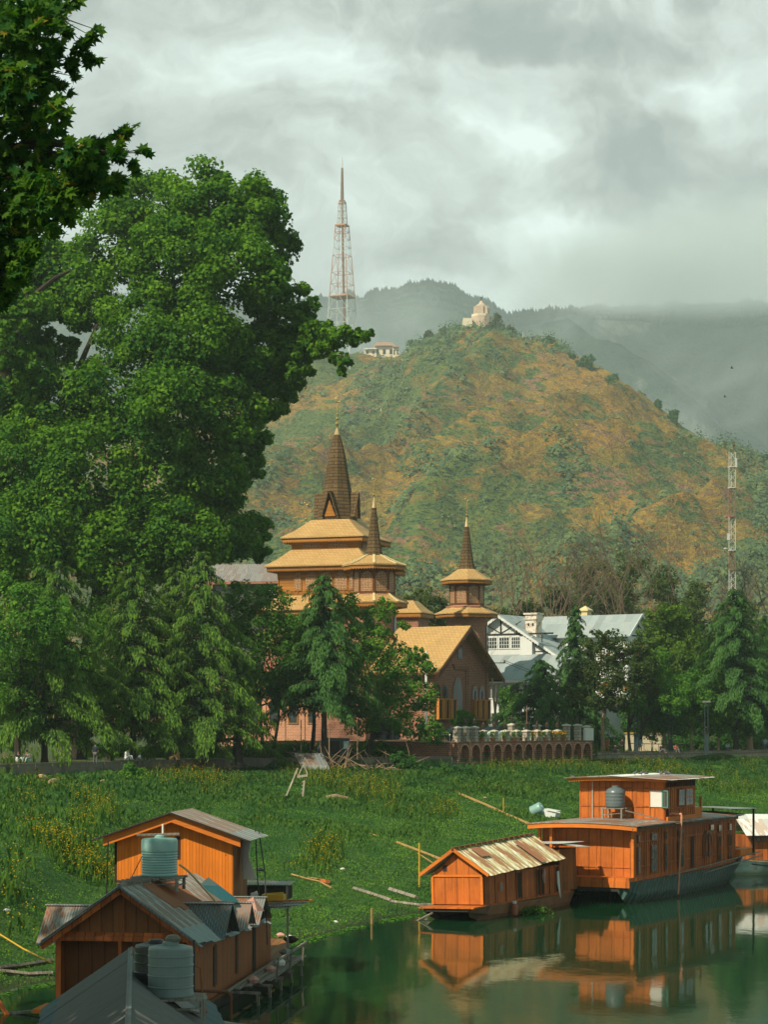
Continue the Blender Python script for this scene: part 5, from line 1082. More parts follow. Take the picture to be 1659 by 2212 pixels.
def mid_boat():
    X0,Y0=-7.82,64.; rz=R(-7.6); T=empty('houseboat',(X0,Y0,0),rz,'shaded brown houseboat with patched tin roof and a bright orange upper hut at its stern','houseboat','houseboats moored along the bank'); w=2.1; ap=4.09; L=12.5
    Mt=Matrix.Translation(T.location)@Matrix.Rotation(rz,4,'Z')
    hull(T,[(-1.5,1.6,.5,1.5,.3),(-.9,2.2,.42,1.8,.05),(1,2.3,.4,1.9,-.3),(8,2.4,.4,2.0,-.4),(15,2.3,.45,1.9,-.3),(18.,1.9,.7,1.4,.1)],W_hull,W_dk)
    MB().bx(-2.35,-1.5,-1.6,-.2,.42,.55).build('prow_board',W_orf,T)
    # lower wall, recessed porch
    o=MB(); o.bx(-w,w,.9,L,.4,2.55); o.build('wall',wood('porch_board',(.17,.065,.02),sp=.42,var=.2,streak=.4,stain=.35),T)
    s=MB(); s.bx(w-.0,w+.03,0,L,.42,2.16); s.bx(-w-.03,-w,0,L,.42,2.5); s.build('side_wall',W_rib,T)
    MB().corr((w+.04,.1,2.5),(0,L-.3,0),(.015,0,-.33),.1,.012).build('corrugated_band',T_blue,T)
    for y0,y1 in ((2.75,2.95),(3.08,3.28),(6.2,6.38),(6.46,6.62)): MB().bx(w+.031,w+.05,y0,y1,.75,2.0).build('window',C_dk,T)
    for y in (2.98,6.40): MB().bx(w+.031,w+.06,y,y+.07,.7,2.05).build('mullion',W_rib,T)
    MB().bx(w+.031,w+.06,9.1,9.6,.5,2.2).build('doorway',C_dk,T)
    fb=MB(); fb.bx(-w-.1,w+.06,-.12,.0,2.42,2.56); fb.bx(-w,-w+.16,-.1,.05,.4,2.42); fb.bx(w-.12,w+.05,-.1,.05,.4,2.42); fb.bx(-.16,-.06,-.1,.0,.4,2.42); fb.build('porch_frame',W_br,T)
    g=MB().prism([(-2.05,.05,2.56),(2.05,.05,2.56),(0,.05,ap-.15)],(0,.06,0)).build('gable_panel',wood('gable_board',(.20,.075,.022),sp=.36,var=.18,streak=.4),T)
    b=MB(); b.bar((.0,.02,2.56),(.0,.02,3.8),.07,.04); b.bx(-1.9,1.9,-.02,.03,2.56,2.68); b.build('batten',W_br,g)
    sl_=.70; D=10.6; rd=lambda y:ap-.035*y
    r=MB()
    for sg in (1,-1):
        y=-.55
        while y<D:
            y2=min(D,y+.84); e=2.42+rnd.uniform(-.05,.08)
            r.corr((0,y,rd(y)+rnd.uniform(0,.03)),(0,y2-y,rd(y2)-rd(y)),(sg*e,0,-e*sl_),.10,.020,wob=.07); y=y2
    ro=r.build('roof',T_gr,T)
    p=MB()
    for k in range(5): p.corr((.12+.0*k,1.7+k*.82,rd(1.7+k*.82)+.05-.09),(0,.8,-.03),(1.0+.15*(k%2),0,-.70-.1*(k%2)),.085,.014)
    p.build('rusty_patch',tin('rusty_tin',(.20,.15,.12),(.24,.085,.035),1.,lo=.36,metal=.05),ro)
    bb=MB()
    for sg in (1,-1): bb.bar((0,-.42,ap-.10),(sg*2.45,-.42,ap-.12-2.45*sl_),.06,.20)
    bb.build('bargeboard',W_br,ro)
    v=MB()
    for sg in (1,-1): v.bar((0,-.52,ap-.0),(sg*2.5,-.52,ap-.02-2.5*sl_),.22,.05)
    v.build('verge_trim',T_blue,ro)
    q=MB()
    q.bar((0,-.6,ap+.05),(0,6.5,rd(6.5)+.06),.14,.10)
    for i in range(9): q.bar((-.3,.3+i*.55,rd(i*.5)+.10),(.32,.35+i*.55,rd(i*.5)+.06),.09,.08)
    q.build('ridge_timber',W_grey,ro)
    def dormer(sg,y,hd,zr,ze,xo):
        xi=max(.2,(ap-zr-.15)/sl_-.25); d=MB()
        for s_ in (1,-1):
            # triangular side slope built as corrugated strips meeting the main roof
            n=int((xo-xi)/.02125); vs=[];
            for i in range(n+1):
                x=xi+(xo-xi)*i/n; amp=.013*math.sin(i*math.pi/2); t=min(1,max(.02,(x-xi)/max(.05,(2.35-xi)))); 
                vs+=[(sg*x,y,zr+amp),(sg*x,y+s_*hd*t,zr+(ze-zr)*t+amp)]
            d.add(vs,[(2*i,2*i+1,2*i+3,2*i+2) for i in range(n)])
        o=d.build('dormer',T_blue if y<4 and sg>0 else T_old,ro); f=MB().prism([(sg*(xo-.25),y-hd*.85,ze),(sg*(xo-.25),y+hd*.85,ze),(sg*(xo-.25),y,zr-.08)],(sg*-.05,0,0)); f.build('dormer_gable',C_dk,o)
        MB().bar((sg*xi,y,zr+.03),(sg*(xo+.05),y,zr+.03),.14,.03).build('ridge_strip',T_gr,o)
    dormer(1,3.4,1.15,3.27,2.30,2.62); dormer(1,5.9,.7,3.10,2.35,2.75); dormer(1,8.6,1.2,3.05,2.25,2.7); dormer(-1,2.4,1.2,3.25,2.2,3.1)
    # side deck and clutter
    d=MB()
    for k in range(5): d.bar((2.45+.19*k,3.2+k*.8,.52),(2.42+.19*k,13.5,.56),.15,.04)
    for y in (4,6,8,10,12): d.bar((2.2,y,.44),(3.4,y,.40),.08,.08); d.bar((3.3,y,.45),(3.35,y+.1,-.4),.08,.08)
    for y in (7,9.5,12): d.bar((3.35,y,.4),(3.42,y,1.2),.06,.06)
    d.bar((3.38,6.5,1.1),(3.4,12.8,1.15),.07,.07); d.build('side_deck',W_grey,T)
    b=MB(); b.bx(-w,w-.5,L,15,.5,2.3); b.build('stern_cabin',W_dk,T); MB().corr((-2.3,L-.5,2.42),(4.2,0,0),(0,3.2,0),.1,.013).build('stern_roof',T_gr,T)
    # upper hut
    hx,hy,hl=-.75,9.8,2.4; hw=2.05; z0=2.62; za=5.84; se=.345
    zw=lambda x:za-.12-abs(x)*se
    h=MB().prism([(hx-hw,hy,z0),(hx+hw,hy,z0),(hx+hw,hy,zw(hw)),(hx,hy,zw(0)),(hx-hw,hy,zw(hw))],(0,hl,0)).build('upper_hut',W_or,T)
    MB().bx(hx+.02,hx+.20,hy-.02,hy-.002,4.25,5.05).build('window',C_dk,h)
    MB().bx(hx+hw-.02,hx+hw+.03,hy+.02,hy+hl,z0,zw(hw)).build('side_wall',W_dk,h)
    MB().bx(hx-hw-.12,hx-hw-.01,hy+.1,hy+.3,3.4,zw(hw)).build('corner_post',C_dk,h)
    f=MB()
    for sg in (1,-1): f.prism([(hx,hy-.5,za),(hx+sg*2.42,hy-.5,za-2.42*se),(hx+sg*2.42,hy-.5,za-2.42*se-.29),(hx,hy-.5,za-.29)],(0,.05,0))
    f.build('fascia',W_orf,h)
    r=MB()
    for k in range(3):
        ya=hy-.6+k*1.08
        for sg in (1,-1): e=2.72+rnd.uniform(-.06,.1); r.corr((hx,ya,za+.05+rnd.uniform(0,.02)),(0,1.15,0),(sg*e,0,-e*se),.085,.012)
    hr=r.build('hut_roof',T_gr,h)
    e=MB()
    for sg in (1,-1): e.bar((hx,hy-.62,za+.04),(hx+sg*2.75,hy-.62,za+.04-2.75*se),.10,.05)
    e.build('roof_edge',C_dk,hr)
    s=MB()
    for x in (-2.3,2.3): s.bx(hx+x-.03,hx+x+.03,hy-.4,hy+hl+.3,za-2.3*se-.05,za-2.3*se)
    s.build('rafter',W_dk,h)
    # wind-blown curtain
    c=MB(); C=[Vector(v) for v in ((hx+hw+.05,hy+1.2,5.0),(hx+hw+.45,hy+1.0,4.9),(hx+hw+.38,hy+.9,4.3),(hx+hw+.72,hy+.7,3.55),(hx+hw+.18,hy+1.0,3.5),(hx+hw+.05,hy+1.2,4.2))]
    c.prism(C,(0,.03,0)); c.build('white_curtain',C_white,None,label='pale curtain blown out from the side of the orange hut',cat='curtain'); c=COL.objects['white_curtain']; c.location=T.location; c.rotation_euler=(0,0,rz)
    # loose things on the roof
    pt=Mt@Vector((.72,4.05,0)); pt=P(344,1892,67.6); st=stand(Vector((pt.x,pt.y,3.72)),rz,1.5,1.1,.34,'low rough stand under the mint tank on the patched roof')
    tank('rib',Vector((pt.x,pt.y,4.12)),.58,1.22,'mint green ribbed tank in front of the orange hut wall',P_mint)
    b=MB().bar((pt.x-.72,pt.y-.1,5.42),(pt.x+.62,pt.y+.05,5.45),.28,.06); b.build('board',W_grey,None,label='rough board lying across the top of the mint tank',cat='board')
    b=MB().tube([P(351,1800,67.6)-Vector((0,0,.25)),P(351,1780,67.6)],.035,6); b.build('vent_pipe',C_white,None,label='short white pipe standing above the mint tank',cat='pipe')
    b=MB(); b.add([Mt@Vector(v) for v in ((1.0,5.9,3.66),(1.75,6.6,3.0),(2.3,7.6,2.75),(1.5,8.8,3.1),(.75,8.4,3.75))]+[Mt@Vector((1.4,7.2,3.55))],[(0,1,5),(1,2,5),(2,3,5),(3,4,5),(4,0,5),(0,4,3,2,1)]); b.build('teal_tarpaulin',C_teal,None,label='teal tarpaulin folded on the roof beside the orange hut',cat='tarpaulin')
    b=MB().tube([P(386,1867,68.5),P(404,1880,68.6),P(425,1902,69),P(447,1927,69.3),P(466,1948,69.5)],.035,6); b.build('bent_pole',plain('bamboo',(.50,.40,.20)),None,label='pale bent pole leaning from the mint tank down the roof',cat='pole')
    b=MB().tube([P(306,1850,68.2),P(275,1912,69)],.018,4); b.build('hose',M_wire,None,label='dark hose hanging left of the mint tank',cat='hose')
    for a,lab in ((((233,1815,72),(229,1930,74)),'rope hanging from the left eave of the orange hut'),(((551,1790,76),(556,1900,75),(560,1960,74)),'rope hanging from the right eave of the orange hut'),(((558,1790,76),(572,1885,74),(577,2040,72)),'long rope from the hut eave down to the water deck')):
        MB().tube([P(*q) for q in a],.022,4).build('mooring_rope',M_wire,None,label=lab,cat='rope',group='ropes on the left houseboats')
    # work platform behind the hut
    Sx=empty('deck_shelter',Mt@Vector((.9,14.2,2.45)),rz,'low black tin shelter on the deck right of the orange hut','shelter')
    MB().corr((-.6,0,.62),(2.2,0,-.02),(0,1.3,.05),.1,.015).build('roof',T_blue,Sx); MB().bx(-.5,1.5,.1,1.2,.05,.5).build('wall',C_dk,Sx)
    for x in (-.5,1.5): MB().bar((x,.05,0),(x,.05,.6),.07).build('post',W_grey,Sx)
    b=MB().bx(1.0,2.9,11.9,14.6,2.40,2.46).build('side_platform',T_gr,T)
    MB().bar((2.8,12.2,2.4),(2.8,12.2,.4),.07).build('platform_post',W_grey,T)
    for a,lab,m_,w_ in ((((1.75,13.0,2.66),(2.55,13.0,2.66),.55,.30),'yellow box on the side platform behind the dormers',C_yel,0),(((1.35,12.9,2.66),(1.6,12.9,2.66),.3,.4),'white jerrycan beside the yellow box',C_white,0)):
        mb=MB(); mb.bar(Mt@Vector(a[0]),Mt@Vector(a[1]),a[2],a[3]); mb.bar(Mt@(Vector(a[0])+Vector((.1,0,a[3]*.5))),Mt@(Vector(a[1])+Vector((-.05,0,a[3]*.5+.05))),.1,.06); mb.build('crate' if m_ is C_yel else 'jerrycan',m_,None,label=lab,cat='crate' if m_ is C_yel else 'jerrycan')
    for k in range(3):
        a=Mt@Vector((1.9,11.9+k*.35,2.48+k*.05)); b_=Mt@Vector((3.35+.12*k,12.1+k*.35,2.52+k*.06)); MB().bar(a,b_,.3,.04).build('timber_board',(T_gr,W_grey,W_br)[k],None,label=('silver board stacked lowest on the side platform','grey plank in the middle of the side platform stack','brown plank on top of the side platform stack')[k],cat='plank',group='boards on the side platform')
    g=random.Random(3)
    for k,(y,z,m_,lab) in enumerate(((10.4,.62,C_white,'white crumpled sack on the side deck'),(8.6,.6,C_pink,'pink rag on the side deck below the doorway'),(11.6,.85,T_gr,'bright metal pot on the side deck'),(12.6,1.2,C_dk,'dark bucket on the side deck rail'),(5.6,.6,C_pink,'pink cloth on the plank walk'))):
        mb=MB(); p=Mt@Vector((2.85,y,z)); mb.lathe([(.06,-.1),(.17,-.06),(.2+.03*k%.1,.05),(.12,.14),(.05,.17)],p,7,g.random()); mb.build(('sack','rag','pot','bucket','cloth')[k],m_,None,label=lab,cat=('sack','rag','pot','bucket','cloth')[k])
    b=MB(); b.add([Mt@Vector(v) for v in ((2.3,6.9,3.02),(2.75,6.8,2.75),(2.9,7.3,2.72),(2.4,7.4,3.0),(2.55,7.1,3.2))],[(0,1,4),(1,2,4),(2,3,4),(3,0,4),(3,2,1,0)]); b.build('pink_bundle',C_pink,None,label='pink and white cloth bundle between two dormers',cat='cloth bundle')
mid_boat()
def near_boat():
    rz=R(6.6); O=P(281,2054,55); T=empty('houseboat',(O.x,O.y,0),rz,'nearest boat at the bottom edge, only its slate tin roof showing','houseboat','houseboats moored along the bank'); ap=O.z; sl_=.68; Mt=Matrix.Translation(T.location)@Matrix.Rotation(rz,4,'Z')
    hull(T,[(.8,1.6,.5,1.2,-.1),(-1,2.0,.45,1.6,-.3),(-12,2.1,.45,1.7,-.3),(-17,1.9,.5,1.4,-.1)],W_hull,W_hull)
    MB().prism([(-1.9,0,.45),(1.9,0,.45),(1.9,0,ap-1.95*sl_),(0,0,ap-.12),(-1.9,0,ap-1.95*sl_)],(0,-15.8,0)).build('wall',W_dk,T)
    r=MB()
    for sg in (1,-1):
        for k in range(13):
            ya=.35-k*1.3; e=2.25+rnd.uniform(-.05,.08); r.corr((0,ya,ap+.0+rnd.uniform(0,.03)),(0,-1.34,0),(sg*e,0,-e*sl_),.11,.022,wob=.08,nv=3)
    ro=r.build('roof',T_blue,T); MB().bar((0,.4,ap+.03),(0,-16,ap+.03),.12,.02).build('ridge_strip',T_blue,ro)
    m=MB()
    for i in range(6): m.bar((.02,.1-i*.28,ap+.06),(.30,.25-i*.3,ap-.12),.10,.09)
    m.build('ridge_timber',W_grey,ro)
    # flat side porch at the lower right
    s=MB(); s.corr((1.7,-1.6,1.55),(0,-6,-.12),(2.9,0,-.42),.1,.014,wob=.12); s.build('porch_roof',T_gr,T); MB().bar((4.55,-1.6,1.10),(4.6,-7.6,.98),.1,.08).build('porch_beam',W_grey,T)
    for y in (-2,-5): MB().bar((4.4,y,1.1),(4.4,y,.2),.08).build('porch_post',W_grey,T)
    MB().bx(1.9,4.5,-7.6,-1.7,.3,.42).build('porch_deck',W_grey,T)
    cz=P(368,2152,49.3); st=stand(Vector((cz.x-.06,cz.y,cz.z-.42)),rz,1.75,1.15,.36,'dark wooden platform under the grey ringed tank on the nearest boat')
    tank('ring',Vector((cz.x,cz.y,cz.z)),.53,1.18,'grey ringed tank on the nearest boat roof',P_gry)
    tank('ring',Vector((cz.x-.42,cz.y+.75,cz.z)),.5,1.15,'black tank half hidden behind the grey ringed tank',P_blk)
    k=MB(); k.lathe([(.05,0),(.17,.03),(.19,.10),(.13,.17),(.04,.19)],(cz.x+.05,cz.y,cz.z+1.24),7,.3); k.build('stone',plain('stone_grey',(.12,.12,.10)),None,label='rounded stone weighing down the lid of the grey tank',cat='stone')
    p=MB(); p.tube([P(418,2140,51.5),P(492,2143,51.6),P(498,2150,51.6),P(498,2205,51.7)],.04,7); p.build('iron_pipe',M_rust,None,label='bent iron pipe running right from the grey tank',cat='pipe')
    p=MB(); p.tube([P(419,2030,51.),P(419,2140,51.)],.03,6); p.build('upright_pipe',P_blk,None,label='dark upright pipe against the right side of the grey tank',cat='pipe')
    p=MB(); p.tube([P(418,2082,51.1),P(380,2125,51.05),P(330,2170,51.)],.025,5); p.build('tie_rope',M_wire,None,label='black rope slung diagonally over the grey tank',cat='rope')
    p=MB(); p.tube([P(420,2085,51.1),P(432,2090,51.1),P(437,2150,51.2),P(446,2188,51.2)],.02,5); p.build('hose',plain('orange_hose',(.25,.09,.03)),None,label='orange hose dangling right of the grey tank',cat='hose')
    b=MB(); b.prism([Mt@Vector(v) for v in ((.75,-4.3,2.75),(1.35,-4.4,2.30),(1.8,-4.9,2.05),(1.2,-5.6,2.3),(.8,-5.2,2.6))],(0,0,.05)); b.build('crumpled_sheet',T_blue,None,label='crumpled dark tin sheet below the tank platform',cat='tin sheet')
near_boat()
def third_boat():
    T=empty('houseboat',(21.5,127.5,0),R(8),'low houseboat with silver tin roof at the right edge beyond the large one','houseboat','houseboats moored along the bank')
    h=MB(); 
    st=[(-1.2,.2),(-.2,-.1),(8,-.2),(14,-.1)]
    s=MB()
    s.prism([(-1.6,-2.2,.85),(-.9,-2.0,-.2),(15,-2.0,-.2),(16,-2.2,.9)],(0,4.4,0)); s.build('hull',hullmat('pale_teal_hull',(.075,.14,.125),3.),T)
    MB().bx(0,14.5,-2.05,2.05,.85,2.25).build('wall',W_br,T)
    b=MB()
    for x in (.9,2.0,3.4,4.4,6,7.2): b.bx(x,x+.22,-2.08,-2.051,.95,1.95)
    b.build('doorway',C_dk,T)
    b=MB()
    for i in range(34): b.bx(-.1+i*.3,.08+i*.3,-2.09,-2.051,2.0,2.25)
    b.build('slatted_vent',T_blue,T)
    b=MB().bx(-.1,14.5,-2.12,-2.095,1.93,2.0); b.bx(-.15,.05,-2.12,-2.0,.85,2.25); b.build('batten',W_dk,T)
    r=MB(); r.corr((-.6,-2.6,2.35),(16,0,0),(0,2.6,1.15),.09,.013,wob=.05); r.corr((-.6,2.6,2.35),(16,0,0),(0,-2.6,1.15),.09,.013); r.corr((2.4,-.9,3.35),(10,0,0),(0,1.4,.45),.1,.013); r.build('roof',T_wh,T)
    MB().tube([(-.3,-2.3,.85),(1.2,-2.32,.74),(2.6,-2.3,.84),(4.2,-2.32,.74),(6,-2.3,.85)],.025,5).build('bumper_rope',M_rope,T)
third_boat()
# ---------------- terrace, promenade furniture, people, bank clutter, masts, hilltop
A_=Vector((.585,.812,0)); BK=Vector((-.812,.585,0)); TO=Vector((6.9,199.2,PZ)); RT=math.atan2(.812,.585)
def tw(s,b=0,z=0): return TO+A_*s+BK*b+Vector((0,0,z))
def terrace():
    T=empty('terrace',TO,RT,'raised brick terrace with a row of pointed blind arches','terrace'); h=1.55; L=25.1
    MB().bx(0,L,.7,26,-1.4,h-.06).build('core',M_brick,T)
    # front wall: piers between the arches
    w=MB(); n=13; sp=(L-.5)/n
    for i in range(n+1): x=.25+i*sp; w.bx(x-.17,x+.17,0,.702,-1.4,.75)
    for i in range(n):
        c=.25+(i+.5)*sp; pts=archp((0,0,0),(1,0,0),c,-.35,sp-.34,1.66,.5)
        # spandrel above the arch
        arc=[p for p in pts if p.z>.55]; m_=len(arc)//2
        arc=sorted(arc,key=lambda p:p.x); x0=c-sp/2+.17; x1=c+sp/2-.17
        arc=[Vector((x0,0,.7))]+[Vector((p.x,0,max(.7,p.z))) for p in arc]+[Vector((x1,0,.7))]
        for a,b_ in zip(arc,arc[1:]): 
            if b_.x-a.x>.001: w.prism([(a.x,0,a.z),(b_.x,0,b_.z),(b_.x,0,h-.1),(a.x,0,h-.1)],(0,.702,0))
    for i in range(n+1): x=.25+i*sp; w.bx(x-.17,x+.17,0,.702,.75,h-.1)
    w.bx(0,L,-.03,0,-1.4,-.35); w.build('arcade_wall',M_brick,T)
    a=MB()
    for i in range(n):
        c=.25+(i+.5)*sp; o=archp((0,0,0),(1,0,0),c,-.35,sp-.22,1.76,.5); p=archp((0,0,0),(1,0,0),c,-.35,sp-.46,1.60,.5)
        for k in range(1,len(o)-1): a.add([o[k]+Vector((0,-.05,0)),o[(k+1)%len(o)]+Vector((0,-.05,0)),p[(k+1)%len(o)]+Vector((0,-.05,0)),p[k]+Vector((0,-.05,0)),o[k],o[(k+1)%len(o)],p[(k+1)%len(o)],p[k]],[(0,1,2,3),(0,4,5,1),(3,2,6,7)])
    a.build('arch_trim',M_brickp,T)
    MB().bx(-.1,L+.1,-.12,.4,h-.1,h).build('coping',plain('coping_stone',(.20,.11,.07)),T); MB().bx(-.02,.3,.4,22,h-.1,h).build('coping',bpy.data.materials['coping_stone'],T)
    z=h; G='stone gate-post pillars along the terrace'
    xs=[(.3,1.45,.3),(1.75,1.45,.3),(3.3,1.45,.3)]+[(s,1.08,.25) for s in (4.8,6.7,8.7,10.66,12.5,14.5,16.4,18.4)]+[(20.3,1.65,.3),(22.5,1.65,.3),(24.3,1.5,.3)]+[(12.9,1.7,2.2),(19.0,1.6,3.)]
    ords=['first','second','third','fourth','fifth','sixth','seventh','eighth','ninth','tenth','eleventh','twelfth','thirteenth','last']
    pil=None; lam=None
    for i,(s,hh,b) in enumerate(xs):
        lab=('%s pillar from the left along the terrace front'%ords[i]) if i<14 else ('tall pillar standing behind the middle of the front row' if i==14 else 'tall pillar standing behind the right part of the front row')
        T2=empty('stone_pillar',tw(s,b,z),RT,lab,'pillar',G); MB().bx(-.28,.28,-.28,.28,0,hh-.18).build('shaft',M_stone,T2); c=MB().bx(-.36,.36,-.36,.36,hh-.18,hh-.08); c.add([(-.36,-.36,hh-.08),(.36,-.36,hh-.08),(.36,.36,hh-.08),(-.36,.36,hh-.08),(0,0,hh+.06)],[(0,1,4),(1,2,4),(2,3,4),(3,0,4)]); c.build('cap',plain('pale_cap',(.48,.46,.38)) if i==0 else bpy.data.materials['pale_cap'],T2)
        if i in(0,): continue
        if lam is None:
            lam=empty('lantern',tw(s,b,z+hh),RT,'x','lantern','lanterns on the terrace pillars'); MB().tube([(0,0,0),(0,0,.22)],[.06,.04],6).build('stem',M_wire,lam); MB().lathe([(.10,.22),(.16,.30),(.17,.55),(.10,.60)],(0,0,0),8).build('glass',plain('lantern_glass',(.045,.03,.018),rough=.4),lam)
            cg=MB().lathe([(.19,.57),(.08,.68),(.05,.72),(.07,.76),(.01,.86)],(0,0,0),8)
            for k in range(4): a_=k*math.pi/2; cg.bar((.15*math.cos(a_),.15*math.sin(a_),.24),(.18*math.cos(a_),.18*math.sin(a_),.58),.025)
            cg.build('cage',plain('bronze',(.045,.028,.018),rough=.5),lam); q=lam
        else: q=copy_tree(lam); q.location=tw(s,b,z+hh)
        q['label']='iron lantern topping '+('the '+ords[i]+' terrace pillar from the left' if i<14 else 'the pillar behind the middle of the terrace' if i==14 else 'the pillar behind the right of the terrace')
    # railing pipes between pillars
    r=MB()
    for zz in (.35,.62): r.tube([tw(3.3,.25,z+zz),tw(20.3,.25,z+zz)],.022,5)
    r.build('pipe_rail',M_pipe,None,label='thin pipe rail running between the terrace pillars',cat='railing')
    pot=None; PX=[(437,0),(527,0),(640,0),(727,0),(768,0),(903,1),(960,1),(1012,0),(1065,0),(1110,1),(1150,1),(1192,1)]
    Fy=plain('marigold',(.62,.27,.01)); Tc=plain('terracotta',(.36,.13,.05),rough=.8)
    for i,(zx,fl) in enumerate(PX):
        gg=(943.7+.2342*zx-829.5)/F; s=(199.2*gg-6.9)/(.585-.812*gg)
        Tp=empty('flower_pot',tw(s,-.02+.25,z),0,'terracotta pot with %s, %s from the left on the terrace edge'%('yellow flowers' if fl else 'a small green plant',ords[i]),'flower pot','terracotta pots on the terrace edge')
        MB().lathe([(.12,0),(.20,.30),(.22,.30),(.22,.36),(.17,.36)],(0,-.28,0),12).build('pot',Tc,Tp)
        g=np.random.RandomState(i); n=170; c=g.normal(size=(n,3))*np.array([.15,.15,.16])+np.array([0,-.28,.62]); npmesh('plant',leaves(c,unit(g.normal(size=(n,3))),.13),4,L_green,Tp,g.rand(n)); MB().tube([(0,-.28,.3),(0,-.28,.6)],.015,4).build('stem',L_green,Tp)
        if fl: n=60; c=g.normal(size=(n,3))*np.array([.17,.12,.10])+np.array([0,-.34,.76]); npmesh('flowers',leaves(c,unit(g.normal(size=(n,3))+np.array([0,-1,0])),.13,.9),4,Fy,Tp,g.rand(n))
    mint=plain('pale_mint_plastic',(.42,.60,.50),rough=.4)
    for k,(s,b,r_,lab) in enumerate(((9.6,2.2,.75,'pale mint drum behind the terrace pillars, left one'),(11.6,2.4,.7,'pale mint drum behind the terrace pillars, second from left'),(17.3,2.6,.8,'tall pale mint drum behind the right terrace pillars'),(19.3,2.2,.55,'small pale mint drum behind the right terrace pillars'))):
        D=empty('drum',tw(s,b,z),0,lab,'drum','mint drums on the terrace'); MB().lathe([(r_*.95,0),(r_,.05),(r_,.4),(r_*.97,.44),(r_,.48),(r_,.85),(r_*.9,.93),(r_*.3,.98)],(0,0,0),20).build('body',mint,D,smooth=True); MB().lathe([(r_*.3,.96),(r_*.3,1.03)],(0,0,0),10).build('lid',C_white,D)
    for s,b,lab in ((8.5,5,'dark parked car behind the terrace, left one'),(15.8,5.5,'dark parked car behind the terrace, right one')): car(tw(s,b,z),RT,lab)
    b=MB(); b.prism([tw(23.4,-.12,z-.02),tw(25.0,-.12,z-.02),tw(25.05,-.12,z+1.15),tw(24.9,-.12,z+1.25),tw(23.6,-.12,z+1.25),tw(23.4,-.12,z+1.1)],BK*.25); b.build('white_board',C_white,None,label='white rounded board leaning on the last terrace pillar',cat='board')
    for s,b,lab in ((-3.2,6.5,'large black round tank left of the hall windows'),(-.6,7.6,'large black round tank beneath the hall window casing')):
        tank('ring',tw(s,b,z+.2),1.15,1.9,lab,P_blk,'black tanks beside the brick hall')
    for k,(p,q,lab) in enumerate(((tw(-.1,.1,1.6),tw(3.0,-.3,-.9),'thin bent cane leaning against the first arch'),)):
        MB().tube([tw(.9,-.2,z+.9),tw(1.6,-.3,z+.3),tw(2.0,-.35,-.4)],.03,5).build('cane',M_barkl,None,label=lab,cat='cane')
    for s,b,h_,lab in ((14.6,1.5,3.5,'thin upright pole behind the terrace pillars'),(17.4,3,2.,'short pale pole leaning behind the right pillars'),(21.4,2,2.3,'pale slanted pole beside the big pillars')):
        MB().tube([tw(s,b,z),tw(s+.15*(h_<3),b,z+h_)],.03,5).build('thin_pole',M_barkl,None,label=lab,cat='pole')
    # white gate panels at the broken wall
    g_=MB(); 
    for k in range(7): g_.bar(tw(-.6-.0,.5+k*.55,z-.05),tw(-.6,.5+k*.55,z+.75),.05)
    g_.bar(tw(-.6,.4,z),tw(-.6,4,z),.06); g_.bar(tw(-.6,.4,z+.7),tw(-.6,4,z+.7),.06); g_.build('white_railing',C_white,None,label='short white railing at the left end of the terrace',cat='railing')
    A=empty('cooler_unit',tw(4.2,7.,z+.0),RT,'white air cooler unit with a grille under the hall window','air cooler'); MB().bx(-.2,.95,0,.4,.7,1.7).build('case',C_white,A); gr=MB()
    for k in range(9): gr.bx(-.12+k*.07,-.09+k*.07,-.02,-.002,.8,1.6)
    gr.build('grille',C_dk,A); MB().bx(-.1,.05,.05,.35,0,.7).build('bracket',M_rust,A)
def car(loc,rz,label):
    T=empty('parked_car',loc,rz,label,'car','cars parked behind the terrace'); pt=plain('car_paint',(.03,.035,.04),rough=.25) if 'car_paint' not in bpy.data.materials else bpy.data.materials['car_paint']
    MB().prism([(-2.1,-.8,.35),(2.1,-.8,.35),(2.15,-.8,.8),(1.3,-.8,.95),(.7,-.8,1.42),(-1.0,-.8,1.45),(-1.9,-.8,.98),(-2.12,-.8,.85)],(0,1.6,0)).build('body',pt,T)
    MB().prism([(-1.45,-.82,.98),(1.05,-.82,.98),(.6,-.82,1.36),(-.9,-.82,1.38)],(0,1.64,0)).build('windows',M_glassd,T)
    for x in (-1.3,1.3):
        for y in (-.82,.66):
            w=MB(); w.lathe([(.2,0),(.32,0),(.32,.18),(.2,.18)],(0,0,0),14); o=w.build('wheel',P_blk,T,loc=(x,y+.18,.32)); o.rotation_euler=(R(90),0,0)
terrace()
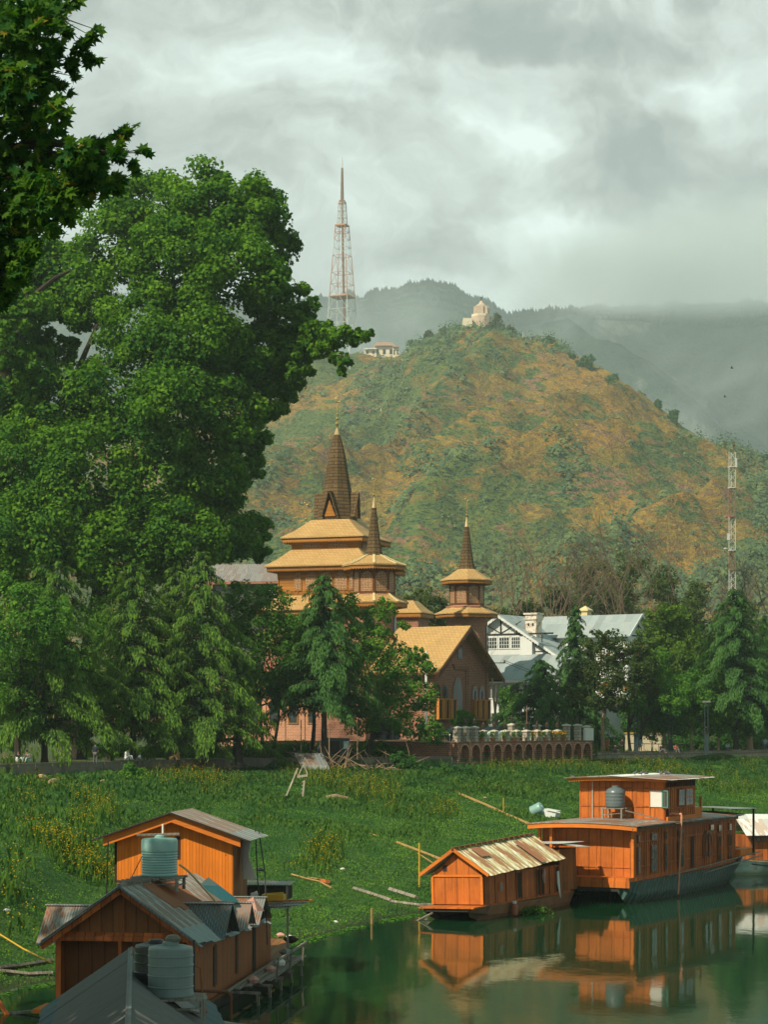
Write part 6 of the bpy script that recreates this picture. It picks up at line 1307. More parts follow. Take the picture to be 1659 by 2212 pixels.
def promenade():
    conc=plain('old_concrete',(.17,.155,.12),rough=.95,var=.4,scale=.8,bump=.4,col2=(.06,.07,.045),lo=.5,hi=.62)
    def wall(lab,pa,pb,m,top=PZ+.12,seg=8,buttress=False):
        T=empty('promenade_wall',(X_(pa,190),190,0),0,lab,'wall','river walls of the promenade'); o=Vector(T.location); mb=MB(); cp=MB(); bt=MB(); pts=[]
        for i in range(seg+1):
            px=pa+(pb-pa)*i/seg; 
            for Y in np.arange(120,300,.25):
                if Y>=wally(X_(px,Y)): break
            pts.append(Vector((X_(px,Y),Y,0)))
        for a,b in zip(pts,pts[1:]):
            a=a-o;b=b-o; n=(b-a).normalized(); n=Vector((n.y,-n.x,0))
            mb.prism([a+n*.12+Vector((0,0,3.2)),b+n*.12+Vector((0,0,3.2)),b-n*.25+Vector((0,0,3.2)),a-n*.25+Vector((0,0,3.2))],(0,0,top-3.2)); cp.prism([a+n*.18+Vector((0,0,top)),b+n*.18+Vector((0,0,top)),b-n*.3+Vector((0,0,top)),a-n*.3+Vector((0,0,top))],(0,0,.09))
            L=(b-a).length; k=int(L/1.5)
            if buttress:
                for j in range(k): p=a.lerp(b,(j+.5)/k)+n*.16; bt.bar(p+Vector((0,0,3.4)),p+Vector((0,0,top-.02)),.16,.12)
        w=mb.build('wall_face',m,T); cp.build('coping',conc,T)
        if buttress: bt.build('ribs',conc,w)
    wall('old concrete river wall under the cedars at the left',-60,985,conc,buttress=True,seg=14)
    st=brick('river_stone',(.26,.24,.17),(.18,.17,.12),(.10,.09,.06),w=.9,h=.4,ms=.03,var=.4)
    wall('low stone river wall right of the terrace',1290,1720,st,top=PZ+.25)
    # paved path behind the wall, one continuous sheet 4 mm above the ground
    p=MB(); prev=None
    for px in range(-80,1800,60):
        for Y in np.arange(120,320,.25):
            if Y>=wally(X_(px,Y)): break
        a=Vector((X_(px,Y)-.4,Y+3.5,PZ-.012)); b=a+Vector((-.8,4.,0))
        if prev: p.q(prev[0],a,b,prev[1])
        prev=(a,b)
    o=p.build('path',plain('paving',(.36,.31,.22),rough=.9)); o['kind']='structure'
promenade()
def street_lamp(x,y0,Y,lab,twin=True):
    T=empty('street_lamp',(X_(x,Y),Y,PZ),0,lab,'street lamp','park street lamps'); h=Z_(y0,Y)-PZ; m=plain('lamp_post_paint',(.02,.038,.042),rough=.5) if 'lamp_post_paint' not in bpy.data.materials else bpy.data.materials['lamp_post_paint']
    MB().bx(-.22,.22,-.2,.2,0,h*.37).build('base',m,T)
    for sx in (-.17,.17): MB().tube([(sx,0,h*.37),(sx,0,h*.98)],.055,8).build('post',m,T)
    MB().bx(-.42,.42,-.16,.16,h*.97,h).build('lamp_head',plain('lamp_lens',(.16,.18,.17)) if 'lamp_lens' not in bpy.data.materials else bpy.data.materials['lamp_lens'],T)
street_lamp(1527,1514,226,'twin-posted street lamp standing tallest on the right promenade')
street_lamp(1375,1505,224,'dark lamp post beside the forked tree and the porch')
street_lamp(1449,1540,228,'slim dark lamp post behind the seated person in red')
def mast():
    Y=320; x=1582; T=empty('lattice_mast',(X_(x,Y),Y,PZ),0,'red and white banded lattice radio mast at the right','mast'); h=Z_(977,Y)-PZ; w=.55
    red=plain('mast_red',(.26,.12,.08)); wh=plain('mast_white',(.45,.47,.43)); bands=[(977,1010,1),(1010,1055,1),(1055,1117,0),(1117,1190,1),(1190,1232,0),(1232,1300,1),(1300,1420,0),(1420,1600,1)]
    for ya,yb,c in bands:
        z1=Z_(ya,Y)-PZ; z0=max(0,Z_(yb,Y)-PZ); mb=MB(); cs=[(w*math.cos(a),w*math.sin(a)) for a in (-.5,1.6,3.7)]
        for a in cs: mb.tube([(a[0],a[1],z0),(a[0],a[1],z1)],.06,6)
        k=max(2,int((z1-z0)/.9))
        for i in range(k):
            for j in range(3): a=cs[j]; b=cs[(j+1)%3]; za=z0+(z1-z0)*i/k; zb=z0+(z1-z0)*(i+1)/k; mb.tube([(a[0],a[1],za),(b[0],b[1],zb)],.024,4)
        mb.lathe([(w*1.15,z0),(w*1.15,z0+.12)],(0,0,0),6); mb.build('mast_section',wh if c else red,T)
    d=MB(); d.lathe([(.3,-.1),(.34,0),(.3,.1)],(-.9,0,Z_(1185,Y)-PZ),8); d.bx(-.75,-.35,-.4,-.1,Z_(1167,Y)-PZ,Z_(1160,Y)-PZ+.5); d.bx(.45,.75,-.3,0,Z_(1010,Y)-PZ,Z_(990,Y)-PZ); d.build('antenna',wh,T)
    MB().tube([(.3,0,h),(.3,0,h+.9)],.04,5).build('lightning_rod',M_wire,T); MB().lathe([(.15,0),(.22,.15),(.1,.4)],(.3,0,h+.9),8).build('beacon',M_rust,T)
mast()
def tv_tower():
    x=739; p=hillZ(x,.985); Y=p.y; k=Y/F; T=empty('tv_tower',p-Vector((0,0,3)),0,'tall lattice television tower with orange and white sections on the hill shoulder','tower'); z=lambda y:HY_z(y,k)-p.z+3; 
    def HY_z(y,k): return CZ+(HY-y)*k
    z=lambda y: CZ+(HY-y)*k-(p.z-3); Xo=lambda px:(px-x)*k
    og=plain('tower_orange',(.42,.22,.13)); wh=plain('tower_white',(.50,.54,.54)); dk=plain('tower_dark',(.16,.10,.06)); rot=R(22)
    def corner(w,zz,cx=0,j=0): a=rot+math.pi/2*j; return Vector((cx+w*math.cos(a)*1.08,w*math.sin(a)*1.08,zz))
    secs=[(770,42,700,31,wh,1),(700,31,640,27,wh,2),(640,27,590,23,og,2),(590,23,553,20,og,1),(553,20,518,17,wh,2),(518,17,486,14.5,og,2),(486,11,440,8.5,wh,3),(440,6,433,6,og,1)]
    for y0,w0,y1,w1,m,n in secs:
        mb=MB(); w0*=k; w1*=k
        for i in range(n):
            a=i/n;b=(i+1)/n; wa=w0+(w1-w0)*a; wb=w0+(w1-w0)*b; za=z(y0+(y1-y0)*a); zb=z(y0+(y1-y0)*b); th=.25
            for j in range(4):
                A=corner(wa,za,0,j);B=corner(wb,zb,0,j);C=corner(wa,za,0,j+1);D=corner(wb,zb,0,j+1)
                mb.tube([A,B],th*1.2,4,False); mb.tube([B,D],th*.8,4,False); M_=(B+D)/2; mb.tube([A,M_],th*.6,4,False); mb.tube([C,M_],th*.6,4,False)
        mb.build('lattice_section',m,T)
    for y,w in ((640,30),(486,17),(437,9)):
        mb=MB()
        mb.lathe([(w*k,z(y)-1),(w*k*1.02,z(y)-.1),(w*k*.9,z(y))],(0,0,0),4,rot/(2*math.pi)*4+.0 if y!=437 else 0); mb.build('platform',og,T)
    MB().tube([(0,0,z(437)),(0,0,z(400)),(0,0,z(363))],[1.4,1.15,.8],8).build('mast',dk,T); MB().tube([(0,0,z(363)),(0,0,z(340))],[.6,.45],6).build('mast_tip',wh,T)
    MB().tube([(5*k,-3,z(700)),(2*k,-2,z(560)),(.5*k,-1,z(440))],.9,5).build('cable_duct',dk,T)
tv_tower()
def temple():
    p=hillZ(1040,.99); Y=p.y; k=Y/F; zb=CZ+(HY-706)*k; T=empty('stone_temple',(X_(1038,Y),Y-14,zb-4),0,'pale stone temple with a curved tower on a walled platform at the summit','temple'); z=lambda y:CZ+(HY-y)*k-(zb-4)
    st=plain('temple_stone',(.46,.37,.28),rough=.9,var=.25,scale=.3,col2=(.30,.22,.16),lo=.55,hi=.7); pl=plain('temple_plaster',(.60,.54,.40),rough=.9,scale=.3)
    MB().lathe([(22*k,0),(22*k,z(693)),(21*k,z(693))],(0,0,0),12,.5).build('platform_wall',st,T); MB().lathe([(22.5*k,z(694)),(22.5*k,z(689)),(14*k,z(688))],(0,0,0),8,.5).build('parapet',pl,T)
    MB().bx(-40*k,-20*k,-8,8,0,z(700)).build('lower_wall',pl,T)
    s=MB(); pr=[(13.2,690),(13.2,680),(12.6,672),(11.6,668),(8,666.5),(5,664),(3.6,661),(1.2,658)]; s.lathe([(r*k,z(y)) for r,y in pr],(0,0,0),16); s.build('shrine_tower',st,T)
    r=MB()
    for j in range(8): a=j*math.pi/4; r.bar((13*k*math.cos(a),13*k*math.sin(a),z(690)),(12.2*k*math.cos(a),12.2*k*math.sin(a),z(671)),2.4,2.4)
    r.build('tower_rib',st,T); MB().tube([(0,0,z(658)),(0,0,z(650))],.35,5).build('finial',M_wire,T)
    def house(x,y,w,h,lab,mr,Yo=0,name='hill_house',roof=1.5):
        q=hillZ(x,.985); Y=q.y; k=Y/F; H=empty(name,(X_(x,Y),Y+Yo,q.z-2),0,lab,'house','houses on the hill crest'); b=CZ+(HY-y)*k-(q.z-2); w*=k; h*=k
        MB().bx(-w/2,w/2,0,10,0,max(3,b+h*.5)).build('wall',pl,H); e=b+h*.5; R_=MB(); R_.prism([(-w*.56,-2,e),(w*.56,-2,e),(w*.35,5,e+h*roof*.5),(-w*.35,5,e+h*roof*.5)],(0,0,.4)); R_.prism([(-w*.56,12,e),(w*.56,12,e),(w*.35,5,e+h*roof*.5),(-w*.35,5,e+h*roof*.5)],(0,0,.4)); R_.build('roof',mr,H)
        n=max(2,int(w/5)); 
        for i in range(n): MB().bx(-w/2+w*(i+.3)/n,-w/2+w*(i+.7)/n,-.2,0,e*.45,e*.8).build('window',M_glassd,H)
        return H
    br=plain('brown_roof',(.30,.20,.15)); dk=plain('dark_roof',(.05,.07,.08))
    house(1165,735,36,9,'dark-roofed hilltop house right of the temple',dk); house(1176,737,14,7,'small white-walled annex right of the dark hilltop house',T_wh,-3)
    house(830,752,44,8,'long brown-roofed hilltop house right of the television tower',br,roof=2.6); house(855,757,14,7,'small gabled house at the right end of the long hilltop house',br,-6); house(800,762,26,6,'low pale house below the long hilltop house',T_wh,-8); house(700,760,30,7,'low pale house left of the television tower base',br,-4)
    for i,(x,y,h_,s,lab) in enumerate(((823,885,12,.72,'thin white pole on the upper left hillside'),(1218,1105,14,.34,'thin pole on the lower right hillside'),(1048,1020,10,.5,'thin white pole above the right minaret'),(1130,708,12,.97,'thin white mast on the crest left of the hilltop house'),(755,812,14,.9,'pale pole below the television tower'))):
        q=hillZ(x,s); MB().tube([q-Vector((0,0,1)),q+Vector((0,0,h_*q.y/F))],.22,5).build('hillside_pole',C_white,None,label=lab,cat='pole',group='thin poles on the hillside')
temple()
def poles_near_hall():
    Y=236; T=empty('utility_pole',P(1067,1600,Y)+Vector((0,0,-1.4)),0,'wooden utility pole leaning on a stay at the right corner of the hall','utility pole'); b=Vector(T.location)
    MB().tube([(0.6,0,0),(-.2,0,P(0,1465,Y).z-b.z)],[.16,.11],7).build('pole',M_barkl,T); MB().tube([(.1,0,4.2),(.55,.1,P(0,1478,Y).z-b.z)],[.12,.1],7).build('brace_pole',M_barkl,T)
    c=MB().bar((-.9,0,P(0,1432,Y).z-b.z),(1.3,0,P(0,1432,Y).z-b.z),.1); c.tube([(-.1,0,P(0,1465,Y).z-b.z),(-.1,0,P(0,1428,Y).z-b.z)],.08,5); c.lathe([(.05,0),(.08,.1),(.04,.3)],(1.2,0,P(0,1432,Y).z-b.z),6); c.build('crossarm',M_wire,T)
    for k in range(2):
        a=P(1088,1426+k*4,Y); d=P(1330,1452+k*8,260); m=(a+d)/2-Vector((0,0,1.2)); MB().tube([a,(a+m)/2-Vector((0,0,.35)),m,(m+d)/2-Vector((0,0,.35)),d],.03,4,False).build('power_line',M_wire,None,label=('upper' if k==0 else 'lower')+' wire sagging from the pole across the grey roof',cat='wire',group='wires over the white house')
    a=P(920,1567,222); MB().tube([a-Vector((0,0,3.0)),P(921,1406,222)],[.14,.12],8).build('flag_pole',plain('flag_pole_white',(.72,.74,.68)),None,label='white pole standing before the hall roof beside the bushy tree',cat='pole')
    for x,y0,y1,Y,lab in ((711,1571,1640,187,'thin upright stake in front of the rickshaw'),(650,1555,1640,188,'rusty stake left of the grey tree trunk'),(772,1560,1640,190,'thin stake right of the rickshaw')): MB().tube([P(x,y1,Y),P(x,y0,Y)],.05,5).build('stake',M_barkl,None,label=lab,cat='stake',group='stakes along the river wall')
poles_near_hall()
def rickshaw():
    Y=192; T=empty('auto_rickshaw',(X_(722,Y),Y,PZ),R(8),'dark auto rickshaw parked under the cedar before the mosque','rickshaw'); g=plain('rickshaw_green',(.018,.045,.045),rough=.4)
    MB().prism([(-1.45,-.6,.35),(1.35,-.6,.35),(1.4,-.6,1.0),(1.3,-.6,1.95),(-.7,-.6,2.0),(-1.15,-.6,1.75),(-1.5,-.6,.95)],(0,1.2,0)).build('body',g,T)
    MB().prism([(-1.35,-.62,1.0),(-.75,-.62,1.0),(-.7,-.62,1.75),(-1.1,-.62,1.65)],(0,1.24,0)).build('windscreen',plain('screen_glass',(.25,.36,.34),rough=.15),T); MB().bx(-.6,.4,-.62,-.602,.55,1.7).build('door_opening',C_dk,T); MB().bx(.75,1.25,-.62,-.602,1.0,1.7).build('rear_window',bpy.data.materials['screen_glass'],T)
    for x,y in ((-1.15,0),(1.0,-.5),(1.0,.5)): o=MB().lathe([(.12,-.06),(.22,-.06),(.22,.06),(.12,.06)],(0,0,0),12).build('wheel',P_blk,T,loc=(x,y,.22)); o.rotation_euler=(R(90),0,0)
rickshaw()
# people: one continuous skinned body each, with clothing and hair on top
SK=plain('skin',(.38,.20,.13),rough=.6,bump=0); HR=plain('hair_black',(.012,.010,.009),bump=0)
def skinned(name,m,pts,edges,par,root=0):
    me=bpy.data.meshes.new(name); me.from_pydata([p[:3] for p in pts],edges,[]); o=bpy.data.objects.new(name,me); COL.objects.link(o); o.parent=par
    md=o.modifiers.new('skin','SKIN'); 
    if not me.skin_vertices: 
        bm_=__import__('bmesh').new(); bm_.from_mesh(me); bm_.verts.layers.skin.verify(); bm_.to_mesh(me); bm_.free()
    for i,p in enumerate(pts): me.skin_vertices[0].data[i].radius=(p[3],p[4] if len(p)>4 else p[3]); me.skin_vertices[0].data[i].use_root=(i==root)
    sb=o.modifiers.new('sub','SUBSURF'); sb.levels=1; sb.render_levels=1; me.materials.append(m); return o
def person(loc,rz,label,top,bottom,pose='stand',hair=HR,scale=1.,long=False):
    T=empty('person',loc,rz,label,'person','people on the promenade'); T.scale=(scale,)*3
    if pose=='stand': J=dict(pel=(0,0,.92),ch=(0,0,1.28),nk=(0,0,1.47),hd=(0,-.02,1.62),ht=(0,0,1.70),sl=(-.19,0,1.40),el=(-.25,.03,1.12),hl=(-.22,-.12,.88),sr=(.19,0,1.40),er=(.26,.02,1.12),hr_=(.24,-.10,.86),tl=(-.10,0,.88),kl=(-.11,-.03,.48),fl=(-.11,.02,.08),ol=(-.11,-.15,.04),tr=(.10,0,.88),kr=(.11,0,.48),fr=(.12,.05,.08),or_=(.13,-.12,.04))
    else: J=dict(pel=(0,0,.18),ch=(0,-.05,.52),nk=(0,-.12,.70),hd=(0,-.18,.85),ht=(0,-.15,.93),sl=(-.19,-.05,.64),el=(-.26,-.16,.40),hl=(-.15,-.38,.36),sr=(.19,-.05,.64),er=(.26,-.16,.40),hr_=(.15,-.38,.36),tl=(-.11,-.04,.16),kl=(-.16,-.42,.40),fl=(-.15,-.50,.05),ol=(-.15,-.64,.03),tr=(.11,-.04,.16),kr=(.16,-.42,.38),fr=(.15,-.52,.05),or_=(.15,-.66,.03))
    Rd=dict(pel=.12,ch=.125,nk=.05,hd=.085,ht=.07,sl=.06,el=.042,hl=.03,sr=.06,er=.042,hr_=.03,tl=.085,kl=.055,fl=.04,ol=.03,tr=.085,kr=.055,fr=.04,or_=.03)
    E_=[('pel','ch'),('ch','nk'),('nk','hd'),('hd','ht'),('ch','sl'),('sl','el'),('el','hl'),('ch','sr'),('sr','er'),('er','hr_'),('pel','tl'),('tl','kl'),('kl','fl'),('fl','ol'),('pel','tr'),('tr','kr'),('kr','fr'),('fr','or_')]
    def mk(name,m,keys,grow,ext={}):
        ks=[k for k in J if k in keys]; ix={k:i for i,k in enumerate(ks)}; pts=[(*J[k],Rd[k]*grow.get(k,grow.get('*',1)),Rd[k]*grow.get(k,grow.get('*',1))*.85) for k in ks]; return skinned(name,m,pts,[(ix[a],ix[b]) for a,b in E_ if a in ix and b in ix],T)
    mk('body',SK,set(J),{'*':1}); g={'*':1.32,'sl':1.5,'sr':1.5,'hl':1.1,'hr_':1.1}
    if long: g['pel']=1.9
    mk('coat' if long else 'shirt',top,{'pel','ch','sl','el','sr','er'} if not long else {'pel','ch','sl','el','sr','er','tl','kl','tr','kr'},g)
    mk('trousers',bottom,{'pel','tl','kl','fl','tr','kr','fr'},{'*':1.28})
    h=Vector(J['hd']); MB().lathe([(.02,-.02),(.085,.0),(.105,.05),(.098,.10),(.06,.14),(.01,.155)],(h.x,h.y+.025,h.z-.01),10).build('hair',hair,T,smooth=True)
def cl(n,c): return plain(n,c,rough=.9)
def ppl():
    teal=cl('teal_jacket',(.10,.25,.30)); blk=cl('black_cloth',(.012,.012,.014)); brn=cl('rust_coat',(.30,.11,.05)); wh=cl('white_shirt',(.68,.70,.70)); gry=cl('grey_trousers',(.12,.13,.14)); tan=cl('tan_trousers',(.36,.22,.10)); nav=cl('navy_jacket',(.015,.035,.045)); red=cl('red_shirt',(.32,.08,.03)); lb=cl('pale_blue_shirt',(.30,.42,.46))
    def at(x,y,Y,up=0): return Vector((X_(x,Y),Y,PZ+up))
    L=[(1312,224,-20,'person in a long rust coat standing right of the terrace',brn,brn,'stand',True,0),(1384,225,160,'person in a teal jacket standing with back turned near the ladder',teal,tan,'stand',False,0),(1330,220.2,180,'person in black sitting on the river wall beside the rust coat',blk,blk,'sit',True,.22),(1345,223,150,'person in black standing behind the seated one in black',blk,blk,'stand',False,0),(1428,222,60,'person in dark clothes seated low against the wall beyond the lamp post',blk,gry,'sit',False,.22),
       (1460,226,20,'person in a red shirt sitting near the slim lamp post',red,gry,'sit',False,.2),(1572,236,10,'person in pale blue sitting in the shade at the right',lb,gry,'sit',False,.25),(1654,238,0,'person in a blue shirt at the very right edge',lb,gry,'stand',False,0),
       (272,175,70,'person in white leaning forward on the wall by a trunk',wh,wh,'sit',True,.28),(302,175.5,-60,'small child in grey beside the person in white',lb,gry,'sit',False,.2),(369,177,80,'person in a navy jacket with a backpack seated by a trunk',nav,tan,'sit',False,.28),(385,178,-70,'person in tan trousers mostly hidden by the trunk',tan,tan,'sit',False,.22),(38,167,20,'person in white and dark sitting at the far left wall',nav,wh,'sit',False,.26),(60,166.5,-30,'person in pale trousers reclining at the far left wall',gry,lb,'sit',False,.26),(205,172,170,'person in dark clothes standing among the left trunks',nav,gry,'stand',False,0),(634,191,40,'person crouching in dark clothes left of the rickshaw',nav,gry,'sit',False,.3)]
    for x,Y,rz,lab,a,b,ps,lg,up in L: person(at(x,0,Y,up),R(rz),lab,a,b,ps,long=lg,scale=1.0 if 'child' not in lab else .7)
ppl()
def park_things():
    Y=238; T=empty('gate_wall',(X_(1400,Y),Y,PZ),0,'low cream gate wall with yellow-capped posts right of the porch','wall'); cr=plain('cream_plaster',(.55,.50,.36)); yc=plain('yellow_cap',(.50,.32,.05))
    for px,w in ((1365,26),(1400,20),(1424,12)): 
        x=X_(px,Y)-T.location.x; ww=w*Y/F/2; MB().bx(x-ww,x+ww,0,.5,0,2.1).build('post',cr,T); MB().bx(x-ww-.1,x+ww+.1,-.1,.6,2.1,2.25).build('cap',yc,T)
    MB().bx(X_(1360,Y)-T.location.x,X_(1430,Y)-T.location.x,.1,.3,0,1.3).build('panel',cr,T)
    f=empty('park_railing',(X_(1420,231),231,PZ),0,'dark slanting park railing right of the teal jacket','railing')
    for i in range(9): MB().bar((-3+i*.8,0,0),(-3+i*.8,0,1.1),.05).build('baluster',M_wire,f)
    MB().bar((-3.1,0,1.1),(3.5,0,.95),.07).build('rail',M_wire,f)
    T=empty('ladder',P(1382,1620,228),0,'dark ladder leaning up by the white porch','ladder'); 
    for sx in (-.18,.18): MB().bar((sx,0,0),(sx-.1,.4,5.6),.06).build('side_rail',M_wire,T)
    for i in range(14): MB().bar((-.18-.007*i,.03*i,.3+i*.38),(.18-.007*i,.03*i,.3+i*.38),.04).build('rung',M_wire,T)
park_things()
# ---------------- things lying on the bank
def onbank(px,py):
    for Y in np.arange(70,262,.5):
        if Y>shore(X_(px,Y)) and Z_(py,Y)<=gz(X_(px,Y),Y): break
    return Vector((X_(px,Y),Y,gz(X_(px,Y),Y)))
def bank_things():
    bam=plain('old_bamboo',(.30,.19,.07),rough=.8,var=.4,scale=2)
    def line(name,pts,r,lab,cat,m,grp=None,lift=.08,n=5): MB().tube([onbank(*q)+Vector((0,0,lift)) for q in pts],r,n).build(name,m,None,label=lab,cat=cat,group=grp)
    line('long_pole',[(945,1692),(990,1716),(1050,1742),(1100,1765),(1154,1788)],.13,'long rough pole laid down the bank towards the large houseboat','pole',bam)
    line('pole',[(1152,1712),(1180,1722)],.05,'short stick across the slope below the arches','pole',bam)
    line('pole',[(858,1824),(900,1840),(958,1862)],.11,'pole slanting to the roof of the shed boat','pole',bam); line('pole',[(903,1848),(935,1868)],.05,'thin short pole below the slanting one','pole',bam); line('pole',[(783,1796),(815,1810)],.06,'short yellow stick alone in mid bank','pole',bam)
    line('plank',[(765,1924),(800,1936),(845,1950)],.12,'long plank lying near the water left of the shed boat','plank',W_grey); line('plank',[(845,1952),(880,1958),(922,1962)],.10,'weathered plank reaching the shed boat bow','plank',W_grey); line('plank',[(843,1926),(900,1945)],.14,'broad plank above the two shoreline planks','plank',W_grey)
    line('driftwood',[(630,1893),(660,1902),(690,1910),(716,1922)],.06,'crooked branch in the grass right of the hut','driftwood',bam); line('driftwood',[(665,1900),(700,1906)],.05,'thin stick beside a brown board','driftwood',bam)
    line('brown_board',[(690,1908),(712,1911)],.16,'small brown board lying in the grass','board',W_br)
    p=onbank(906,1916); MB().tube([p-Vector((0,0,.2)),p+Vector((0,0,2.3))],.055,6).build('yellow_pole',C_yel,None,label='tall yellow mooring pole left of the shed boat',cat='pole')
    p=onbank(1088,1760); MB().tube([p-Vector((0,0,.2)),p+Vector((0,0,1.2))],.04,6).build('yellow_pole',C_yel,None,label='short yellow stake beside the long pole',cat='pole')
    p=P(803,1996,9*F/(1996-HY)); p.z=-.3; MB().tube([p,p+Vector((0,0,1.0))],.06,6).build('mooring_post',bam,None,label='short wooden post in the shallows',cat='post')
    # fallen log, corrugated sheet, sawhorse
    T=empty('log',onbank(730,1732)+Vector((0,0,.15)),R(20),'short pale log lying in the weeds','log'); MB().tube([(-.9,0,.15),(-.2,0,.25),(.8,0,.05)],[.16,.19,.15],9).build('stem',M_barkl,T); MB().tube([(.3,0,.1),(.7,.1,-.25)],[.07,.03],5).build('stub',M_bark,T)
    q=onbank(672,1672); s=MB(); s.corr(q+Vector((-1.6,3.2,1.75)),(2.4,.4,0),(1.0,-3.2,-1.75),.14,.025,wob=.1,nv=3); s.build('tin_sheet',T_gr,None,label='grey corrugated sheet sliding off the river wall',cat='tin sheet')
    q=onbank(633,1728); T=empty('broken_swing_frame',q,R(5),'white wooden A-frame remains standing on the bank','frame'); k=q.y/F; X=lambda px:(px-633)*k; Z=lambda py:(1728-py)*k+.15
    pw=wood('peeling_white_board',(.50,.46,.36),sp=.3,streak=.4)
    for a,b,w_ in (((618,1724),(643,1664),.14),((652,1740),(657,1692),.12)): MB().bar((X(a[0]),0,Z(a[1])),(X(b[0]),0,Z(b[1])),w_,.1).build('leg',pw,T)
    MB().bar((X(641),-.05,Z(1683)),(X(664),-.05,Z(1680)),.10,.16).build('crossbar',pw,T); m=MB(); m.bar((X(643),0,Z(1683)),(X(655),0,Z(1657)),.07); m.bar((X(655),0,Z(1657)),(X(664),0,Z(1677)),.07); m.build('apex',pw,T); m=MB()
    for i in range(6): m.bar((X(647+i*1.),0,Z(1735-i*8)),(X(655+i*.6),0,Z(1731-i*8)),.04)
    m.build('rung',pw,T)
    # upturned white boat box with a mint tank on the right bank
    q=onbank(1172,1768); k=q.y/F
    T=empty('white_crate_float',q+Vector((.35,0,0)),R(-30),'white box float lying tilted on the right bank','box'); m=MB().prism([(-.2,-.4,.05),(.75,-.4,-.05),(.95,-.4,.55),(-.1,-.4,.7)],(0,.8,0)); m.build('box',plain('float_white',(.55,.60,.58)),T); MB().bar((.2,-.45,.62),(1.3,-.5,.45),.09,.06).build('board',C_white,T)
    t=tank('rib',q+Vector((-.75,0,.45)),.42,.85,'mint tank lying tipped on the grass of the right bank',P_mint); t.rotation_euler=(R(20),R(62),0)
    line('rope',[(1140,1750),(1090,1745)],.02,'thin rope running left from the tipped mint tank','rope',M_rope); line('rope',[(1205,1765),(1245,1790)],.02,'thin rope between the box float and the houseboat','rope',M_rope)
    g=random.Random(5)
    for i,(x,y,m,nm,lab) in enumerate(((606,2030,C_pink,'rubbish_bag','pink rubbish bag floating at the water edge'),(625,2032,C_white,'plastic_tub','white plastic tub at the water edge'),(586,2042,C_white,'paper_scrap','white scrap floating below the pink bag'),(92,1690,plain('straw_sack',(.48,.32,.18)),'sack','long pale sack dumped under the left wall'),(112,1700,M_barkl,'sack','bundle of pale straw at the end of the sack'),(238,1700,C_white,'paper_scrap','white rag in the weeds under the left wall'),(222,1692,C_pink,'rubbish_bag','red scrap beside the white rag'),(600,1672,P_blk,'bucket','dark blue bucket in the grass under the wall'),(740,1895-10,C_white,'paper_scrap','tiny white scrap in mid bank'),(14,1828+150,C_white,'paper_scrap','white scrap near the left shore'),(562,1888,P_blk,'rubbish_bag','dark bag in the grass right of the hut'),(724,2000,C_white,'paper_scrap','grey scrap floating near the post'),(1048,1727,C_pink,'paper_scrap','pinkish stone beside the long pole'))):
        big=nm=='sack'; Y=9*F/(y-HY); q=onbank(x,y) if y<2000 else Vector((X_(x,Y),Y,.03)); r=.5 if big else .2 if 'bag' in nm else .13
        mb=MB(); pts=[(r*.3,0),(r*.9,.05*r),(r,.4*r),(r*.6,.8*r),(r*.15,.95*r)]; mb.lathe(pts,(0,0,0),7,g.random()); o=mb.build(nm,m,None,label=lab,cat=nm.replace('_',' '),loc=q+Vector((0,0,.1))); o.scale=(2.0 if big else 1.3,.8,.9); o.rotation_euler=(0,R(18) if big else 0,g.uniform(0,3))
    line('plank_raft',[(-5,2098),(40,2096),(112,2080)],.09,'upper mooring plank from the left bank to the shaded houseboat','plank',W_grey,'mooring planks at the left'); line('plank_raft',[(-5,2104),(60,2110),(112,2112)],.09,'middle mooring plank at the left edge','plank',W_grey,'mooring planks at the left')
    MB().bar(P(-20,2192,66),P(120,2180,65.3),.2,.08).build('gangplank',W_grey,None,label='lowest gangplank touching the prow of the shaded houseboat',cat='plank')
    MB().bar(P(-10,2155,66),P(20,2200,65.5),.12,.08).build('gangplank',W_br,None,label='short crossed brace under the lowest gangplank at the edge',cat='plank')
    MB().tube([P(-10,2013,72),P(50,2050,68),P(112,2080,65)],.03,5).build('mooring_line',C_yel,None,label='yellow mooring rope stretched to the shaded houseboat',cat='rope')
    MB().tube([P(882,1962+37,97),P(935,1972,96.3)],.05,5).build('mooring_spar',W_grey,None,label='grey spar dipping into the water off the shed boat bow',cat='spar')
    MB().bx(0,1.4,0,.4,0,.12).build('jetty_board',W_grey,None,label='small pale board between the bank and shed boat bow',cat='plank',loc=P(908,1958,100))
    # heap of fallen branches
    T=empty('fallen_branches',onbank(780,1668),0,'tangle of dead fallen branches below the river wall','branches'); mb=MB()
    for i in range(46):
        a=Vector((g.uniform(-5,4.5),g.uniform(-1.5,1.5),g.uniform(0,.5))); d=Vector((g.uniform(-1,1),g.uniform(-.3,.3),g.uniform(-.05,.55))).normalized()*g.uniform(1.2,3.6); mb.tube([a,a+d*.5+Vector((0,0,.15)),a+d],[.05,.035,.012],4,False)
    mb.build('twigs',M_barkl,T)
    for i,(x,y,Y) in enumerate(((1582,796,400),(1567,858,420))):
        T=empty('flying_bird',P(x*.5549+ (0 if x>2000 else 0),y,Y) if False else P(x,y,Y),0,('upper' if i==0 else 'lower')+' dark bird flying before the misty mountain','bird','birds in the air'); MB().tube([(-.25,0,0),(0,0,.04),(.3,0,0)],[.03,.09,.03],6).build('body',M_wire,T)
        for sg in (1,-1): MB().add([(-.1,0,.05),(.15,0,.05),(.02,sg*.35,.35),(-.15,sg*.75,.42)],[(0,1,2,3)]).build('wing',M_wire,T)
bank_things()
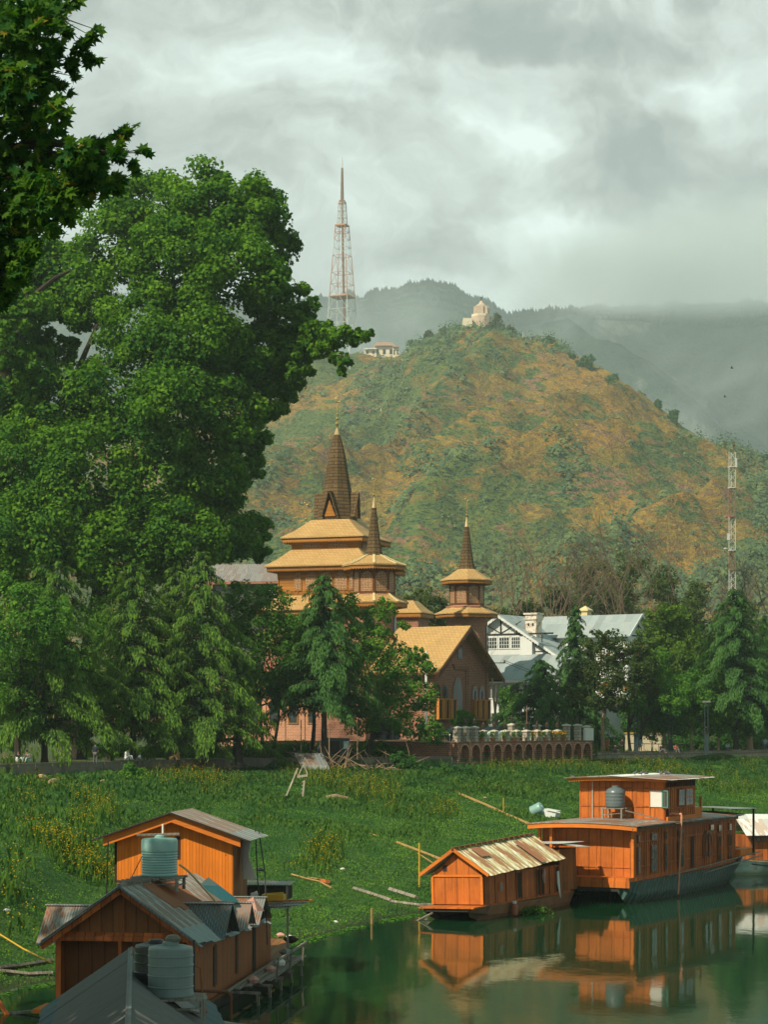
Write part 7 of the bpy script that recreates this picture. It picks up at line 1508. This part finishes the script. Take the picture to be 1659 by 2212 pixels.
# ---------------- mist on the mountains, and an unseen tree added to shade the near boats
def mist():
    def m_(name,den,sc,lo,hi,col=(.88,.97,1.)):
        m=bpy.data.materials.new(name); m.use_nodes=True; nt=m.node_tree; nt.nodes.clear(); t=NT(nt); v=nt.nodes.new('ShaderNodeVolumePrincipled'); v.inputs['Color'].default_value=(*col,1); v.inputs['Anisotropy'].default_value=.2
        co=t.coord('Object'); n=t.noise(t.vec('MULTIPLY',co,(1.,.6,1.5)),sc,3,.6); ln=nt.nodes.new('ShaderNodeVectorMath'); ln.operation='LENGTH'; t.put(ln.inputs[0],co)
        f=t.rng(ln.outputs['Value'],.45,1.,1.,0.); d=t.math('MULTIPLY',t.math('MULTIPLY',t.rng(n,lo,hi),f),den); t.put(v.inputs['Density'],d)
        o=nt.nodes.new('ShaderNodeOutputMaterial'); nt.links.new(v.outputs[0],o.inputs['Volume']); return m
    L=[(1600,570,4300,430,85,700,.0060,.25,.5,'cloud bank swallowing the mountain crest at the right'),(1300,612,4500,300,52,600,.0045,.28,.5,'cloud resting on the middle of the crest'),(1520,860,3100,230,110,500,.0009,.44,.62,'mist wisps in the valley right of the hill'),(820,720,3300,200,70,500,.0022,.36,.6,'mist drifting behind the television tower'),(1240,700,3700,120,60,400,.0014,.4,.6,'thin mist above the hilltop house')]
    for i,(x,y,Y,rx,rz,ry,den,lo,hi,lab) in enumerate(L):
        mb=MB(); n=12; vs=[(math.cos(a)*math.sin(b),math.sin(a)*math.sin(b),math.cos(b)) for b in [math.pi*j/8 for j in range(1,8)] for a in [2*math.pi*k/n for k in range(n)]]+[(0,0,1),(0,0,-1)]
        fs=[(j*n+k,(j+1)*n+k,(j+1)*n+(k+1)%n,j*n+(k+1)%n) for j in range(6) for k in range(n)]+[(84,k,(k+1)%n) for k in range(n)]+[(85,72+(k+1)%n,72+k) for k in range(n)]
        mb.add(vs,fs); o=mb.build('mist',m_('mist_air',den,1.7,lo,hi),kind='stuff',label=lab); o.location=P(x,y,Y); o.scale=(rx*Y/F,ry,rz*Y/F)
mist()
def shade_tree():
    B=[(-20.5,50,19.5,5,4.5,4.5),(-19,44,19,5,5,4.5),(-18,37,19,4.5,5,4),(-17,32,17.5,4,4.5,4),(-23,46,23,5,4.5,4),(-21,39,23,4.5,5,4),(-18,45,14.5,4,4,3)]
    T=empty('chinar_tree',(-22,46,gz(-22,46)),0,'unseen chinar added on the near left bank to shade the nearest boats','tree'); o=Vector(T.location)
    c,nm,ti=crown_pts(B,30000,77,sub=.35,nsub=20,cull=0); npmesh('crown',leaves(c-np.array(o),nm,.55,.8),4,L_chinar,T,ti)
    mb=MB(); mb.tube([(0,0,-.5),(0,0,1.5),(.3,.2,6),(0,.5,12)],[1.1,.8,.65,.4],9)
    for b in B: mb.tube([(0.2,.2,6),Vector(b[:3])-o],[.3,.08],6)
    mb.build('trunk',M_bark,T)
shade_tree()

def shore_weed():
    g=np.random.RandomState(12); N=9000; x=g.uniform(-14,24,N); y=shore(x)-np.abs(g.normal(size=N))*.9-g.rand(N)*.3; q=np.array([noise.noise(Vector((a*.5,b*.5,0))) for a,b in zip(x,y)]); k=q+g.rand(N)*.5>.28; x=x[k];y=y[k]
    n=len(x); o=npmesh('floating_weed',leaves(np.stack([x,y,.012+.03*g.rand(n)],1),unit(g.normal(size=(n,3))*.2+np.array([0,0,1])),.13,.9),4,L_green,None,g.rand(n)); tag(o,'ragged floating weed along the water edge','weed',kind='stuff')
shore_weed()
